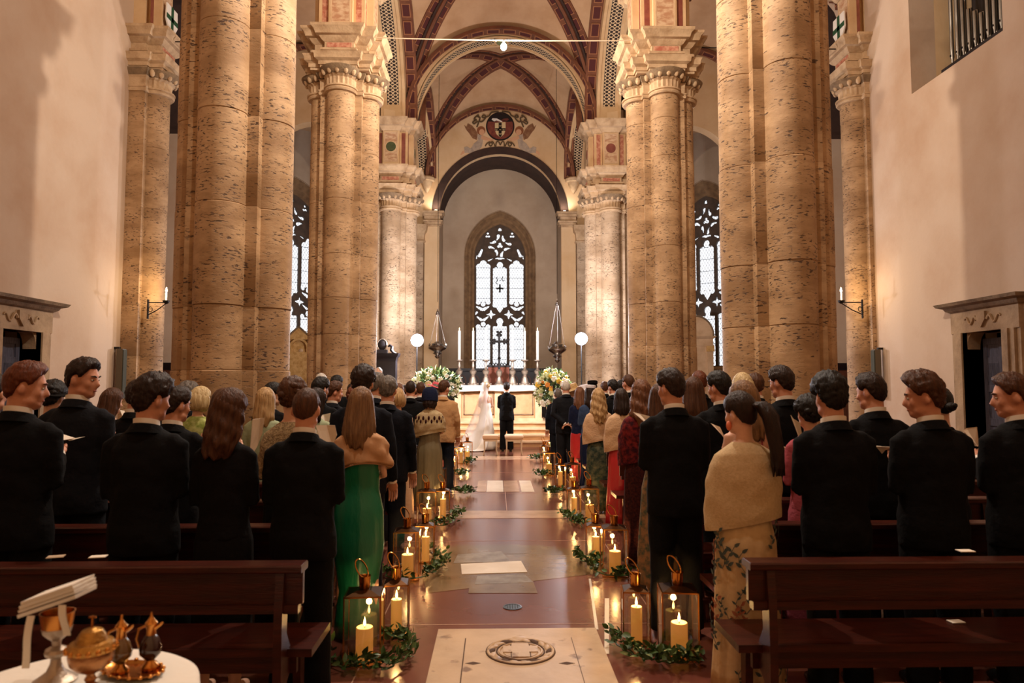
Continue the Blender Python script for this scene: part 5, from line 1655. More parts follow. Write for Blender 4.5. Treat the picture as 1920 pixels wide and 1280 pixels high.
# (px, py of the base centre, big?, yaw degrees)
LAN = [(682, 1238, 1, 4), (742, 1188, 0, 4), (763, 1083, 1, 3), (797, 1052, 0, 3), (800, 985, 1, 2), (830, 970, 0, 2),
       (822, 930, 1, 0), (842, 913, 0, 0), (836, 900, 1, 4), (850, 888, 0, 2), (848, 878, 1, 0), (864, 868, 0, 0), (876, 864, 1, 0),
       (1272, 1228, 1, -6), (1192, 1204, 0, -6), (1152, 1076, 1, -4), (1116, 1052, 0, -4), (1105, 977, 1, -3), (1076, 967, 0, -3),
       (1073, 918, 1, 0), (1050, 910, 0, 0), (1029, 890, 1, 2), (1020, 866, 0, 0), (1045, 872, 1, 0), (1034, 862, 1, 0)]
LPOS = []
for k, (px, py, big, yaw) in enumerate(LAN):
    f = on_floor(px, py)
    LPOS.append((f.x, f.y, 0.118 if big else 0.093))
    pr, cp = (LBIG, CBIG) if big else (LSML, CSML)
    o = pr if big not in lused else copy_tree(pr)
    c = cp if big not in lused else copy_tree(cp)
    lused.add(big)
    o.location = (f.x, f.y, 0.001); o.rotation_euler = (0, 0, math.radians(yaw))
    c.location = (f.x + 0.005, f.y - 0.01, 0.009)
    side = 'green dress' if px < 960 else 'embroidered skirt'
    kk = k if px < 960 else k - 13
    place = (['by the front pew'] * 2 + ['by the brown slab'] * 2 + ['by the pale band'] * 2 + ['fourth pair from the tomb slab'] * 2 + ['fifth pair from the tomb slab'] * 2 + ['sixth pair from the tomb slab'] * 2 + ['closest to the altar'])[kk if (px < 960 or kk < 11) else 12]
    sz_ = 'large' if big else 'small slim'
    sd_ = 'green dress side' if px < 960 else 'embroidered skirt side'
    tag(o, '%s brass and glass lantern %s, %s' % (sz_, place, sd_), 'lantern', 'aisle lanterns, %s, %s' % (sd_, 'far' if kk >= 6 else sz_))
    tag(c, '%s lit candle in the lantern %s, %s' % ('thick' if big else 'slim', place, sd_), 'candle', 'aisle candles, %s, %s' % (sd_, 'far' if kk >= 6 else sz_))
    if kk < 8 or kk % 2:
        ld = bpy.data.lights.new('candle_light', 'POINT'); ld.energy = 1.5 if kk < 6 else 2.0; ld.color = (1, 0.55, 0.2); ld.shadow_soft_size = 0.02
        lo = bpy.data.objects.new('candle_light', ld); COL.objects.link(lo); lo.parent = c; lo.location = (0, 0, 0.29)

LEAF_ME = bpy.data.meshes.new('leaf')
_l = MB(); _l.add([Vector(p) for p in LEAF_SH], LEAF_F)
LEAF_ME = _l.mesh('leaf', 180)


def clear_of_lanterns(p, pad):
    p = Vector(p)
    for _ in range(4):
        for lx, ly, hw_ in LPOS:
            dx, dy, r_ = p.x - lx, p.y - ly, hw_ + 0.012 + pad
            if abs(dx) < r_ and abs(dy) < r_:
                if abs(dx) > abs(dy): p.x = lx + math.copysign(r_, dx)
                else: p.y = ly + math.copysign(r_, dy)
    return p


def garland(path, n, spread, size, label, seed, single, group):
    rnd = random.Random(seed)
    P = [on_floor(*p) for p in path]
    t = empty('garland', P[0], label=label, cat='garland', group=group)
    fine = []
    for i in range(len(P) - 1):
        for u in range(6): fine.append(P[i].lerp(P[i + 1], u / 6) + Vector((rnd.uniform(-.01, .01), rnd.uniform(-.01, .01), 0.03 + rnd.uniform(0, 0.02))))
    fine.append(P[-1] + Vector((0, 0, 0.02)))
    fine = [clear_of_lanterns(p, 0.05) for p in fine]
    dense = []
    for i in range(len(fine) - 1):
        for u in (0, 0.25, 0.5, 0.75): dense.append(clear_of_lanterns(fine[i].lerp(fine[i + 1], u), 0.05))
    fine = dense + [fine[-1]]
    MB().tube(fine, 0.006, 5).build('stem', LEAF_D, t)
    mb = MB()
    for k in range(n):
        p = fine[rnd.randrange(len(fine))] + Vector((rnd.uniform(-spread, spread), rnd.uniform(-spread, spread), rnd.uniform(0.0, 0.07)))
        d = Vector((rnd.uniform(-1, 1), rnd.uniform(-1, 1), rnd.uniform(-0.1, 0.9))).normalized()
        sz_ = rnd.uniform(0.7, 1.2) * size
        p = clear_of_lanterns(p, 0.012)
        tip = p + d * sz_
        if (clear_of_lanterns(tip, 0.012) - tip).length > 1e-6 or (clear_of_lanterns(p.lerp(tip, 0.5), 0.012) - p.lerp(tip, 0.5)).length > 1e-6:
            d = -d
            tip = p + d * sz_
            if (clear_of_lanterns(tip, 0.012) - tip).length > 1e-6: continue
        if single:
            o = link('leaf', LEAF_ME, LEAF_D, t)
            upv = Vector((rnd.uniform(-1, 1), rnd.uniform(-1, 1), rnd.uniform(0.3, 1))); sd = d.cross(upv).normalized(); nn = sd.cross(d)
            o.matrix_local = Matrix.Translation(p - t.location) @ Matrix((d, sd, nn)).transposed().to_4x4() @ Matrix.Scale(sz_, 4)
        else: add_leaf(mb, p, d, sz_, rnd)
    if not single: mb.build('leaves', LEAF_D, t)['kind'] = 'stuff'


GG = 'leaf garlands at the lanterns'
garland([(640, 1240), (690, 1262), (735, 1262), (768, 1240), (765, 1215), (735, 1205)], 230, 0.045, 0.062, 'glossy green leaf garland round the two lanterns beside the green dress', 1, True, GG)
garland([(1150, 1205), (1165, 1228), (1205, 1245), (1240, 1252), (1275, 1254), (1308, 1244)], 230, 0.045, 0.062, 'glossy green leaf garland round the two lanterns beside the embroidered skirt', 27, True, GG)
garland([(738, 1080), (770, 1086), (810, 1080), (832, 1068), (812, 1050), (800, 1040)], 190, 0.06, 0.065, 'green leaf garland spilling onto the brown slab, green dress side', 3, False, GG)
garland([(1095, 1048), (1110, 1062), (1140, 1078), (1180, 1082)], 190, 0.06, 0.065, 'green leaf garland on the brown slab, embroidered skirt side', 4, False, GG)
garland([(812, 990), (835, 990), (850, 978), (868, 962)], 130, 0.07, 0.07, 'green leaf garland trailing over the pale band, green dress side', 5, False, GG)
garland([(1055, 970), (1075, 980), (1092, 992)], 130, 0.08, 0.07, 'green leaf garland near the pale band, embroidered skirt side', 6, False, GG)
for k, (px, py, lab) in enumerate(((872, 928, 'green leaf sprig at the fourth lantern pair, green dress side'), (866, 893, 'green leaf sprig at the far lanterns, green dress side'), (880, 868, 'green leaf sprig at the lantern by the bridal train'),
                                   (1042, 927, 'green leaf sprig at the fourth lantern pair, embroidered skirt side'), (1017, 893, 'green leaf sprig at the far lanterns, embroidered skirt side'), (1008, 862, 'green leaf sprig on the floor near the groom, by the far lantern'))):
    garland([(px - 12, py), (px, py + 2), (px + 10, py - 2)], 90, 0.09, 0.08, lab, 10 + k, False, GG)

# ------------------------------------------------------------------ covered table with church plate
TYc = 2.0
tc_ = Vector((-1.34, TYc, 0))
ttop = 0.90
tt = empty('round_table', tc_, label='round table under a white cloth in front of the front pew', cat='table')
MB().lathe([(0.28, ttop - 0.03), (0.305, ttop - 0.025), (0.305, ttop - 0.006), (0.3, ttop)], 40).build('table_top', WOOD_B, tt, local=True)
MB().lathe([(0.2, 0), (0.2, 0.03), (0.05, 0.08), (0.04, ttop - 0.1), (0.1, ttop - 0.03)], 20).build('pedestal', WOOD_B, tt, local=True)
rings = []
n = 96
for r, z, a in ((0.001, 0.004, 0), (0.2, 0.004, 0), (0.325, 0.004, 0), (0.338, -0.004, 0.001), (0.345, -0.05, 0.005), (0.35, -0.14, 0.014), (0.352, -0.26, 0.02)):
    rings.append([((r + a * math.sin(j * 2 * PI / n * 11) + a * 0.5 * math.sin(j * 2 * PI / n * 5 + 1)) * math.cos(2 * PI * j / n), (r + a * math.sin(j * 2 * PI / n * 11) + a * 0.5 * math.sin(j * 2 * PI / n * 5 + 1)) * math.sin(2 * PI * j / n), ttop + z) for j in range(n)])
cl = MB().loft(rings, cap=False).build('tablecloth', LINEN, None, local=True, smooth=60); cl.location = tc_
tag(cl, 'white tablecloth draped over the round table', 'tablecloth')
zt = ttop + 0.005


def plate_at(px, py):
    d = ray(px, py); q = CAM + d * ((zt - CAM.z) / d.z)
    return q


# chalice with folded purificator
q = Vector((-1.42, 2.08, zt))
k_ = 1.0
ch = empty('chalice', q, label='tarnished silver chalice with a gilt lined cup under a folded white cloth', cat='chalice')
MB().lathe([(0.07, 0), (0.072, 0.008), (0.055, 0.02), (0.03, 0.04), (0.018, 0.07), (0.016, 0.09)], 24).build('foot', PEWTER, ch, local=True)
MB().lathe([(0.016, 0.088), (0.034, 0.1), (0.038, 0.112), (0.034, 0.124), (0.016, 0.135)], 20).build('knop', PEWTER, ch, local=True)
MB().lathe([(0.014, 0.134), (0.016, 0.155), (0.03, 0.168), (0.045, 0.185), (0.05, 0.205)], 24).build('calyx', PEWTER, ch, local=True)
MB().lathe([(0.049, 0.204), (0.054, 0.235), (0.057, 0.262), (0.053, 0.262), (0.045, 0.2)], 24).build('cup', GOLD, ch, local=True)
ch.scale = (0.8, 0.8, 0.75)
pu = empty('purificator', q + Vector((0, 0, 0.2165)), label='folded white linen cloth laid over the chalice', cat='cloth')
pf = MB()
for i, (z, w_, dz) in enumerate(((0.006, 0.185, 0.0), (0.019, 0.18, 0.003), (0.032, 0.175, 0.0), (0.044, 0.165, -0.002))):
    rows = []
    for a in range(13):
        x = -w_ / 2 + w_ * a / 12
        sag = 0.34 * x
        rows.append([(x, -0.06, z + sag + dz), (x, 0.06, z + sag + 0.004 * math.sin(a)), (x, 0.064, z + sag + 0.012), (x, -0.064, z + sag + 0.012)])
    pf.loft(rows)
pf.build('folded_layers', LINEN, pu, local=True, smooth=60)
for sx, ln in ((-1, 0.17), (1, 0.1)):
    rows = []
    for a in range(8):
        u = a / 7
        rows.append([(sx * (0.05 + 0.015 * u) + e, -0.06 - 0.006 * math.sin(u * 5), sx * 0.017 - ln * u) for e in (-0.012, 0, 0.012)])
    bb = MB().loft(rows, cap=False, closed=False)
    bb.loft([[(x, y + 0.003, z) for x, y, z in r] for r in rows], cap=False, closed=False)
    bb.build('hanging_tail', LINEN, pu, local=True, smooth=60)
pu.scale = (0.86, 0.86, 0.86)
# ciborium
q = Vector((-1.275, 2.0, zt))
cb = empty('ciborium', q, label='gilt ciborium with a domed beaded lid beside the chalice', cat='ciborium')
MB().lathe([(0.055, 0), (0.056, 0.006), (0.03, 0.02), (0.012, 0.035), (0.018, 0.045), (0.012, 0.055), (0.014, 0.065)], 24).build('foot', COPPER, cb, local=True)
MB().lathe([(0.014, 0.062), (0.04, 0.075), (0.06, 0.095), (0.066, 0.12), (0.064, 0.135)], 28).build('bowl', COPPER, cb, local=True)
MB().lathe([(0.068, 0.133), (0.07, 0.145), (0.06, 0.16), (0.045, 0.163), (0.042, 0.175), (0.03, 0.195), (0.01, 0.203), (0.0, 0.204)], 28).build('lid', GOLD_D, cb, local=True)
for i in range(16):
    a = 2 * PI * i / 16
    MB().ell((0.069 * math.cos(a), 0.069 * math.sin(a), 0.142), 0.009, 0.009, 0.009, 8, 5).build('bead', GOLD, cb, local=True)
MB().lathe([(0.004, 0.2), (0.004, 0.22), (0.002, 0.24)], 8).build('finial', GOLD, cb, local=True)
MB().box(0, 0, 0.235, 0.022, 0.004, 0.005).build('finial_cross', GOLD, cb, local=True)
cb.scale = (0.88, 0.88, 0.88)
# tray with two cruets
q = Vector((-1.225, 2.13, zt))
ty = empty('cruet_tray', q, -0.4, label='shaped gilt tray under the two cruets on the white cloth', cat='tray')
MB().loft([[(1.0 * rr * math.cos(a), 0.62 * rr * math.sin(a), z) for a in [2 * PI * i / 36 for i in range(36)]] for rr, z in ((0.06, 0.001), (0.085, 0.003), (0.1, 0.014), (0.097, 0.015), (0.083, 0.006), (0.01, 0.005))]).build('dish', GOLD, ty, local=True)
for i in range(18):
    a = 2 * PI * i / 18
    MB().ell((0.1 * math.cos(a), 0.062 * math.sin(a), 0.014), 0.007, 0.007, 0.006, 8, 5).build('rim_bead', GOLD, ty, local=True)
CGL = mat('dark_red_glass', '#2a0806', 0.08, spec=0.8)
CGW = mat('amber_glass', '#6b4a24', 0.1, spec=0.8)
for k, (dx, dy, m, lab) in enumerate(((-0.035, -0.005, CGW, 'gilt mounted glass cruet of water on the tray'), (0.04, 0.02, CGL, 'gilt mounted dark red wine cruet on the tray'))):
    cu = empty('cruet', q + Vector((dx, dy, 0.007)), label=lab, cat='cruet', group='cruets')
    MB().lathe([(0.024, 0), (0.026, 0.008), (0.014, 0.02), (0.012, 0.026)], 18).build('foot', GOLD, cu, local=True)
    MB().lathe([(0.012, 0.025), (0.03, 0.045), (0.032, 0.062), (0.024, 0.085), (0.013, 0.1)], 18).build('body', m, cu, local=True)
    MB().lathe([(0.014, 0.098), (0.013, 0.12), (0.018, 0.132), (0.016, 0.136), (0.012, 0.14), (0.004, 0.152), (0.003, 0.165)], 16).build('lid', GOLD, cu, local=True)
    MB().tube([(-0.014, 0, 0.125), (-0.036, 0, 0.115), (-0.042, 0, 0.085), (-0.03, 0, 0.055)], 0.004, 6).build('handle', GOLD, cu, local=True)
    MB().tube([(0.012, 0, 0.118), (0.028, 0, 0.128), (0.034, 0, 0.134)], [0.007, 0.005, 0.003], 6).build('spout', GOLD, cu, local=True)

# ================================================================== PEOPLE
def cloth(name, col, rough=0.9, col2=None, sheen=0.0, scale=30, bump=0.25):
    return mat(name, col, rough, var=(scale, col2, 0.4, 0.65) if col2 else None, bump=(scale * 1.5, bump), sheen=sheen, spec=0.15)


def sateen(name, col):
    return mat(name, col, 0.38, bump=(7, 0.35), stretch=(3, 3, 1), spec=0.6)


def strands(name, c1, c2):
    return mat(name, c1, 0.5, var=(22, c2, 0.35, 0.68), bump=(40, 0.5), stretch=(2.2, 2.2, 0.25), spec=0.25)


SKIN = mat('skin', '#c98f72', 0.55, var=(9, '#bb7a5e', 0.4, 0.75), sub=0.08)
SKIN_P = mat('pale_skin', '#dcae94', 0.55, var=(9, '#cc9479', 0.4, 0.75), sub=0.08)
HAIRM = {'black': strands('black_hair', '#0d0a09', '#1a1410'), 'dark': strands('dark_brown_hair', '#1c100b', '#2c1a11'),
         'brown': strands('brown_hair', '#3a2114', '#523019'), 'auburn': strands('auburn_hair', '#4d2413', '#69351d'),
         'light': strands('light_brown_hair', '#5d4029', '#8a6644'), 'blonde': strands('blonde_hair', '#8f6d45', '#c3a070'),
         'fair': strands('fair_hair', '#a58a5c', '#d3bd90'), 'grey': strands('grey_hair', '#4d4741', '#7a7169'),
         'white': strands('white_hair', '#a69d92', '#cfc8be'), 'redbrown': strands('chestnut_hair', '#50301e', '#7c5238')}
BLK = cloth('black_suit_cloth', '#0b0b0d'); NAVY = cloth('navy_suit_cloth', '#11141d'); CHAR = cloth('charcoal_suit_cloth', '#15161b')
TAN = cloth('camel_coat_cloth', '#b98f63'); SHIRT = mat('white_shirt', '#efe6da', 0.8)
SHOE = mat('black_shoe_leather', '#080808', 0.25)
D_BLACK = cloth('black_dress_cloth', '#0c0a0b'); D_GREEN = sateen('emerald_satin', '#0b6e4c'); D_RED = sateen('red_dress_cloth', '#b01a22')
D_NAVY = cloth('navy_dress_cloth', '#141a33'); D_DRED = cloth('dark_red_dress', '#5a0f16'); D_OLIVE = sateen('olive_satin_skirt', '#6b6148')
D_PLUM = cloth('dark_wine_brocade', '#2a1114', col2='#4a1f1a', scale=45); D_DENIM = cloth('denim', '#33415c')
D_LEAF = cloth('green_print_jacket', '#7d8a3c', col2='#b9bd7a', scale=14); D_PALE = cloth('pale_grey_green_cloth', '#9aa383')
D_FLORAL = cloth('floral_print', '#8d6a4a', col2='#2f4a40', scale=18); D_PATT = cloth('green_ikat_skirt', '#27332a', col2='#5b5a44', scale=16)
D_PINK = cloth('rose_cloth', '#a8505a'); D_LILAC = cloth('lilac_cloth', '#b9aab8'); D_BEIGE = cloth('beige_knit', '#c9a683')
SHAWL_B = cloth('beige_pashmina', '#b98d68', col2='#c79d78', scale=10); SHAWL_C = cloth('cream_wool_shawl', '#c9b08a', col2='#bda37c', scale=60, bump=0.15)
SHAWL_R = cloth('dark_red_paisley_shawl', '#32101a', col2='#7a2626', scale=22); SHAWL_N = cloth('navy_shawl', '#1d2238')
CAPE_G = cloth('embroidered_cape', '#b7a37f', col2='#a28c66', scale=12); FUR = mat('fur_stole', '#8a7350', 0.9, var=(60, '#c2ab84', 0.4, 0.6), bump=(120, 1.0))
SKIRT_E = cloth('cream_embroidered_tulle', '#cdb086', col2='#bfa076', scale=9)
BRIDE = mat('ivory_bridal_satin', '#efe6da', 0.55, bump=(6, 0.25), stretch=(4, 4, 1))
PINKH = cloth('coral_pink_hat', '#d1606a'); STRAW = mat('straw', '#c9a877', 0.8, var=(60, '#a8854f', 0.4, 0.6), bump=(90, 0.5)); HATK = cloth('black_hat_felt', '#100d0c')
HATN = cloth('navy_felt', '#141b33'); WHT = cloth('white_hat', '#d9d2d6')


def remesh(mb, vox, it=4, fac=0.5):
    me = bpy.data.meshes.new('tmp'); me.from_pydata(mb.v, [], mb.f)
    bm = bmesh.new(); bm.from_mesh(me); bmesh.ops.recalc_face_normals(bm, faces=bm.faces); bm.to_mesh(me); bm.free()
    o = bpy.data.objects.new('tmp', me); COL.objects.link(o)
    m = o.modifiers.new('r', 'REMESH'); m.mode = 'VOXEL'; m.voxel_size = vox
    s = o.modifiers.new('s', 'SMOOTH'); s.factor = fac; s.iterations = it
    dg = bpy.context.evaluated_depsgraph_get()
    out_ = bpy.data.meshes.new_from_object(o.evaluated_get(dg))
    bpy.data.objects.remove(o); bpy.data.meshes.remove(me)
    out_.shade_smooth()
    return out_


def ring_xy(z, rx, ry, cx=0, cy=0, n=28):
    return [(cx + rx * math.cos(2 * PI * j / n), cy + ry * math.sin(2 * PI * j / n), z) for j in range(n)]


ARM = {'read': ((0.203, -0.02, 1.14), (0.095, 0.19, 1.27)), 'down': ((0.232, -0.03, 1.14), (0.238, 0.05, 0.89)),
       'behind': ((0.24, -0.1, 1.16), (0.045, -0.175, 0.99)), 'front': ((0.2, -0.01, 1.15), (0.05, 0.17, 1.13))}


def hand(mb, w, d, side, pose):
    """palm, four unequal curled fingers and a thumb leaving the side of the palm"""
    w = Vector(w); d = Vector(d).normalized()
    up = Vector((0, 0, 1)) if abs(d.z) < 0.8 else Vector((0, 1, 0))
    s_ = d.cross(up).normalized(); nrm = s_.cross(d).normalized()
    if s_.x * side > 0: s_ = -s_                      # thumb side towards the middle of the body
    pc = w + d * 0.05
    rot = Matrix((d, s_, nrm)).transposed()
    mb.ell(pc, 0.05, 0.041, 0.017, 12, 8, rot)
    for k, (off, ln) in enumerate(((0.029, 0.07), (0.01, 0.078), (-0.01, 0.072), (-0.028, 0.056))):
        b = pc + s_ * off + d * 0.04
        p1 = b + d * ln * 0.45 - nrm * 0.006; p2 = p1 + d * ln * 0.3 - nrm * 0.02; p3 = p2 + d * ln * 0.12 - nrm * 0.022
        mb.tube([b - d * 0.02, b, p1, p2, p3], [0.0095, 0.0095, 0.009, 0.0082, 0.006], 7)
    b = pc + s_ * 0.032 - d * 0.02
    mb.tube([b - s_ * 0.012, b, b + s_ * 0.02 + d * 0.025 - nrm * 0.008, b + s_ * 0.022 + d * 0.05 - nrm * 0.02], [0.012, 0.012, 0.0105, 0.007], 7)


HP = Vector((0, -0.01, 1.565))                        # head pivot


def head_matrix(yaw, pitch):
    return Matrix.Translation(HP) @ Matrix.Rotation(yaw, 4, 'Z') @ Matrix.Rotation(pitch, 4, 'X') @ Matrix.Translation(-HP)


BODY = {}


def body_mesh(sex, pose, yaw, pitch):
    key = (sex, pose, yaw, pitch)
    if key in BODY: return BODY[key]
    f = sex == 'f'
    k = 0.86 if f else 1.0
    mb = MB()
    tor = [(0.84, 0, 0.15, 0.1), (0.93, 0, 0.165, 0.115), (1.05, 0.005, 0.135 if f else 0.148, 0.098), (1.2, 0.005, 0.16 * k, 0.105), (1.33, 0.0, 0.17 * k, 0.11), (1.42, -0.005, 0.158 * k, 0.085), (1.475, -0.012, 0.085, 0.06), (1.5, -0.012, 0.06, 0.05)]
    mb.loft([ring_xy(z, rx, ry, 0, cy, 20) for z, cy, rx, ry in tor])
    for s in (-1, 1):
        el, wr = [Vector((s * p[0] * (0.92 if f else 1), p[1], p[2])) for p in ARM[pose]]
        sh = Vector((s * 0.158 * k, -0.012, 1.395))
        a = 0.82 if f else 1.0
        mb.tube([Vector((s * 0.1 * k, -0.012, 1.395)), sh, sh.lerp(el, 0.45), el, el.lerp(wr, 0.35), wr], [0.042 * a, 0.046 * a, 0.038 * a, 0.028 * a, 0.031 * a, 0.028 * a], 12)
        mb.tube([(s * 0.088, 0, 0.9), (s * 0.092, 0.01, 0.68), (s * 0.095, 0.005, 0.49), (s * 0.097, -0.02, 0.32), (s * 0.098, -0.03, 0.09), (s * 0.098, -0.03, 0.05)], [0.088, 0.076, 0.056, 0.056, 0.036, 0.036], 12)
        mb.tube([(s * 0.098, -0.06, 0.045), (s * 0.1, 0.02, 0.045), (s * 0.108, 0.12, 0.03), (s * 0.11, 0.17, 0.025)], [0.036, 0.042, 0.034, 0.018], 10)
    mb.tube([(0, -0.018, 1.45), (0, -0.012, 1.54), (0, -0.004, 1.62)], [0.058, 0.049, 0.052] if f else [0.066, 0.059, 0.058], 16)
    h = MB()
    h.ell((0, -0.006, 1.675), 0.074, 0.096, 0.105, 18, 12)
    h.ell((0, 0.03, 1.63), 0.06, 0.066, 0.085, 16, 10)
    h.ell((0, 0.056, 1.575), 0.038 if f else 0.044, 0.04, 0.03, 12, 8)
    h.tube([(0, 0.082, 1.682), (0, 0.096, 1.66), (0, 0.113, 1.636), (0, 0.098, 1.626)], [0.009, 0.010, 0.0125, 0.011], 8)
    h.ell((0, 0.078, 1.692), 0.048, 0.016, 0.011, 12, 6)
    h.ell((0, 0.0885, 1.601), 0.022, 0.009, 0.010, 10, 6)
    for s in (-1, 1):
        h.ell((s * 0.041, 0.056, 1.64), 0.022, 0.028, 0.03, 10, 6)
        h.ell((s * 0.046, 0.02, 1.59), 0.02, 0.05, 0.028, 10, 6)
        h.ell((s * 0.078, -0.01, 1.648), 0.010, 0.021, 0.032, 10, 8, Matrix.Rotation(s * 0.35, 3, 'Z'))
    M_ = head_matrix(yaw, pitch)
    h.v = [tuple(M_ @ Vector(p)) for p in h.v]
    mb.add(h.v, h.f)
    me = remesh(mb, 0.0105, 3)
    hm = MB()
    for s in (-1, 1):
        el, wr = [Vector((s * p[0] * (0.92 if f else 1), p[1], p[2])) for p in ARM[pose]]
        d = (wr - el)
        if pose == 'behind': d = Vector((-s * 1, -0.05, -0.35))
        hand(hm, wr, d, s, pose)
    bm = bmesh.new(); bm.from_mesh(me)
    hme = hm.mesh('hands', 180); bm.from_mesh(hme)
    bm.to_mesh(me); bm.free(); bpy.data.meshes.remove(hme)
    me.shade_smooth(); me.name = 'body'
    BODY[key] = me
    return me


GARM = {}


def crumple(me, amp, sc, an=(1, 1, 1)):
    n = len(me.vertices)
    co = np.empty(n * 3, dtype=np.float32); no = np.empty(n * 3, dtype=np.float32)
    me.vertices.foreach_get('co', co); me.vertex_normals.foreach_get('vector', no)
    co = co.reshape(-1, 3); no = no.reshape(-1, 3)
    h = np.array([noise.noise((x * an[0] * sc, y * an[1] * sc, z * an[2] * sc)) for x, y, z in co.tolist()], dtype=np.float32)
    co += no * (h * amp)[:, None]
    me.vertices.foreach_set('co', co.ravel()); me.update()


def jacket_mesh(pose, sex='m', hem=0.80):
    key = ('j', pose, sex, hem)
    if key in GARM: return GARM[key]
    k = 1.0 if sex == 'm' else 0.84
    mb = MB()
    rg = [(hem, 0.198, 0.138), (0.92, 0.2, 0.142), (1.05, 0.183, 0.128), (1.18, 0.192, 0.132), (1.3, 0.203, 0.137), (1.39, 0.2, 0.122), (1.44, 0.168, 0.1), (1.475, 0.118, 0.085), (1.5, 0.084, 0.074)]
    rg = [r for r in rg if r[0] >= hem]
    mb.loft([ring_xy(z, rx * k, ry * (k * 0.5 + 0.5), 0, -0.005, 32) for z, rx, ry in rg])
    for s in (-1, 1):
        el, wr = [Vector((s * p[0] * (0.92 if sex == 'f' else 1), p[1], p[2])) for p in ARM[pose]]
        sh = Vector((s * 0.185 * k, -0.012, 1.405))
        mb.tube([Vector((s * 0.09 * k, -0.01, 1.43)), Vector((s * 0.15 * k, -0.012, 1.424)), sh, sh.lerp(el, 0.5), el, el.lerp(wr, 0.5), wr.lerp(el, 0.02)], [r * (0.84 if sex == 'f' else 1) for r in [0.042, 0.05, 0.058, 0.056, 0.053, 0.047, 0.043]], 14)
    me = remesh(mb, 0.0125, 5)
    crumple(me, 0.010, 7, (1, 1, 0.8)); crumple(me, 0.005, 19)
    me.update(); me.shade_smooth()
    GARM[key] = me
    return me


def collar_meshes():
    if 'col' in GARM: return GARM['col']
    n = 28
    def band(z0, z1, rx, ry, th, tilt, fl=0.0):
        rings = []
        for rr, z in ((1 + fl, z0), (1, z1), (1 - th, z1 - 0.002), (1 - th, z0)):
            rings.append([(rx * rr * math.cos(2 * PI * j / n), -0.014 + ry * rr * math.sin(2 * PI * j / n), z - tilt * math.sin(2 * PI * j / n)) for j in range(n)])
        return MB().loft(rings, loop=True)
    a = band(1.48, 1.542, 0.0685, 0.0705, 0.08, 0.02).mesh('shirt_collar', 60)
    b = band(1.462, 1.512, 0.080, 0.081, 0.12, 0.022, 0.3).mesh('jacket_collar', 60)
    GARM['col'] = (a, b)
    return a, b


def trousers_mesh():
    if 'tr' in GARM: return GARM['tr']
    mb = MB()
    mb.loft([ring_xy(z, rx, ry, 0, 0, 24) for z, rx, ry in ((0.8, 0.16, 0.11), (0.9, 0.182, 0.125), (1.0, 0.172, 0.118), (1.06, 0.16, 0.11))])
    for s in (-1, 1):
        mb.tube([(s * 0.085, 0, 0.92), (s * 0.092, 0, 0.7), (s * 0.096, 0.0, 0.48), (s * 0.098, -0.015, 0.25), (s * 0.1, -0.02, 0.045)], [0.1, 0.096, 0.082, 0.08, 0.084], 14)
    me = remesh(mb, 0.016, 3); crumple(me, 0.008, 9); me.shade_smooth()
    GARM['tr'] = me
    return me


def shoe_mesh():
    if 'sh' in GARM: return GARM['sh']
    mb = MB()
    mb.tube([(0, -0.085, 0.045), (0, -0.03, 0.05), (0.004, 0.05, 0.045), (0.008, 0.13, 0.034), (0.01, 0.19, 0.022)], [0.034, 0.046, 0.047, 0.04, 0.022], 12)
    mb.v = [(x, y, max(z, 0.004)) for x, y, z in mb.v]
    mb.box(0, -0.06, 0.012, 0.06, 0.07, 0.024)
    GARM['sh'] = mb.mesh('shoe', 60)
    return GARM['sh']


def garment(rings, folds=0.0, kf=11, seed=0, n=72, top_open=True, swirl=0.0):
    """rings = (z, rx, ry, cx, cy); fold depth grows towards the hem"""
    rnd = random.Random(seed); ph = rnd.uniform(0, 6); out_ = []
    fine = []
    for i in range(len(rings) - 1):
        for u in (0, 0.34, 0.67): fine.append([a + (b - a) * u for a, b in zip(rings[i], rings[i + 1])])
    fine.append(list(rings[-1]))
    z0, z1 = fine[0][0], fine[-1][0]
    for z, rx, ry, cx, cy in fine:
        t = (z - z1) / (z0 - z1) if z0 != z1 else 0          # 1 at the hem when rings start at the hem
        a = folds * (max(0.0, t) ** 0.7)
        r = []
        for j in range(n):
            th = 2 * PI * j / n
            m = 1 + a * (math.sin(kf * th + ph + swirl * z) + 0.6 * math.sin((kf * 1.7 // 1) * th + ph * 2 + 2 * math.sin(3 * th)))
            r.append((cx + rx * m * math.cos(th), cy + ry * m * math.sin(th), z))
        out_.append(r)
    return MB().loft(out_)


def dress_rings(hem=0.04, hemr=0.3, waist=0.13, bust=0.155, top=1.36, cy=0.0, cap=True):
    r = [(hem, hemr, hemr * 0.92, 0, cy), (0.35, hemr * 0.82, hemr * 0.74, 0, cy * 0.6), (0.65, max(0.185, hemr * 0.66), max(0.15, hemr * 0.56), 0, cy * 0.3), (0.9, 0.178, 0.138, 0, 0), (1.05, waist + 0.015, 0.112, 0, 0.004), (1.18, bust * 0.98, 0.118, 0, 0.004), (1.3, bust, 0.122, 0, 0.002), (top, bust * 0.92, 0.1, 0, 0.0)]
    if cap: r = [(q[0], min(q[1], 0.22), min(q[2], 0.15), q[3], q[4]) for q in r]
    return [q for q in r[:-1] if hem <= q[0] < top - 0.02] + [r[-1]]


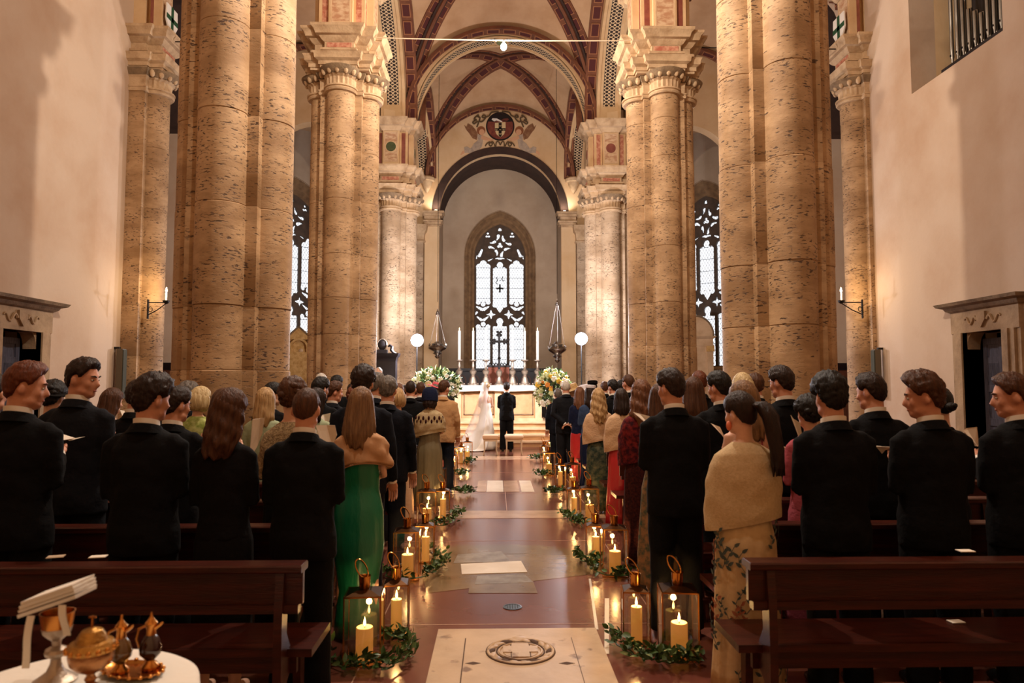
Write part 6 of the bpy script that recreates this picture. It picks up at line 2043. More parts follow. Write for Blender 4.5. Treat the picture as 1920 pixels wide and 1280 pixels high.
def shawl_mesh(drop=1.0, seed=0, amp=0.022, wide=1.0, vneck=0.0):
    n = 96; rnd = random.Random(seed); ph = rnd.uniform(0, 6)
    lv = [(1.492, 0.075, 0.068, -0.012), (1.46, 0.13, 0.09, -0.012), (1.42, 0.195, 0.112, -0.008), (1.36, 0.228, 0.132, 0.0), (1.27, 0.246, 0.15, 0.012), (1.17, 0.256, 0.168, 0.028), (drop + 0.04, 0.252, 0.178, 0.04), (drop, 0.248, 0.176, 0.04)]
    fine = []
    for i in range(len(lv) - 1):
        for u in (0, 0.25, 0.5, 0.75): fine.append([a + (b - a) * u for a, b in zip(lv[i], lv[i + 1])])
    fine.append(list(lv[-1]))
    rings = []
    for z, rx, ry, cy in fine:
        t = (1.49 - z) / (1.49 - drop)
        r = []
        for j in range(n):
            th = 2 * PI * j / n
            back = -math.sin(th)
            m = 1 + amp * min(1, t * 2.2) * (math.sin(30 * z + 3 * th + 1.4 * math.sin(2 * th + ph) + ph) + 0.8 * math.sin(44 * z - 5 * th + ph * 2) * (0.5 + 0.5 * math.sin(th * 3 + ph)) + 0.5 * math.sin(11 * th + ph)) - 0.01
            zz = z - vneck * t * max(0, back) ** 2 * 0.12 + 0.05 * t * math.cos(th + 0.5)
            r.append((rx * wide * m * math.cos(th), cy + ry * m * math.sin(th), zz))
        rings.append(r)
    return MB().loft(rings, cap=False).mesh('shawl', 180)


# ---- hair, in the head's own frame
HC = Vector((0, -0.004, 1.675)); HR = Vector((0.0745, 0.0965, 0.1055))
HAIRLINE = [(0, 44), (35, 40), (52, 24), (66, 2), (78, -4), (88, 10), (100, 6), (112, -22), (132, -50), (180, -62)]


def hair_cap(th=0.012, front=0, back=0, top=0.014, rough=0.004, seed=0, quiff=0.0, side=0):
    key = ('cap', th, front, back, top, rough, seed, quiff, side)
    if key in GARM: return GARM[key]
    na, ne = 60, 34; rings = []
    for i in range(ne + 1):
        e = math.radians(-82 + 172 * i / ne)
        ring = []
        for j in range(na):
            a = 2 * PI * j / na
            d = Vector((math.cos(e) * math.sin(a), math.cos(e) * math.cos(a), math.sin(e)))
            ad = math.degrees(a); ad = min(ad, 360 - ad)
            for k in range(len(HAIRLINE) - 1):
                if HAIRLINE[k][0] <= ad <= HAIRLINE[k + 1][0]:
                    u = (ad - HAIRLINE[k][0]) / (HAIRLINE[k + 1][0] - HAIRLINE[k][0])
                    lim = HAIRLINE[k][1] * (1 - u) + HAIRLINE[k + 1][1] * u
            lim += front * max(0, math.cos(a)) + back * max(0, -math.cos(a)) + side * abs(math.sin(a))
            lim += 3 * noise.noise(Vector((a * 3, seed, 0)))
            mk = min(1, max(0, (math.degrees(e) - lim) / 14 + 0.35))
            mk = mk * mk * (3 - 2 * mk)
            r = 1 / math.sqrt((d.x / HR.x) ** 2 + (d.y / HR.y) ** 2 + (d.z / HR.z) ** 2)
            t = th * (0.65 + 0.35 * min(1, max(0, d.z * 1.5 + 0.4))) + top * max(0, d.z) ** 1.3 + quiff * max(0, d.y) * max(0, d.z) * 2.2
            nz = noise.noise(Vector((d.x * 8 + seed, d.y * 5, d.z * 5))) * rough * 1.4 + noise.noise(Vector((d.x * 26, d.y * 10 + seed, d.z * 9))) * rough
            r += (t + nz) * mk + 0.002 * mk - 0.02 * (1 - mk)
            ring.append(HC + d * r)
        rings.append(ring)
    GARM[key] = MB().loft(rings).mesh('hair', 180)
    return GARM[key]


def hair_long(length=0.38, wave=0.0, width=0.115, seed=0, full=0.0):
    key = ('long', length, wave, width, seed, full)
    if key in GARM: return GARM[key]
    rnd = random.Random(seed)
    nl, na = 26, 44
    z0 = 1.735; z1 = 1.70 - length
    rings = []
    ph = [rnd.uniform(0, 6) for _ in range(4)]
    for i in range(nl + 1):
        u = i / nl; z = z0 + (z1 - z0) * u
        hr = math.sqrt(max(0.05, 1 - ((z - HC.z) / (HR.z + 0.02)) ** 2)) if z > HC.z else 1
        rx = (HR.x + 0.018 + full) * hr
        rx = rx + (width - rx) * min(1, max(0, (1.70 - z) / 0.2)) if z < 1.70 else rx
        rb = (HR.y + 0.02 + full) * hr if z > 1.62 else (HR.y + 0.02 + full) + 0.012 * math.sin((1.62 - z) * 8)
        tap = 1 - 0.35 * max(0, (u - 0.75) / 0.25)
        outer, inner = [], []
        lim = 108 if z > 1.6 else 108 - 25 * min(1, (1.6 - z) / 0.15)
        for j in range(na + 1):
            a = math.radians(-lim + 2 * lim * j / na)
            g = 1 + 0.045 * min(1, u * 3) * math.sin(a * 13 + ph[0] + wave * 3 * math.sin(z * 40 + ph[1])) + 0.03 * math.sin(a * 27 + ph[2] + z * 6) + wave * 0.09 * math.sin(z * 55 + a * 3 + ph[3])
            outer.append(Vector((rx * g * tap * math.sin(a), -0.004 - rb * g * math.cos(a) * (tap * 0.4 + 0.6), z + 0.012 * math.sin(a * 9 + ph[1]) * u)))
            inner.append(Vector((rx * 0.72 * tap * math.sin(a), -0.004 - rb * 0.6 * math.cos(a), z + 0.01)))
        rings.append(outer + inner[::-1])
    mb = MB().loft(rings)
    c_ = hair_cap(0.018 + full, -4, -16, 0.008, 0.003, seed, 0.0, -14)
    mb.add([v.co for v in c_.vertices], [tuple(p.vertices) for p in c_.polygons])
    GARM[key] = mb.mesh('hair', 180)
    return GARM[key]


def hair_extra(kind, seed=0):
    key = ('x', kind, seed)
    if key in GARM: return GARM[key]
    mb = MB()
    c_ = hair_cap(0.016 if kind != 'updo' else 0.028, -2, 2, 0.01, 0.008 if kind == 'updo' else 0.002, seed, 0.0, -4)
    mb.add([v.co for v in c_.vertices], [tuple(p.vertices) for p in c_.polygons])
    if kind == 'bun':
        mb.ell((0, -0.135, 1.63), 0.038, 0.034, 0.034, 14, 10); mb.ell((0.008, -0.165, 1.635), 0.02, 0.018, 0.02, 10, 6)
    if kind == 'pony':
        pts = [(0.02, -0.1, 1.70), (0.04, -0.15, 1.69), (0.055, -0.175, 1.62), (0.06, -0.175, 1.52), (0.065, -0.175, 1.42), (0.06, -0.175, 1.33), (0.055, -0.17, 1.27)]
        mb.tube(pts, [0.022, 0.036, 0.045, 0.046, 0.042, 0.032, 0.01], 14)
        for q in range(7):
            mb.tube([(x + 0.026 * math.cos(q) + 0.012 * math.sin(i * 1.2 + q), y + 0.02 * math.sin(q * 2), z) for i, (x, y, z) in enumerate(pts)], [0.012, 0.02, 0.024, 0.024, 0.02, 0.015, 0.004], 7)
    if kind == 'updo':
        for q in range(12):
            a = q * 0.9
            mb.ell((0.05 * math.cos(a), -0.085 - 0.02 * math.sin(a * 2), 1.69 + 0.05 * math.sin(a)), 0.032, 0.026, 0.026, 10, 7)
    if kind == 'bob':
        rg = []
        for z, rx, ry in ((1.74, 0.075, 0.09), (1.70, 0.098, 0.118), (1.65, 0.108, 0.124), (1.6, 0.106, 0.118), (1.565, 0.092, 0.1), (1.55, 0.07, 0.085)):
            rg.append([(rx * math.sin(a) * (1 + 0.04 * math.sin(a * 15 + z * 30)), -0.008 - ry * math.cos(a) * (1 + 0.04 * math.sin(a * 15 + z * 30)), z) for a in [math.radians(-112 + 224 * j / 40) for j in range(41)]] + [(rx * 0.6 * math.sin(a), -0.008 - ry * 0.5 * math.cos(a), z) for a in [math.radians(112 - 224 * j / 40) for j in range(41)]])
        mb.loft(rg)
    GARM[key] = mb.mesh('hair', 180)
    return GARM[key]


def hat_mesh(kind):
    key = ('hat', kind)
    if key in GARM: return GARM[key]
    mb = MB()
    if kind == 'brim':
        mb.lathe([(0.21, 0.0), (0.215, 0.006), (0.14, 0.02), (0.105, 0.035), (0.1, 0.09), (0.08, 0.115), (0.0, 0.12)], 28, (0, -0.01, 1.70))
    elif kind == 'cloche':
        mb.lathe([(0.118, -0.085), (0.122, -0.04), (0.116, 0.03), (0.1, 0.085), (0.06, 0.12), (0.0, 0.13)], 28, (0, -0.012, 1.69))
    elif kind == 'pill':
        mb.lathe([(0.085, 0.0), (0.098, 0.004), (0.1, 0.05), (0.09, 0.06), (0.0, 0.062)], 24, (0, -0.03, 1.75))
    GARM[key] = mb.mesh('hat', 40)
    return GARM[key]


def face_parts(hc):
    if 'face' not in GARM:
        L_ = []
        for s in (-1, 1):
            L_.append(('eye', MB().ell((s * 0.031, 0.079, 1.668), 0.013, 0.008, 0.006, 10, 6).mesh('eye', 180), 'w'))
            L_.append(('iris', MB().ell((s * 0.031, 0.0845, 1.668), 0.0055, 0.004, 0.0055, 8, 6).mesh('iris', 180), 'i'))
            L_.append(('eyebrow', MB().tube([(s * 0.014, 0.092, 1.69), (s * 0.032, 0.09, 1.696), (s * 0.052, 0.076, 1.69)], [0.004, 0.005, 0.002], 6).mesh('eyebrow', 180), 'h'))
        L_.append(('lips', MB().ell((0, 0.0935, 1.601), 0.02, 0.006, 0.0075, 12, 6).mesh('lips', 180), 'l'))
        GARM['face'] = L_
    mm = {'w': EYEW, 'i': EYEI, 'l': LIPS, 'h': HAIRM[hc]}
    return [(a, b, mm[c]) for a, b, c in GARM['face']]


EYEW = mat('eye_white', '#c9bfb5', 0.3); EYEI = mat('iris', '#2a1a10', 0.2); LIPS = mat('lips', '#a8604f', 0.5)
PCOUNT = [0]
PLIST = []


def person(px, top, d, sex, pose, yaw, hair, hc, outfit, label, group=None, pitch=-10, base=0.0, body_yaw=0.0, height=None, skin=None, wide=1.0, X=None):
    if not base and d < 16:                          # stand between the pews of a row
        k_ = min(range(14), key=lambda i: abs(ROWS[i] + 0.6 - d))
        zc_ = ROWS[k_] + 0.6
        d = zc_
    P = at(px, top, d)
    H = height or (P.z - base)
    sc_ = H / 1.80
    sc_ = min(max(sc_, 0.84), 1.10)
    key_yaw = math.radians(round((yaw + math.copysign(1, yaw)) / 30) * 30 if abs(yaw) > 8 else 0)
    me = body_mesh(sex, pose, key_yaw, math.radians(pitch))
    o = link('person', me, skin or (SKIN if sex == 'm' else SKIN_P))
    o.location = (P.x if X is None else at(X, 700, d).x, d, base)
    o.rotation_euler = (0, 0, math.radians(body_yaw))
    o.scale = (sc_ * wide, sc_ * wide, sc_)
    tag(o, label, 'person', group)
    o['px'] = px; o['woman'] = sex == 'f'
    HM = head_matrix(key_yaw, math.radians(pitch))
    kind, arg = (hair if isinstance(hair, tuple) else (hair, None))
    hm = {'short': lambda: hair_cap(0.012, 0, 0, 0.014, 0.005, arg or PCOUNT[0] % 5, 0.010),
          'full': lambda: hair_cap(0.018, -3, -4, 0.024, 0.009, arg or 1, 0.014),
          'buzz': lambda: hair_cap(0.006, 6, 2, 0.005, 0.0015, 2),
          'thin': lambda: hair_cap(0.006, 46, 0, 0.0, 0.002, 3),
          'long': lambda: hair_long(arg or 0.36, 0.0, 0.118, 1), 'wavy': lambda: hair_long(arg or 0.36, 0.5, 0.125, 2, 0.006),
          'longn': lambda: hair_long(arg or 0.3, 0.1, 0.105, 3),
          'bun': lambda: hair_extra('bun'), 'pony': lambda: hair_extra('pony'), 'updo': lambda: hair_extra('updo'), 'bob': lambda: hair_extra('bob')}[kind]()
    ho = link('hair', hm, HAIRM[hc], o)
    ho.matrix_local = HM
    if abs(yaw) >= 28 and d < 8 or base:             # faces that show: eyes, brows, lips
        for nm, me_, mm in face_parts(hc):
            if nm == 'iris': link(nm, me_, mm, q); continue
            q = link(nm, me_, mm, o); q.matrix_local = HM
    ot = outfit[0]

    def shoes(m=SHOE):
        for s in (-1, 1):
            q = link('shoe', shoe_mesh(), m, o); q.location = (s * 0.1, -0.025, 0)
            if s < 0: q.scale = (-1, 1, 1)
    if ot == 'suit':
        a, b = collar_meshes()
        jk = link('jacket', jacket_mesh(pose), outfit[1], o)
        link('jacket_collar', b, outfit[1], jk)
        link('shirt_collar', a, SHIRT, o)
        link('trousers', trousers_mesh(), outfit[2] if len(outfit) > 2 else outfit[1], o)
        shoes()
        for s in (-1, 1):                            # shirt cuffs
            el, wr = [Vector((s * p[0], p[1], p[2])) for p in ARM[pose]]
            dd = (wr - el).normalized()
            MB().tube([wr - dd * 0.03, wr + dd * 0.014], [0.036, 0.036], 12).build('shirt_cuff', SHIRT, o, local=True)
    elif ot == 'dress':
        kw = outfit[2] if len(outfit) > 2 else {}
        fd = kw.get('folds', 0.03)
        MB_ = garment(dress_rings(kw.get('hem', 0.05), kw.get('hemr', 0.26), 0.125, 0.15, kw.get('top', 1.34), cap=not (base or d > 16.5)), fd, kw.get('kf', 9), PCOUNT[0])
        MB_.build('dress', outfit[1], o, local=True, smooth=180)
        if kw.get('straps'):
            for s in (-1, 1): MB().tube([(s * 0.07, -0.1, 1.3), (s * 0.085, -0.07, 1.42), (s * 0.085, 0.0, 1.45), (s * 0.075, 0.08, 1.38)], 0.008, 6).build('strap', outfit[1], o, local=True)
        if kw.get('sleeves'): link('sleeved_top', jacket_mesh(pose, 'f', 0.92), outfit[1], o)
    elif ot == 'top':
        link('top', jacket_mesh(pose, 'f', 0.92), outfit[1], o)
        kw = outfit[3] if len(outfit) > 3 else {}
        r = [q for q in dress_rings(kw.get('hem', 0.06), kw.get('hemr', 0.27), 0.13, 0.15, 1.1) if q[0] <= 1.06]
        garment(r, kw.get('folds', 0.035), kw.get('kf', 10), PCOUNT[0]).build('skirt', outfit[2], o, local=True, smooth=180)
    elif ot == 'shawl':
        kw = outfit[3] if len(outfit) > 3 else {}
        link('shawl', shawl_mesh(kw.get('drop', 1.0), kw.get('seed', PCOUNT[0]), kw.get('amp', 0.022), 0.93, kw.get('v', 0.0)), outfit[1], o)
        garment(dress_rings(kw.get('hem', 0.05), kw.get('hemr', 0.27), 0.13, 0.15, 1.34), kw.get('folds', 0.03), kw.get('kf', 10), PCOUNT[0]).build('dress', outfit[2], o, local=True, smooth=180)
    PCOUNT[0] += 1
    PLIST.append((o.location.x, d, label, H))
    return o


def add_hat(o, kind, m, yaw=0, pitch=-10, tilt=(0, 0), scale=1.0):
    h = link('hat', hat_mesh(kind), m, o)
    h.matrix_local = head_matrix(math.radians(yaw), math.radians(pitch)) @ Matrix.Translation((0, -0.01, 1.72)) @ Euler((tilt[0], tilt[1], 0)).to_matrix().to_4x4() @ Matrix.Scale(scale, 4) @ Matrix.Translation((0, 0.01, -1.72))
    return h


# ---------------------------------------------------------------- left block of the congregation
GL, GRr = 'guests in the pews on the green dress side', 'guests in the pews on the embroidered skirt side'
LB = 'green dress side'
person(42, 677, 4.05, 'm', 'read', -45, 'short', 'auburn', ('suit', BLK), 'auburn-haired man in black suit reading a large booklet, looking right', GL)
person(-16, 700, 4.97, 'm', 'read', 0, 'short', 'dark', ('suit', BLK), 'dark-suited man mostly cut off at the wall beside the auburn-haired man', GL)
person(168, 670, 4.97, 'm', 'read', -75, 'short', 'dark', ('suit', CHAR), 'dark-haired man in charcoal suit with his face in profile near the left doorway', GL, X=150)
h_ = person(98, 714, 5.89, 'f', 'read', 0, 'updo', 'black', ('dress', D_NAVY, {'sleeves': True}), 'woman in navy dress and small black brimmed hat behind the two reading men', GL)
add_hat(h_, 'brim', HATK, tilt=(0.3, 0.2), scale=0.72)
person(280, 703, 4.05, 'm', 'read', -15, ('full', 4), 'dark', ('suit', BLK), 'broad dark-haired man in black suit with a thick head of hair, front row', GL)
person(327, 724, 4.97, 'm', 'read', -30, 'short', 'dark', ('suit', BLK), 'young dark-haired man in black suit behind the broad front-row man', GL)
person(207, 727, 6.81, 'f', 'read', -15, 'longn', 'brown', ('dress', D_BLACK, {'top': 1.4}), 'brown-haired woman in black sleeveless dress with bare arms holding a booklet', GL)
person(256, 712, 5.89, 'm', 'read', 0, 'short', 'dark', ('suit', BLK), 'man in black suit mostly hidden behind the broad dark-haired man', GL)
person(317, 703, 11.41, 'm', 'read', -60, 'thin', 'white', ('suit', BLK), 'white-haired man in dark suit by the arched confessional', GL)
person(347, 717, 7.73, 'm', 'read', -60, 'full', 'grey', ('suit', BLK), 'man with curly grey-brown hair and dark suit beside the blonde woman in green', GL)
person(373, 724, 6.81, 'f', 'read', -15, 'bob', 'fair', ('dress', D_LEAF, {'sleeves': True, 'hemr': 0.24}), 'woman with a short blonde bob in a lime green print jacket', GL)
person(417, 728, 5.89, 'f', 'read', 0, ('long', 0.3), 'brown', ('dress', D_DRED, {'straps': True, 'top': 1.28}), 'brown-haired woman in a dark red strappy dress with bare shoulder', GL)
person(427, 729, 4.05, 'f', 'read', -30, ('wavy', 0.32), 'brown', ('dress', D_BLACK, {'sleeves': True, 'hemr': 0.22, 'hem': 0.3}), 'woman with shoulder-length brown hair in a plain black dress, front row', GL, wide=0.94)
person(497, 726, 6.81, 'f', 'read', 0, 'longn', 'blonde', ('dress', D_PALE, {'sleeves': True}), 'blonde woman with straight hair in a pale top behind the front row', GL)
person(508, 716, 7.73, 'f', 'read', -60, 'bun', 'black', ('dress', D_BLACK, {'sleeves': True}), 'black-haired woman turning her face right beside the nearest pier', GL)
person(548, 708, 4.97, 'f', 'read', 0, 'updo', 'brown', ('shawl', FUR, D_BLACK, {'amp': 0.03, 'drop': 1.12}), 'woman with dark brown updo and a fur stole behind the short-haired man', GL)
person(574, 723, 4.05, 'm', 'read', 0, 'buzz', 'brown', ('suit', BLK), 'short-haired man in black suit standing at the aisle end of the front pew', GL, wide=0.98)
person(590, 727, 6.81, 'f', 'read', -30, 'longn', 'dark', ('dress', D_PALE, {'sleeves': True}), 'dark-haired woman partly hidden behind the short-haired man', GL)
person(598, 706, 7.73, 'm', 'read', -30, 'short', 'black', ('suit', BLK), 'black-haired man in dark suit in front of the second pier', GL)
person(602, 697, 10.49, 'm', 'read', 0, 'thin', 'white', ('suit', BLK), 'bald man whose pale head shows above the black-haired man', GL)
person(629, 703, 11.41, 'm', 'read', -15, 'short', 'black', ('suit', BLK), 'dark-haired man behind the bearded man, against the second pier', GL)
person(624, 714, 8.65, 'm', 'read', -45, 'short', 'brown', ('suit', CHAR), 'brown-haired man with white collar looking right beside the tall navy-suited man', GL)
person(662, 726, 9.57, 'f', 'read', 0, 'updo', 'auburn', ('dress', D_BLACK, {'sleeves': True}), 'auburn-haired woman mostly hidden behind the woman in the green dress', GL)
person(680, 686, 5.89, 'm', 'down', 0, 'full', 'dark', ('suit', NAVY), 'very tall dark-haired man in navy suit behind the woman in the green dress', GL)
person(703, 698, 7.73, 'm', 'read', -15, 'short', 'grey', ('suit', NAVY), 'grey-haired man partly hidden beside the tall man in navy', GL)
person(676, 725, 4.97, 'f', 'front', 0, ('long', 0.36), 'light', ('shawl', SHAWL_B, D_GREEN, {'drop': 1.16, 'hemr': 0.17, 'folds': 0.012, 'v': -0.5, 'amp': 0.034, 'hem': 0.03}), 'woman in emerald green satin dress with beige shawl and long light brown hair', GL)
person(727, 704, 6.81, 'm', 'down', 0, 'short', 'grey', ('suit', NAVY), 'greying man in navy suit with his arm hanging by the aisle pew end', GL)
person(747, 718, 11.41, 'f', 'read', 0, 'longn', 'redbrown', ('dress', D_NAVY, {'sleeves': True}), 'chestnut-haired woman beyond the greying man by the aisle', GL)
person(746, 727, 8.65, 'f', 'read', 0, 'bob', 'blonde', ('dress', D_BEIGE, {'sleeves': True}), 'small blonde woman with short hair just beyond the greying man', GL)
person(770, 712, 10.49, 'm', 'read', 0, 'buzz', 'dark', ('suit', BLK), 'dark-haired man with close-cropped hair left of the navy cloche hat', GL)
person(789, 716, 12.33, 'm', 'read', 0, 'short', 'brown', ('suit', CHAR), 'brown-haired man in charcoal suit close behind the navy cloche hat', GL)
person(803, 714, 15.09, 'f', 'read', 0, 'bob', 'fair', ('dress', D_BEIGE, {'sleeves': True}), 'fair-haired woman whose head shows above the navy cloche hat', GL)
h_ = person(806, 727, 9.57, 'f', 'front', 0, ('longn', 0.2), 'dark', ('shawl', CAPE_G, D_OLIVE, {'drop': 1.12, 'amp': 0.02, 'hemr': 0.27, 'folds': 0.05, 'hem': 0.12}), 'woman in navy cloche hat, embroidered beige cape and olive satin skirt', GL)
add_hat(h_, 'cloche', HATN)
for j in range(13):
    a = math.radians(200 + 140 * j / 12)
    r_ = 0.21 if j % 2 else 0.2
    MB().ell((0.2 * math.cos(a), -0.002 + 0.13 * math.sin(a), 1.37 - (0.05 if j % 2 else 0.0)), 0.016, 0.016, 0.03, 8, 6).build('embroidery_motif', D_PLUM, h_, local=True)
h_ = person(818, 716, 13.25, 'f', 'read', 0, 'bob', 'grey', ('dress', D_PINK, {'sleeves': True}), 'woman in a coral pink brimmed hat behind the embroidered cape', GL)
add_hat(h_, 'brim', PINKH, tilt=(0.2, 0.3), scale=0.85)
person(831, 712, 11.41, 'm', 'down', -15, 'short', 'brown', ('suit', TAN, NAVY), 'man in a light camel coat at the aisle beyond the embroidered cape', GL)
for k, (px, tp, d, hk, hcl) in enumerate(((758, 722, 15.09, 'short', 'dark'), (778, 722, 14.17, 'short', 'brown'), (660, 718, 12.33, 'short', 'dark'), (700, 718, 10.49, 'short', 'brown'))):
    person(px, tp, d, 'm', 'read', 0, hk, hcl, ('suit', BLK), ['dark-haired guest far up near the white lilies', 'brown-haired guest far up near the white lilies', 'dark-haired guest before the second pier', 'brown-haired guest in dark suit just in front of the priest'][k], GL)

# ---------------------------------------------------------------- right block
person(1061, 712, 13.25, 'm', 'behind', 0, 'thin', 'white', ('suit', CHAR), 'elderly man with hands clasped behind his dark suit at the aisle', GRr, wide=1.05)
person(1046, 728, 14.17, 'm', 'down', 0, 'short', 'grey', ('suit', NAVY), 'grey-haired man in navy suit beyond the elderly man, beside the yellow flowers', GRr)
h_ = person(1074, 722, 15.09, 'f', 'read', 0, 'bob', 'blonde', ('dress', D_NAVY, {'sleeves': True}), 'woman in a wide straw hat close to the elderly man', GRr)
add_hat(h_, 'brim', STRAW, tilt=(0.2, -0.35), scale=1.25)
h_ = person(1096, 722, 14.17, 'f', 'read', 0, 'bob', 'white', ('dress', D_LILAC, {'sleeves': True}), 'woman in a pale lilac hat behind the straight-haired woman in red skirt', GRr)
add_hat(h_, 'brim', WHT, tilt=(0.2, -0.2), scale=1.0)
person(1087, 725, 12.33, 'f', 'read', 0, ('long', 0.33), 'redbrown', ('top', D_NAVY, D_RED, {'hemr': 0.2, 'folds': 0.02}), 'woman with straight chestnut hair, navy top and bright red skirt', GRr)
h_ = person(1111, 715, 13.25, 'f', 'read', 0, 'bun', 'black', ('dress', D_BLACK, {'sleeves': True}), 'woman in a small black pillbox hat beyond the denim jacket', GRr)
add_hat(h_, 'pill', HATK)
h_ = person(1107, 722, 11.41, 'f', 'read', 0, 'longn', 'dark', ('top', D_DENIM, D_NAVY, {'hemr': 0.2}), 'dark-haired woman in blue denim jacket with a black and white hat', GRr)
add_hat(h_, 'pill', WHT, tilt=(0.1, 0.1), scale=0.9)
person(1122, 728, 9.57, 'f', 'front', 0, ('wavy', 0.42), 'blonde', ('shawl', D_BEIGE, D_PATT, {'drop': 1.02, 'amp': 0.016, 'hemr': 0.27, 'folds': 0.03}), 'woman with long wavy blonde hair, beige wrap and dark green patterned skirt', GRr)
person(1134, 715, 15.09, 'm', 'read', 0, 'short', 'brown', ('suit', BLK), 'brown-haired man in dark suit beyond the wavy blonde woman', GRr)
person(1151, 711, 12.33, 'm', 'read', 15, 'short', 'black', ('suit', BLK), 'black-haired man in dark suit right behind the wavy blonde woman', GRr)
person(1165, 712, 13.25, 'm', 'read', 0, 'short', 'black', ('suit', BLK), 'dark-haired guest half hidden behind the tall cropped man', GRr)
person(1180, 700, 10.49, 'm', 'read', 15, 'buzz', 'brown', ('suit', BLK), 'tall man with cropped brown hair before the second pier on the flower urn side', GRr)
person(1165, 728, 8.65, 'f', 'front', 0, ('longn', 0.26), 'dark', ('shawl', D_BEIGE, D_RED, {'drop': 1.0, 'amp': 0.014, 'hemr': 0.25, 'folds': 0.035}), 'dark-haired woman in beige wrap over a flared red dress', GRr)
person(1203, 712, 6.81, 'f', 'front', 0, ('wavy', 0.36), 'redbrown', ('shawl', SHAWL_R, D_PLUM, {'drop': 1.0, 'amp': 0.02, 'hemr': 0.24, 'folds': 0.02}), 'chestnut-haired woman in dark red paisley shawl and long wine brocade skirt', GRr)
person(1239, 718, 5.89, 'f', 'read', 0, ('long', 0.3), 'brown', ('dress', D_FLORAL, {'hemr': 0.3, 'folds': 0.04}), 'brown-haired woman in a long floral dress half hidden behind the black-suited man', GRr)
person(1262, 690, 4.97, 'm', 'read', 15, 'short', 'dark', ('suit', BLK), 'dark-haired man in black suit at the aisle end of the second pew', GRr)
person(1301, 706, 6.81, 'f', 'read', 0, ('long', 0.34), 'brown', ('dress', D_BLACK, {'sleeves': True}), 'woman with long brown hair just behind the black-suited aisle man', GRr)
person(1312, 695, 8.65, 'm', 'read', 0, 'short', 'auburn', ('suit', BLK), 'man with short reddish-brown hair in black suit before the round-topped side altar', GRr)
person(1352, 695, 5.89, 'm', 'read', 30, 'short', 'black', ('suit', BLK), 'black-haired man in black suit turned left before the chapel window', GRr)
person(1393, 698, 6.81, 'f', 'read', 0, 'bob', 'fair', ('dress', D_BEIGE, {'sleeves': True}), 'golden-haired woman before the nearest pier beside the tall black-suited man', GRr)
person(1398, 713, 4.97, 'f', 'read', 15, ('longn', 0.34), 'light', ('dress', D_PINK, {'straps': True, 'top': 1.28}), 'light-haired woman with bare shoulders just behind the ponytail', GRr)
person(1417, 699, 7.73, 'm', 'read', 0, 'short', 'brown', ('suit', BLK), 'brown-haired man farther up beside the golden-haired woman', GRr)
person(1469, 685, 5.89, 'm', 'read', 30, 'short', 'dark', ('suit', BLK), 'tall dark-haired man in black suit before the nearest pier, bending his head', GRr)
sk = person(1392, 733, 4.05, 'f', 'front', 15, 'pony', 'dark', ('shawl', SHAWL_C, SKIRT_E, {'drop': 0.99, 'amp': 0.014, 'hemr': 0.235, 'folds': 0.035, 'kf': 13, 'hem': 0.03}), 'woman with dark ponytail, cream wool shawl and embroidered cream skirt', GRr)
person(1517, 741, 4.97, 'f', 'read', 0, 'updo', 'black', ('dress', D_PINK, {'sleeves': True}), 'black-haired woman in rose dress half hidden behind a front-row man', GRr)
person(1558, 700, 4.05, 'm', 'read', 0, ('full', 6), 'black', ('suit', BLK), 'man with full black hair in black suit seen squarely from behind, front row', GRr)
person(1637, 698, 4.97, 'm', 'read', 15, 'short', 'dark', ('suit', BLK), 'bearded dark-haired man in black collar before the wall speaker', GRr)
person(1713, 699, 4.05, 'm', 'read', 60, 'full', 'brown', ('suit', BLK), 'brown-haired man in black suit showing his profile to the left', GRr, X=1738)
person(1762, 724, 4.97, 'f', 'read', 0, 'bun', 'black', ('dress', D_BLACK, {'sleeves': True}), 'woman with black hair tied in a small bun before the right doorway', GRr)
person(1872, 698, 4.05, 'm', 'read', 60, 'short', 'brown', ('suit', BLK), 'man in black suit looking down at a booklet beside the right doorway', GRr, X=1904)
# coral tassel earring of the ponytail woman
er = MB().ell((-0.088, 0.0, 1.588), 0.017, 0.017, 0.03, 10, 8).build('earring', mat('coral_bead', '#d9734f', 0.6), sk, local=True)
# embroidered sprigs on her skirt
rnd = random.Random(12)
EMB = [mat('grey_green_thread', '#3f4a45', 0.8), mat('rust_thread', '#9c5a3c', 0.8)]
for j in range(34):
    th = rnd.uniform(PI, 2 * PI); z = rnd.uniform(0.08, 0.9)
    u = (0.95 - z) / 0.9
    rx = 0.178 + (0.22 - 0.178) * u; ry = 0.14 + (0.15 - 0.14) * u
    g = MB(); spine = []
    cx, cy = rx * 1.055, ry * 1.06
    for q in range(6):
        zz = z + 0.028 * q
        a = th + 0.12 * math.sin(q * 0.9 + j)
        p = Vector((cx * math.cos(a), cy * math.sin(a), zz))
        tg = Vector((-math.sin(a), math.cos(a), 0)); nn = Vector((math.cos(a), math.sin(a), 0))
        sgn = 1 if q % 2 else -1
        dd = (tg * sgn + Vector((0, 0, 0.8))).normalized(); sd = dd.cross(nn)
        L_ = 0.046 if j % 2 else 0.03
        spine.append(p + nn * 0.005)
        g.add([p + (dd * x + sd * y) * L_ + nn * (0.004 + 0.006 * abs(y)) for x, y, zl in LEAF_SH], LEAF_F)
    g.tube(spine, 0.002, 4)
    g.build('embroidered_sprig', EMB[0 if j % 5 else 1], sk, local=True)

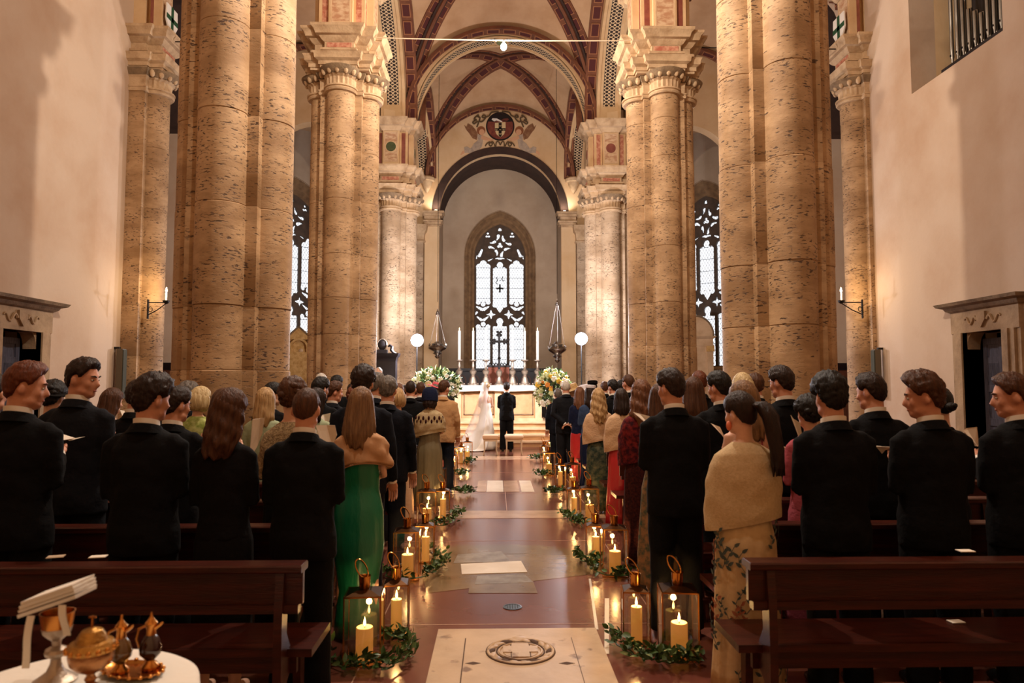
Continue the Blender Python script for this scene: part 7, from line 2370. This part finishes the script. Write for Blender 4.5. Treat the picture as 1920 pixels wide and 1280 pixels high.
# ---------------------------------------------------------------- priest
pr_ = person(712, 687, 17.2, 'm', 'read', 150, 'thin', 'white', ('dress', LINEN, {'sleeves': True, 'hemr': 0.3, 'top': 1.44}), 'elderly priest in white vestments in front of the black backboard', None, base=0.426, pitch=-15, skin=SKIN_P)
o = MB().box(pr_.location.x, 17.4, 0.21, 1.0, 1.2, 0.42).build('priest_platform', WOOD_B)
tag(o, 'low wooden platform under the priest beside the backboard', 'platform')

# ---------------------------------------------------------------- bride and groom
gf = on_floor(950, 849)
gr = person(950, 716, gf.y + 0.5, 'm', 'front', 0, 'short', 'dark', ('suit', BLK), 'groom in black suit standing beside the bride before the altar', None, pitch=-3)
for ch_ in gr.children: pass
bf = on_floor(913, 847)
br = person(911, 717, bf.y + 0.62, 'f', 'front', -15, 'updo', 'blonde', ('dress', BRIDE, {'hemr': 0.3, 'folds': 0.03, 'straps': True, 'top': 1.25, 'hem': 0.02}), 'bride in ivory gown with long veil and train beside the groom', None, pitch=-3)
# train spreading to the left behind her
rings = []
for i in range(15):
    u = i / 14
    z = 0.95 * (1 - u) ** 1.8 + 0.012
    cx = -0.02 - 0.42 * u ** 1.4; cy = -0.06 - 0.28 * u ** 1.5
    hw_ = 0.12 + 0.33 * u; hd = 0.08 + 0.22 * u
    rings.append([(cx + hw_ * math.cos(2 * PI * j / 40) * (1 + 0.05 * u * math.sin(8 * 2 * PI * j / 40)), cy + hd * math.sin(2 * PI * j / 40), z + (0.05 * (1 - u) * math.sin(2 * PI * j / 40)) + 0.012 * u * math.sin(7 * 2 * PI * j / 40) ** 2) for j in range(40)])
MB().loft(rings).build('train', BRIDE, br, local=True, smooth=180)


def tulle(name, dens):
    m = bpy.data.materials.new(name); m.use_nodes = True
    N = m.node_tree.nodes; L = m.node_tree.links
    N.remove(N['Principled BSDF'])
    tr = N.new('ShaderNodeBsdfTransparent'); df = N.new('ShaderNodeBsdfDiffuse'); df.inputs[0].default_value = (0.9, 0.87, 0.84, 1)
    tl = N.new('ShaderNodeBsdfTranslucent'); tl.inputs[0].default_value = (0.9, 0.87, 0.84, 1)
    ad = N.new('ShaderNodeMixShader'); L.new(df.outputs[0], ad.inputs[1]); L.new(tl.outputs[0], ad.inputs[2])
    mx = N.new('ShaderNodeMixShader'); mx.inputs[0].default_value = dens
    L.new(tr.outputs[0], mx.inputs[1]); L.new(ad.outputs[0], mx.inputs[2]); L.new(mx.outputs[0], N['Material Output'].inputs[0])
    return m


rows = []
for i in range(22):
    u = i / 21
    z = 1.80 - 1.78 * u ** 0.9
    back = -0.11 - 0.02 * u - 0.42 * u ** 2.2
    wv = 0.085 + 0.3 * u ** 1.1
    sh_ = -0.02 - 0.36 * u ** 1.5
    row = []
    for j in range(33):
        a = math.radians(-95 + 150 * j / 32)
        k = 1 + 0.05 * math.sin(j * 1.4) * u
        row.append((sh_ + wv * k * math.sin(a), back * math.cos(a) * (0.55 + 0.45 * math.cos(a)) - 0.02, max(z, 0.03) + 0.01 * math.sin(j)))
    rows.append(row)
MB().loft(rows, cap=False, closed=False).build('veil', tulle('bridal_tulle', 0.62), br, local=True, smooth=180)
MB().tube([(-0.05, -0.095, 1.73), (0, -0.11, 1.745), (0.05, -0.095, 1.73)], 0.012, 6).build('hair_comb', SILVER, br, local=True)

# ---------------------------------------------------------------- order of service booklets held open
def palm(o, side):
    """world position just above the palm of a person holding a booklet"""
    el, wr = [Vector((side * p[0], p[1], p[2])) for p in ARM['read']]
    if o.get('woman'): el.x *= 0.92; wr.x *= 0.92
    q = wr + (wr - el).normalized() * 0.075
    bpy.context.view_layer.update()
    return o.matrix_world @ q + Vector((0, 0, 0.044))


def booklet(who, side, pix, label):
    """folded card of two leaves: one lower corner in the hand, the other corners where they show in the photograph"""
    h0 = palm(who, side)
    P = [at(x, y, h0.y + dy) for x, y, dy in pix]       # upper outer, upper inner, lower inner
    m0 = h0.lerp(P[2], 0.5) + Vector((0, 0.03, 0.0)); m1 = P[0].lerp(P[1], 0.5) + Vector((0, 0.03, 0))
    t = empty('booklet', h0, label=label, cat='booklet', group='orders of service')
    for a, b, c_, d_ in ((h0, P[0], m1, m0), (m0, m1, P[1], P[2])):
        n_ = (b - a).cross(d_ - a).normalized() * 0.003
        MB().loft([[a, b, c_, d_], [a + n_, b + n_, c_ + n_, d_ + n_]]).build('leaf', PAPER, t, smooth=0)
    return t


def who(px):
    return min((o for o in bpy.data.objects if o.name.startswith('person')), key=lambda o: abs(o.get('px', 9999) - px))


for px, side, pix, lab in ((42, 1, ((84, 803, .0), (130, 826, .06), (160, 818, .12)), 'large open white booklet held by the auburn-haired man'),
                           (207, 1, ((225, 768, 0), (236, 772, .04), (245, 780, .08)), 'small white booklet held by the brown-haired woman with bare arms'),
                           (427, 1, ((474, 786, 0), (496, 783, .04), (492, 812, .06)), 'white booklet held by the woman in the plain black dress'),
                           (548, -1, ((516, 796, 0), (530, 802, .04), (526, 815, .06)), 'white booklet held by the woman with the fur stole'),
                           (590, 1, ((592, 780, 0), (620, 774, .04), (617, 792, .06)), 'open white booklet held by the dark-haired woman behind the short-haired man'),
                           (574, 1, ((592, 797, 0), (628, 797, .04), (632, 815, .06)), 'open white booklet showing over the shoulder of the short-haired front-row man'),
                           (1262, -1, ((1187, 772, 0), (1218, 780, .04), (1224, 808, .06)), 'white booklet held by the black-suited man at the aisle'),
                           (1398, -1, ((1333, 793, 0), (1350, 800, .04), (1360, 822, .06)), 'white booklet held by the light-haired woman with bare shoulders'),
                           (1558, -1, ((1483, 778, 0), (1500, 792, .04), (1504, 815, .06)), 'white booklet held by the full black-haired front-row man'),
                           (1517, -1, ((1455, 828, 0), (1473, 838, .04), (1475, 850, .06)), 'white booklet held by the woman in the rose dress'),
                           (1713, -1, ((1641, 836, .06), (1652, 836, .1), (1654, 850, .12)), 'white booklet held by the brown-haired man in profile, front row'),
                           (1872, -1, ((1806, 806, .06), (1832, 800, .12), (1836, 836, .16)), 'open white booklet held by the man beside the right doorway')):
    booklet(who(px), side, pix, lab)
# white order cards left on the pew seats and rails
for k, (px, py, z) in enumerate(((1815, 1035, 0.9), (1797, 1168, 0.47), (180, 1046, 0.9), (100, 1046, 0.9))):
    d = ray(px, py); q = CAM + d * ((z - CAM.z) / d.z)
    o = MB().box(q.x, q.y + 0.02, z + 0.003, 0.075, 0.05, 0.004, Matrix.Rotation(0.1 * k, 3, 'Z')).build('paper_card', PAPER, smooth=0)
    tag(o, ['white card lying on the near pew rail, organ side', 'white card lying on the near pew seat, organ side', 'white card on the pew rail beside the left table, longer one', 'white card on the pew rail nearest the chalice'][k], 'paper')
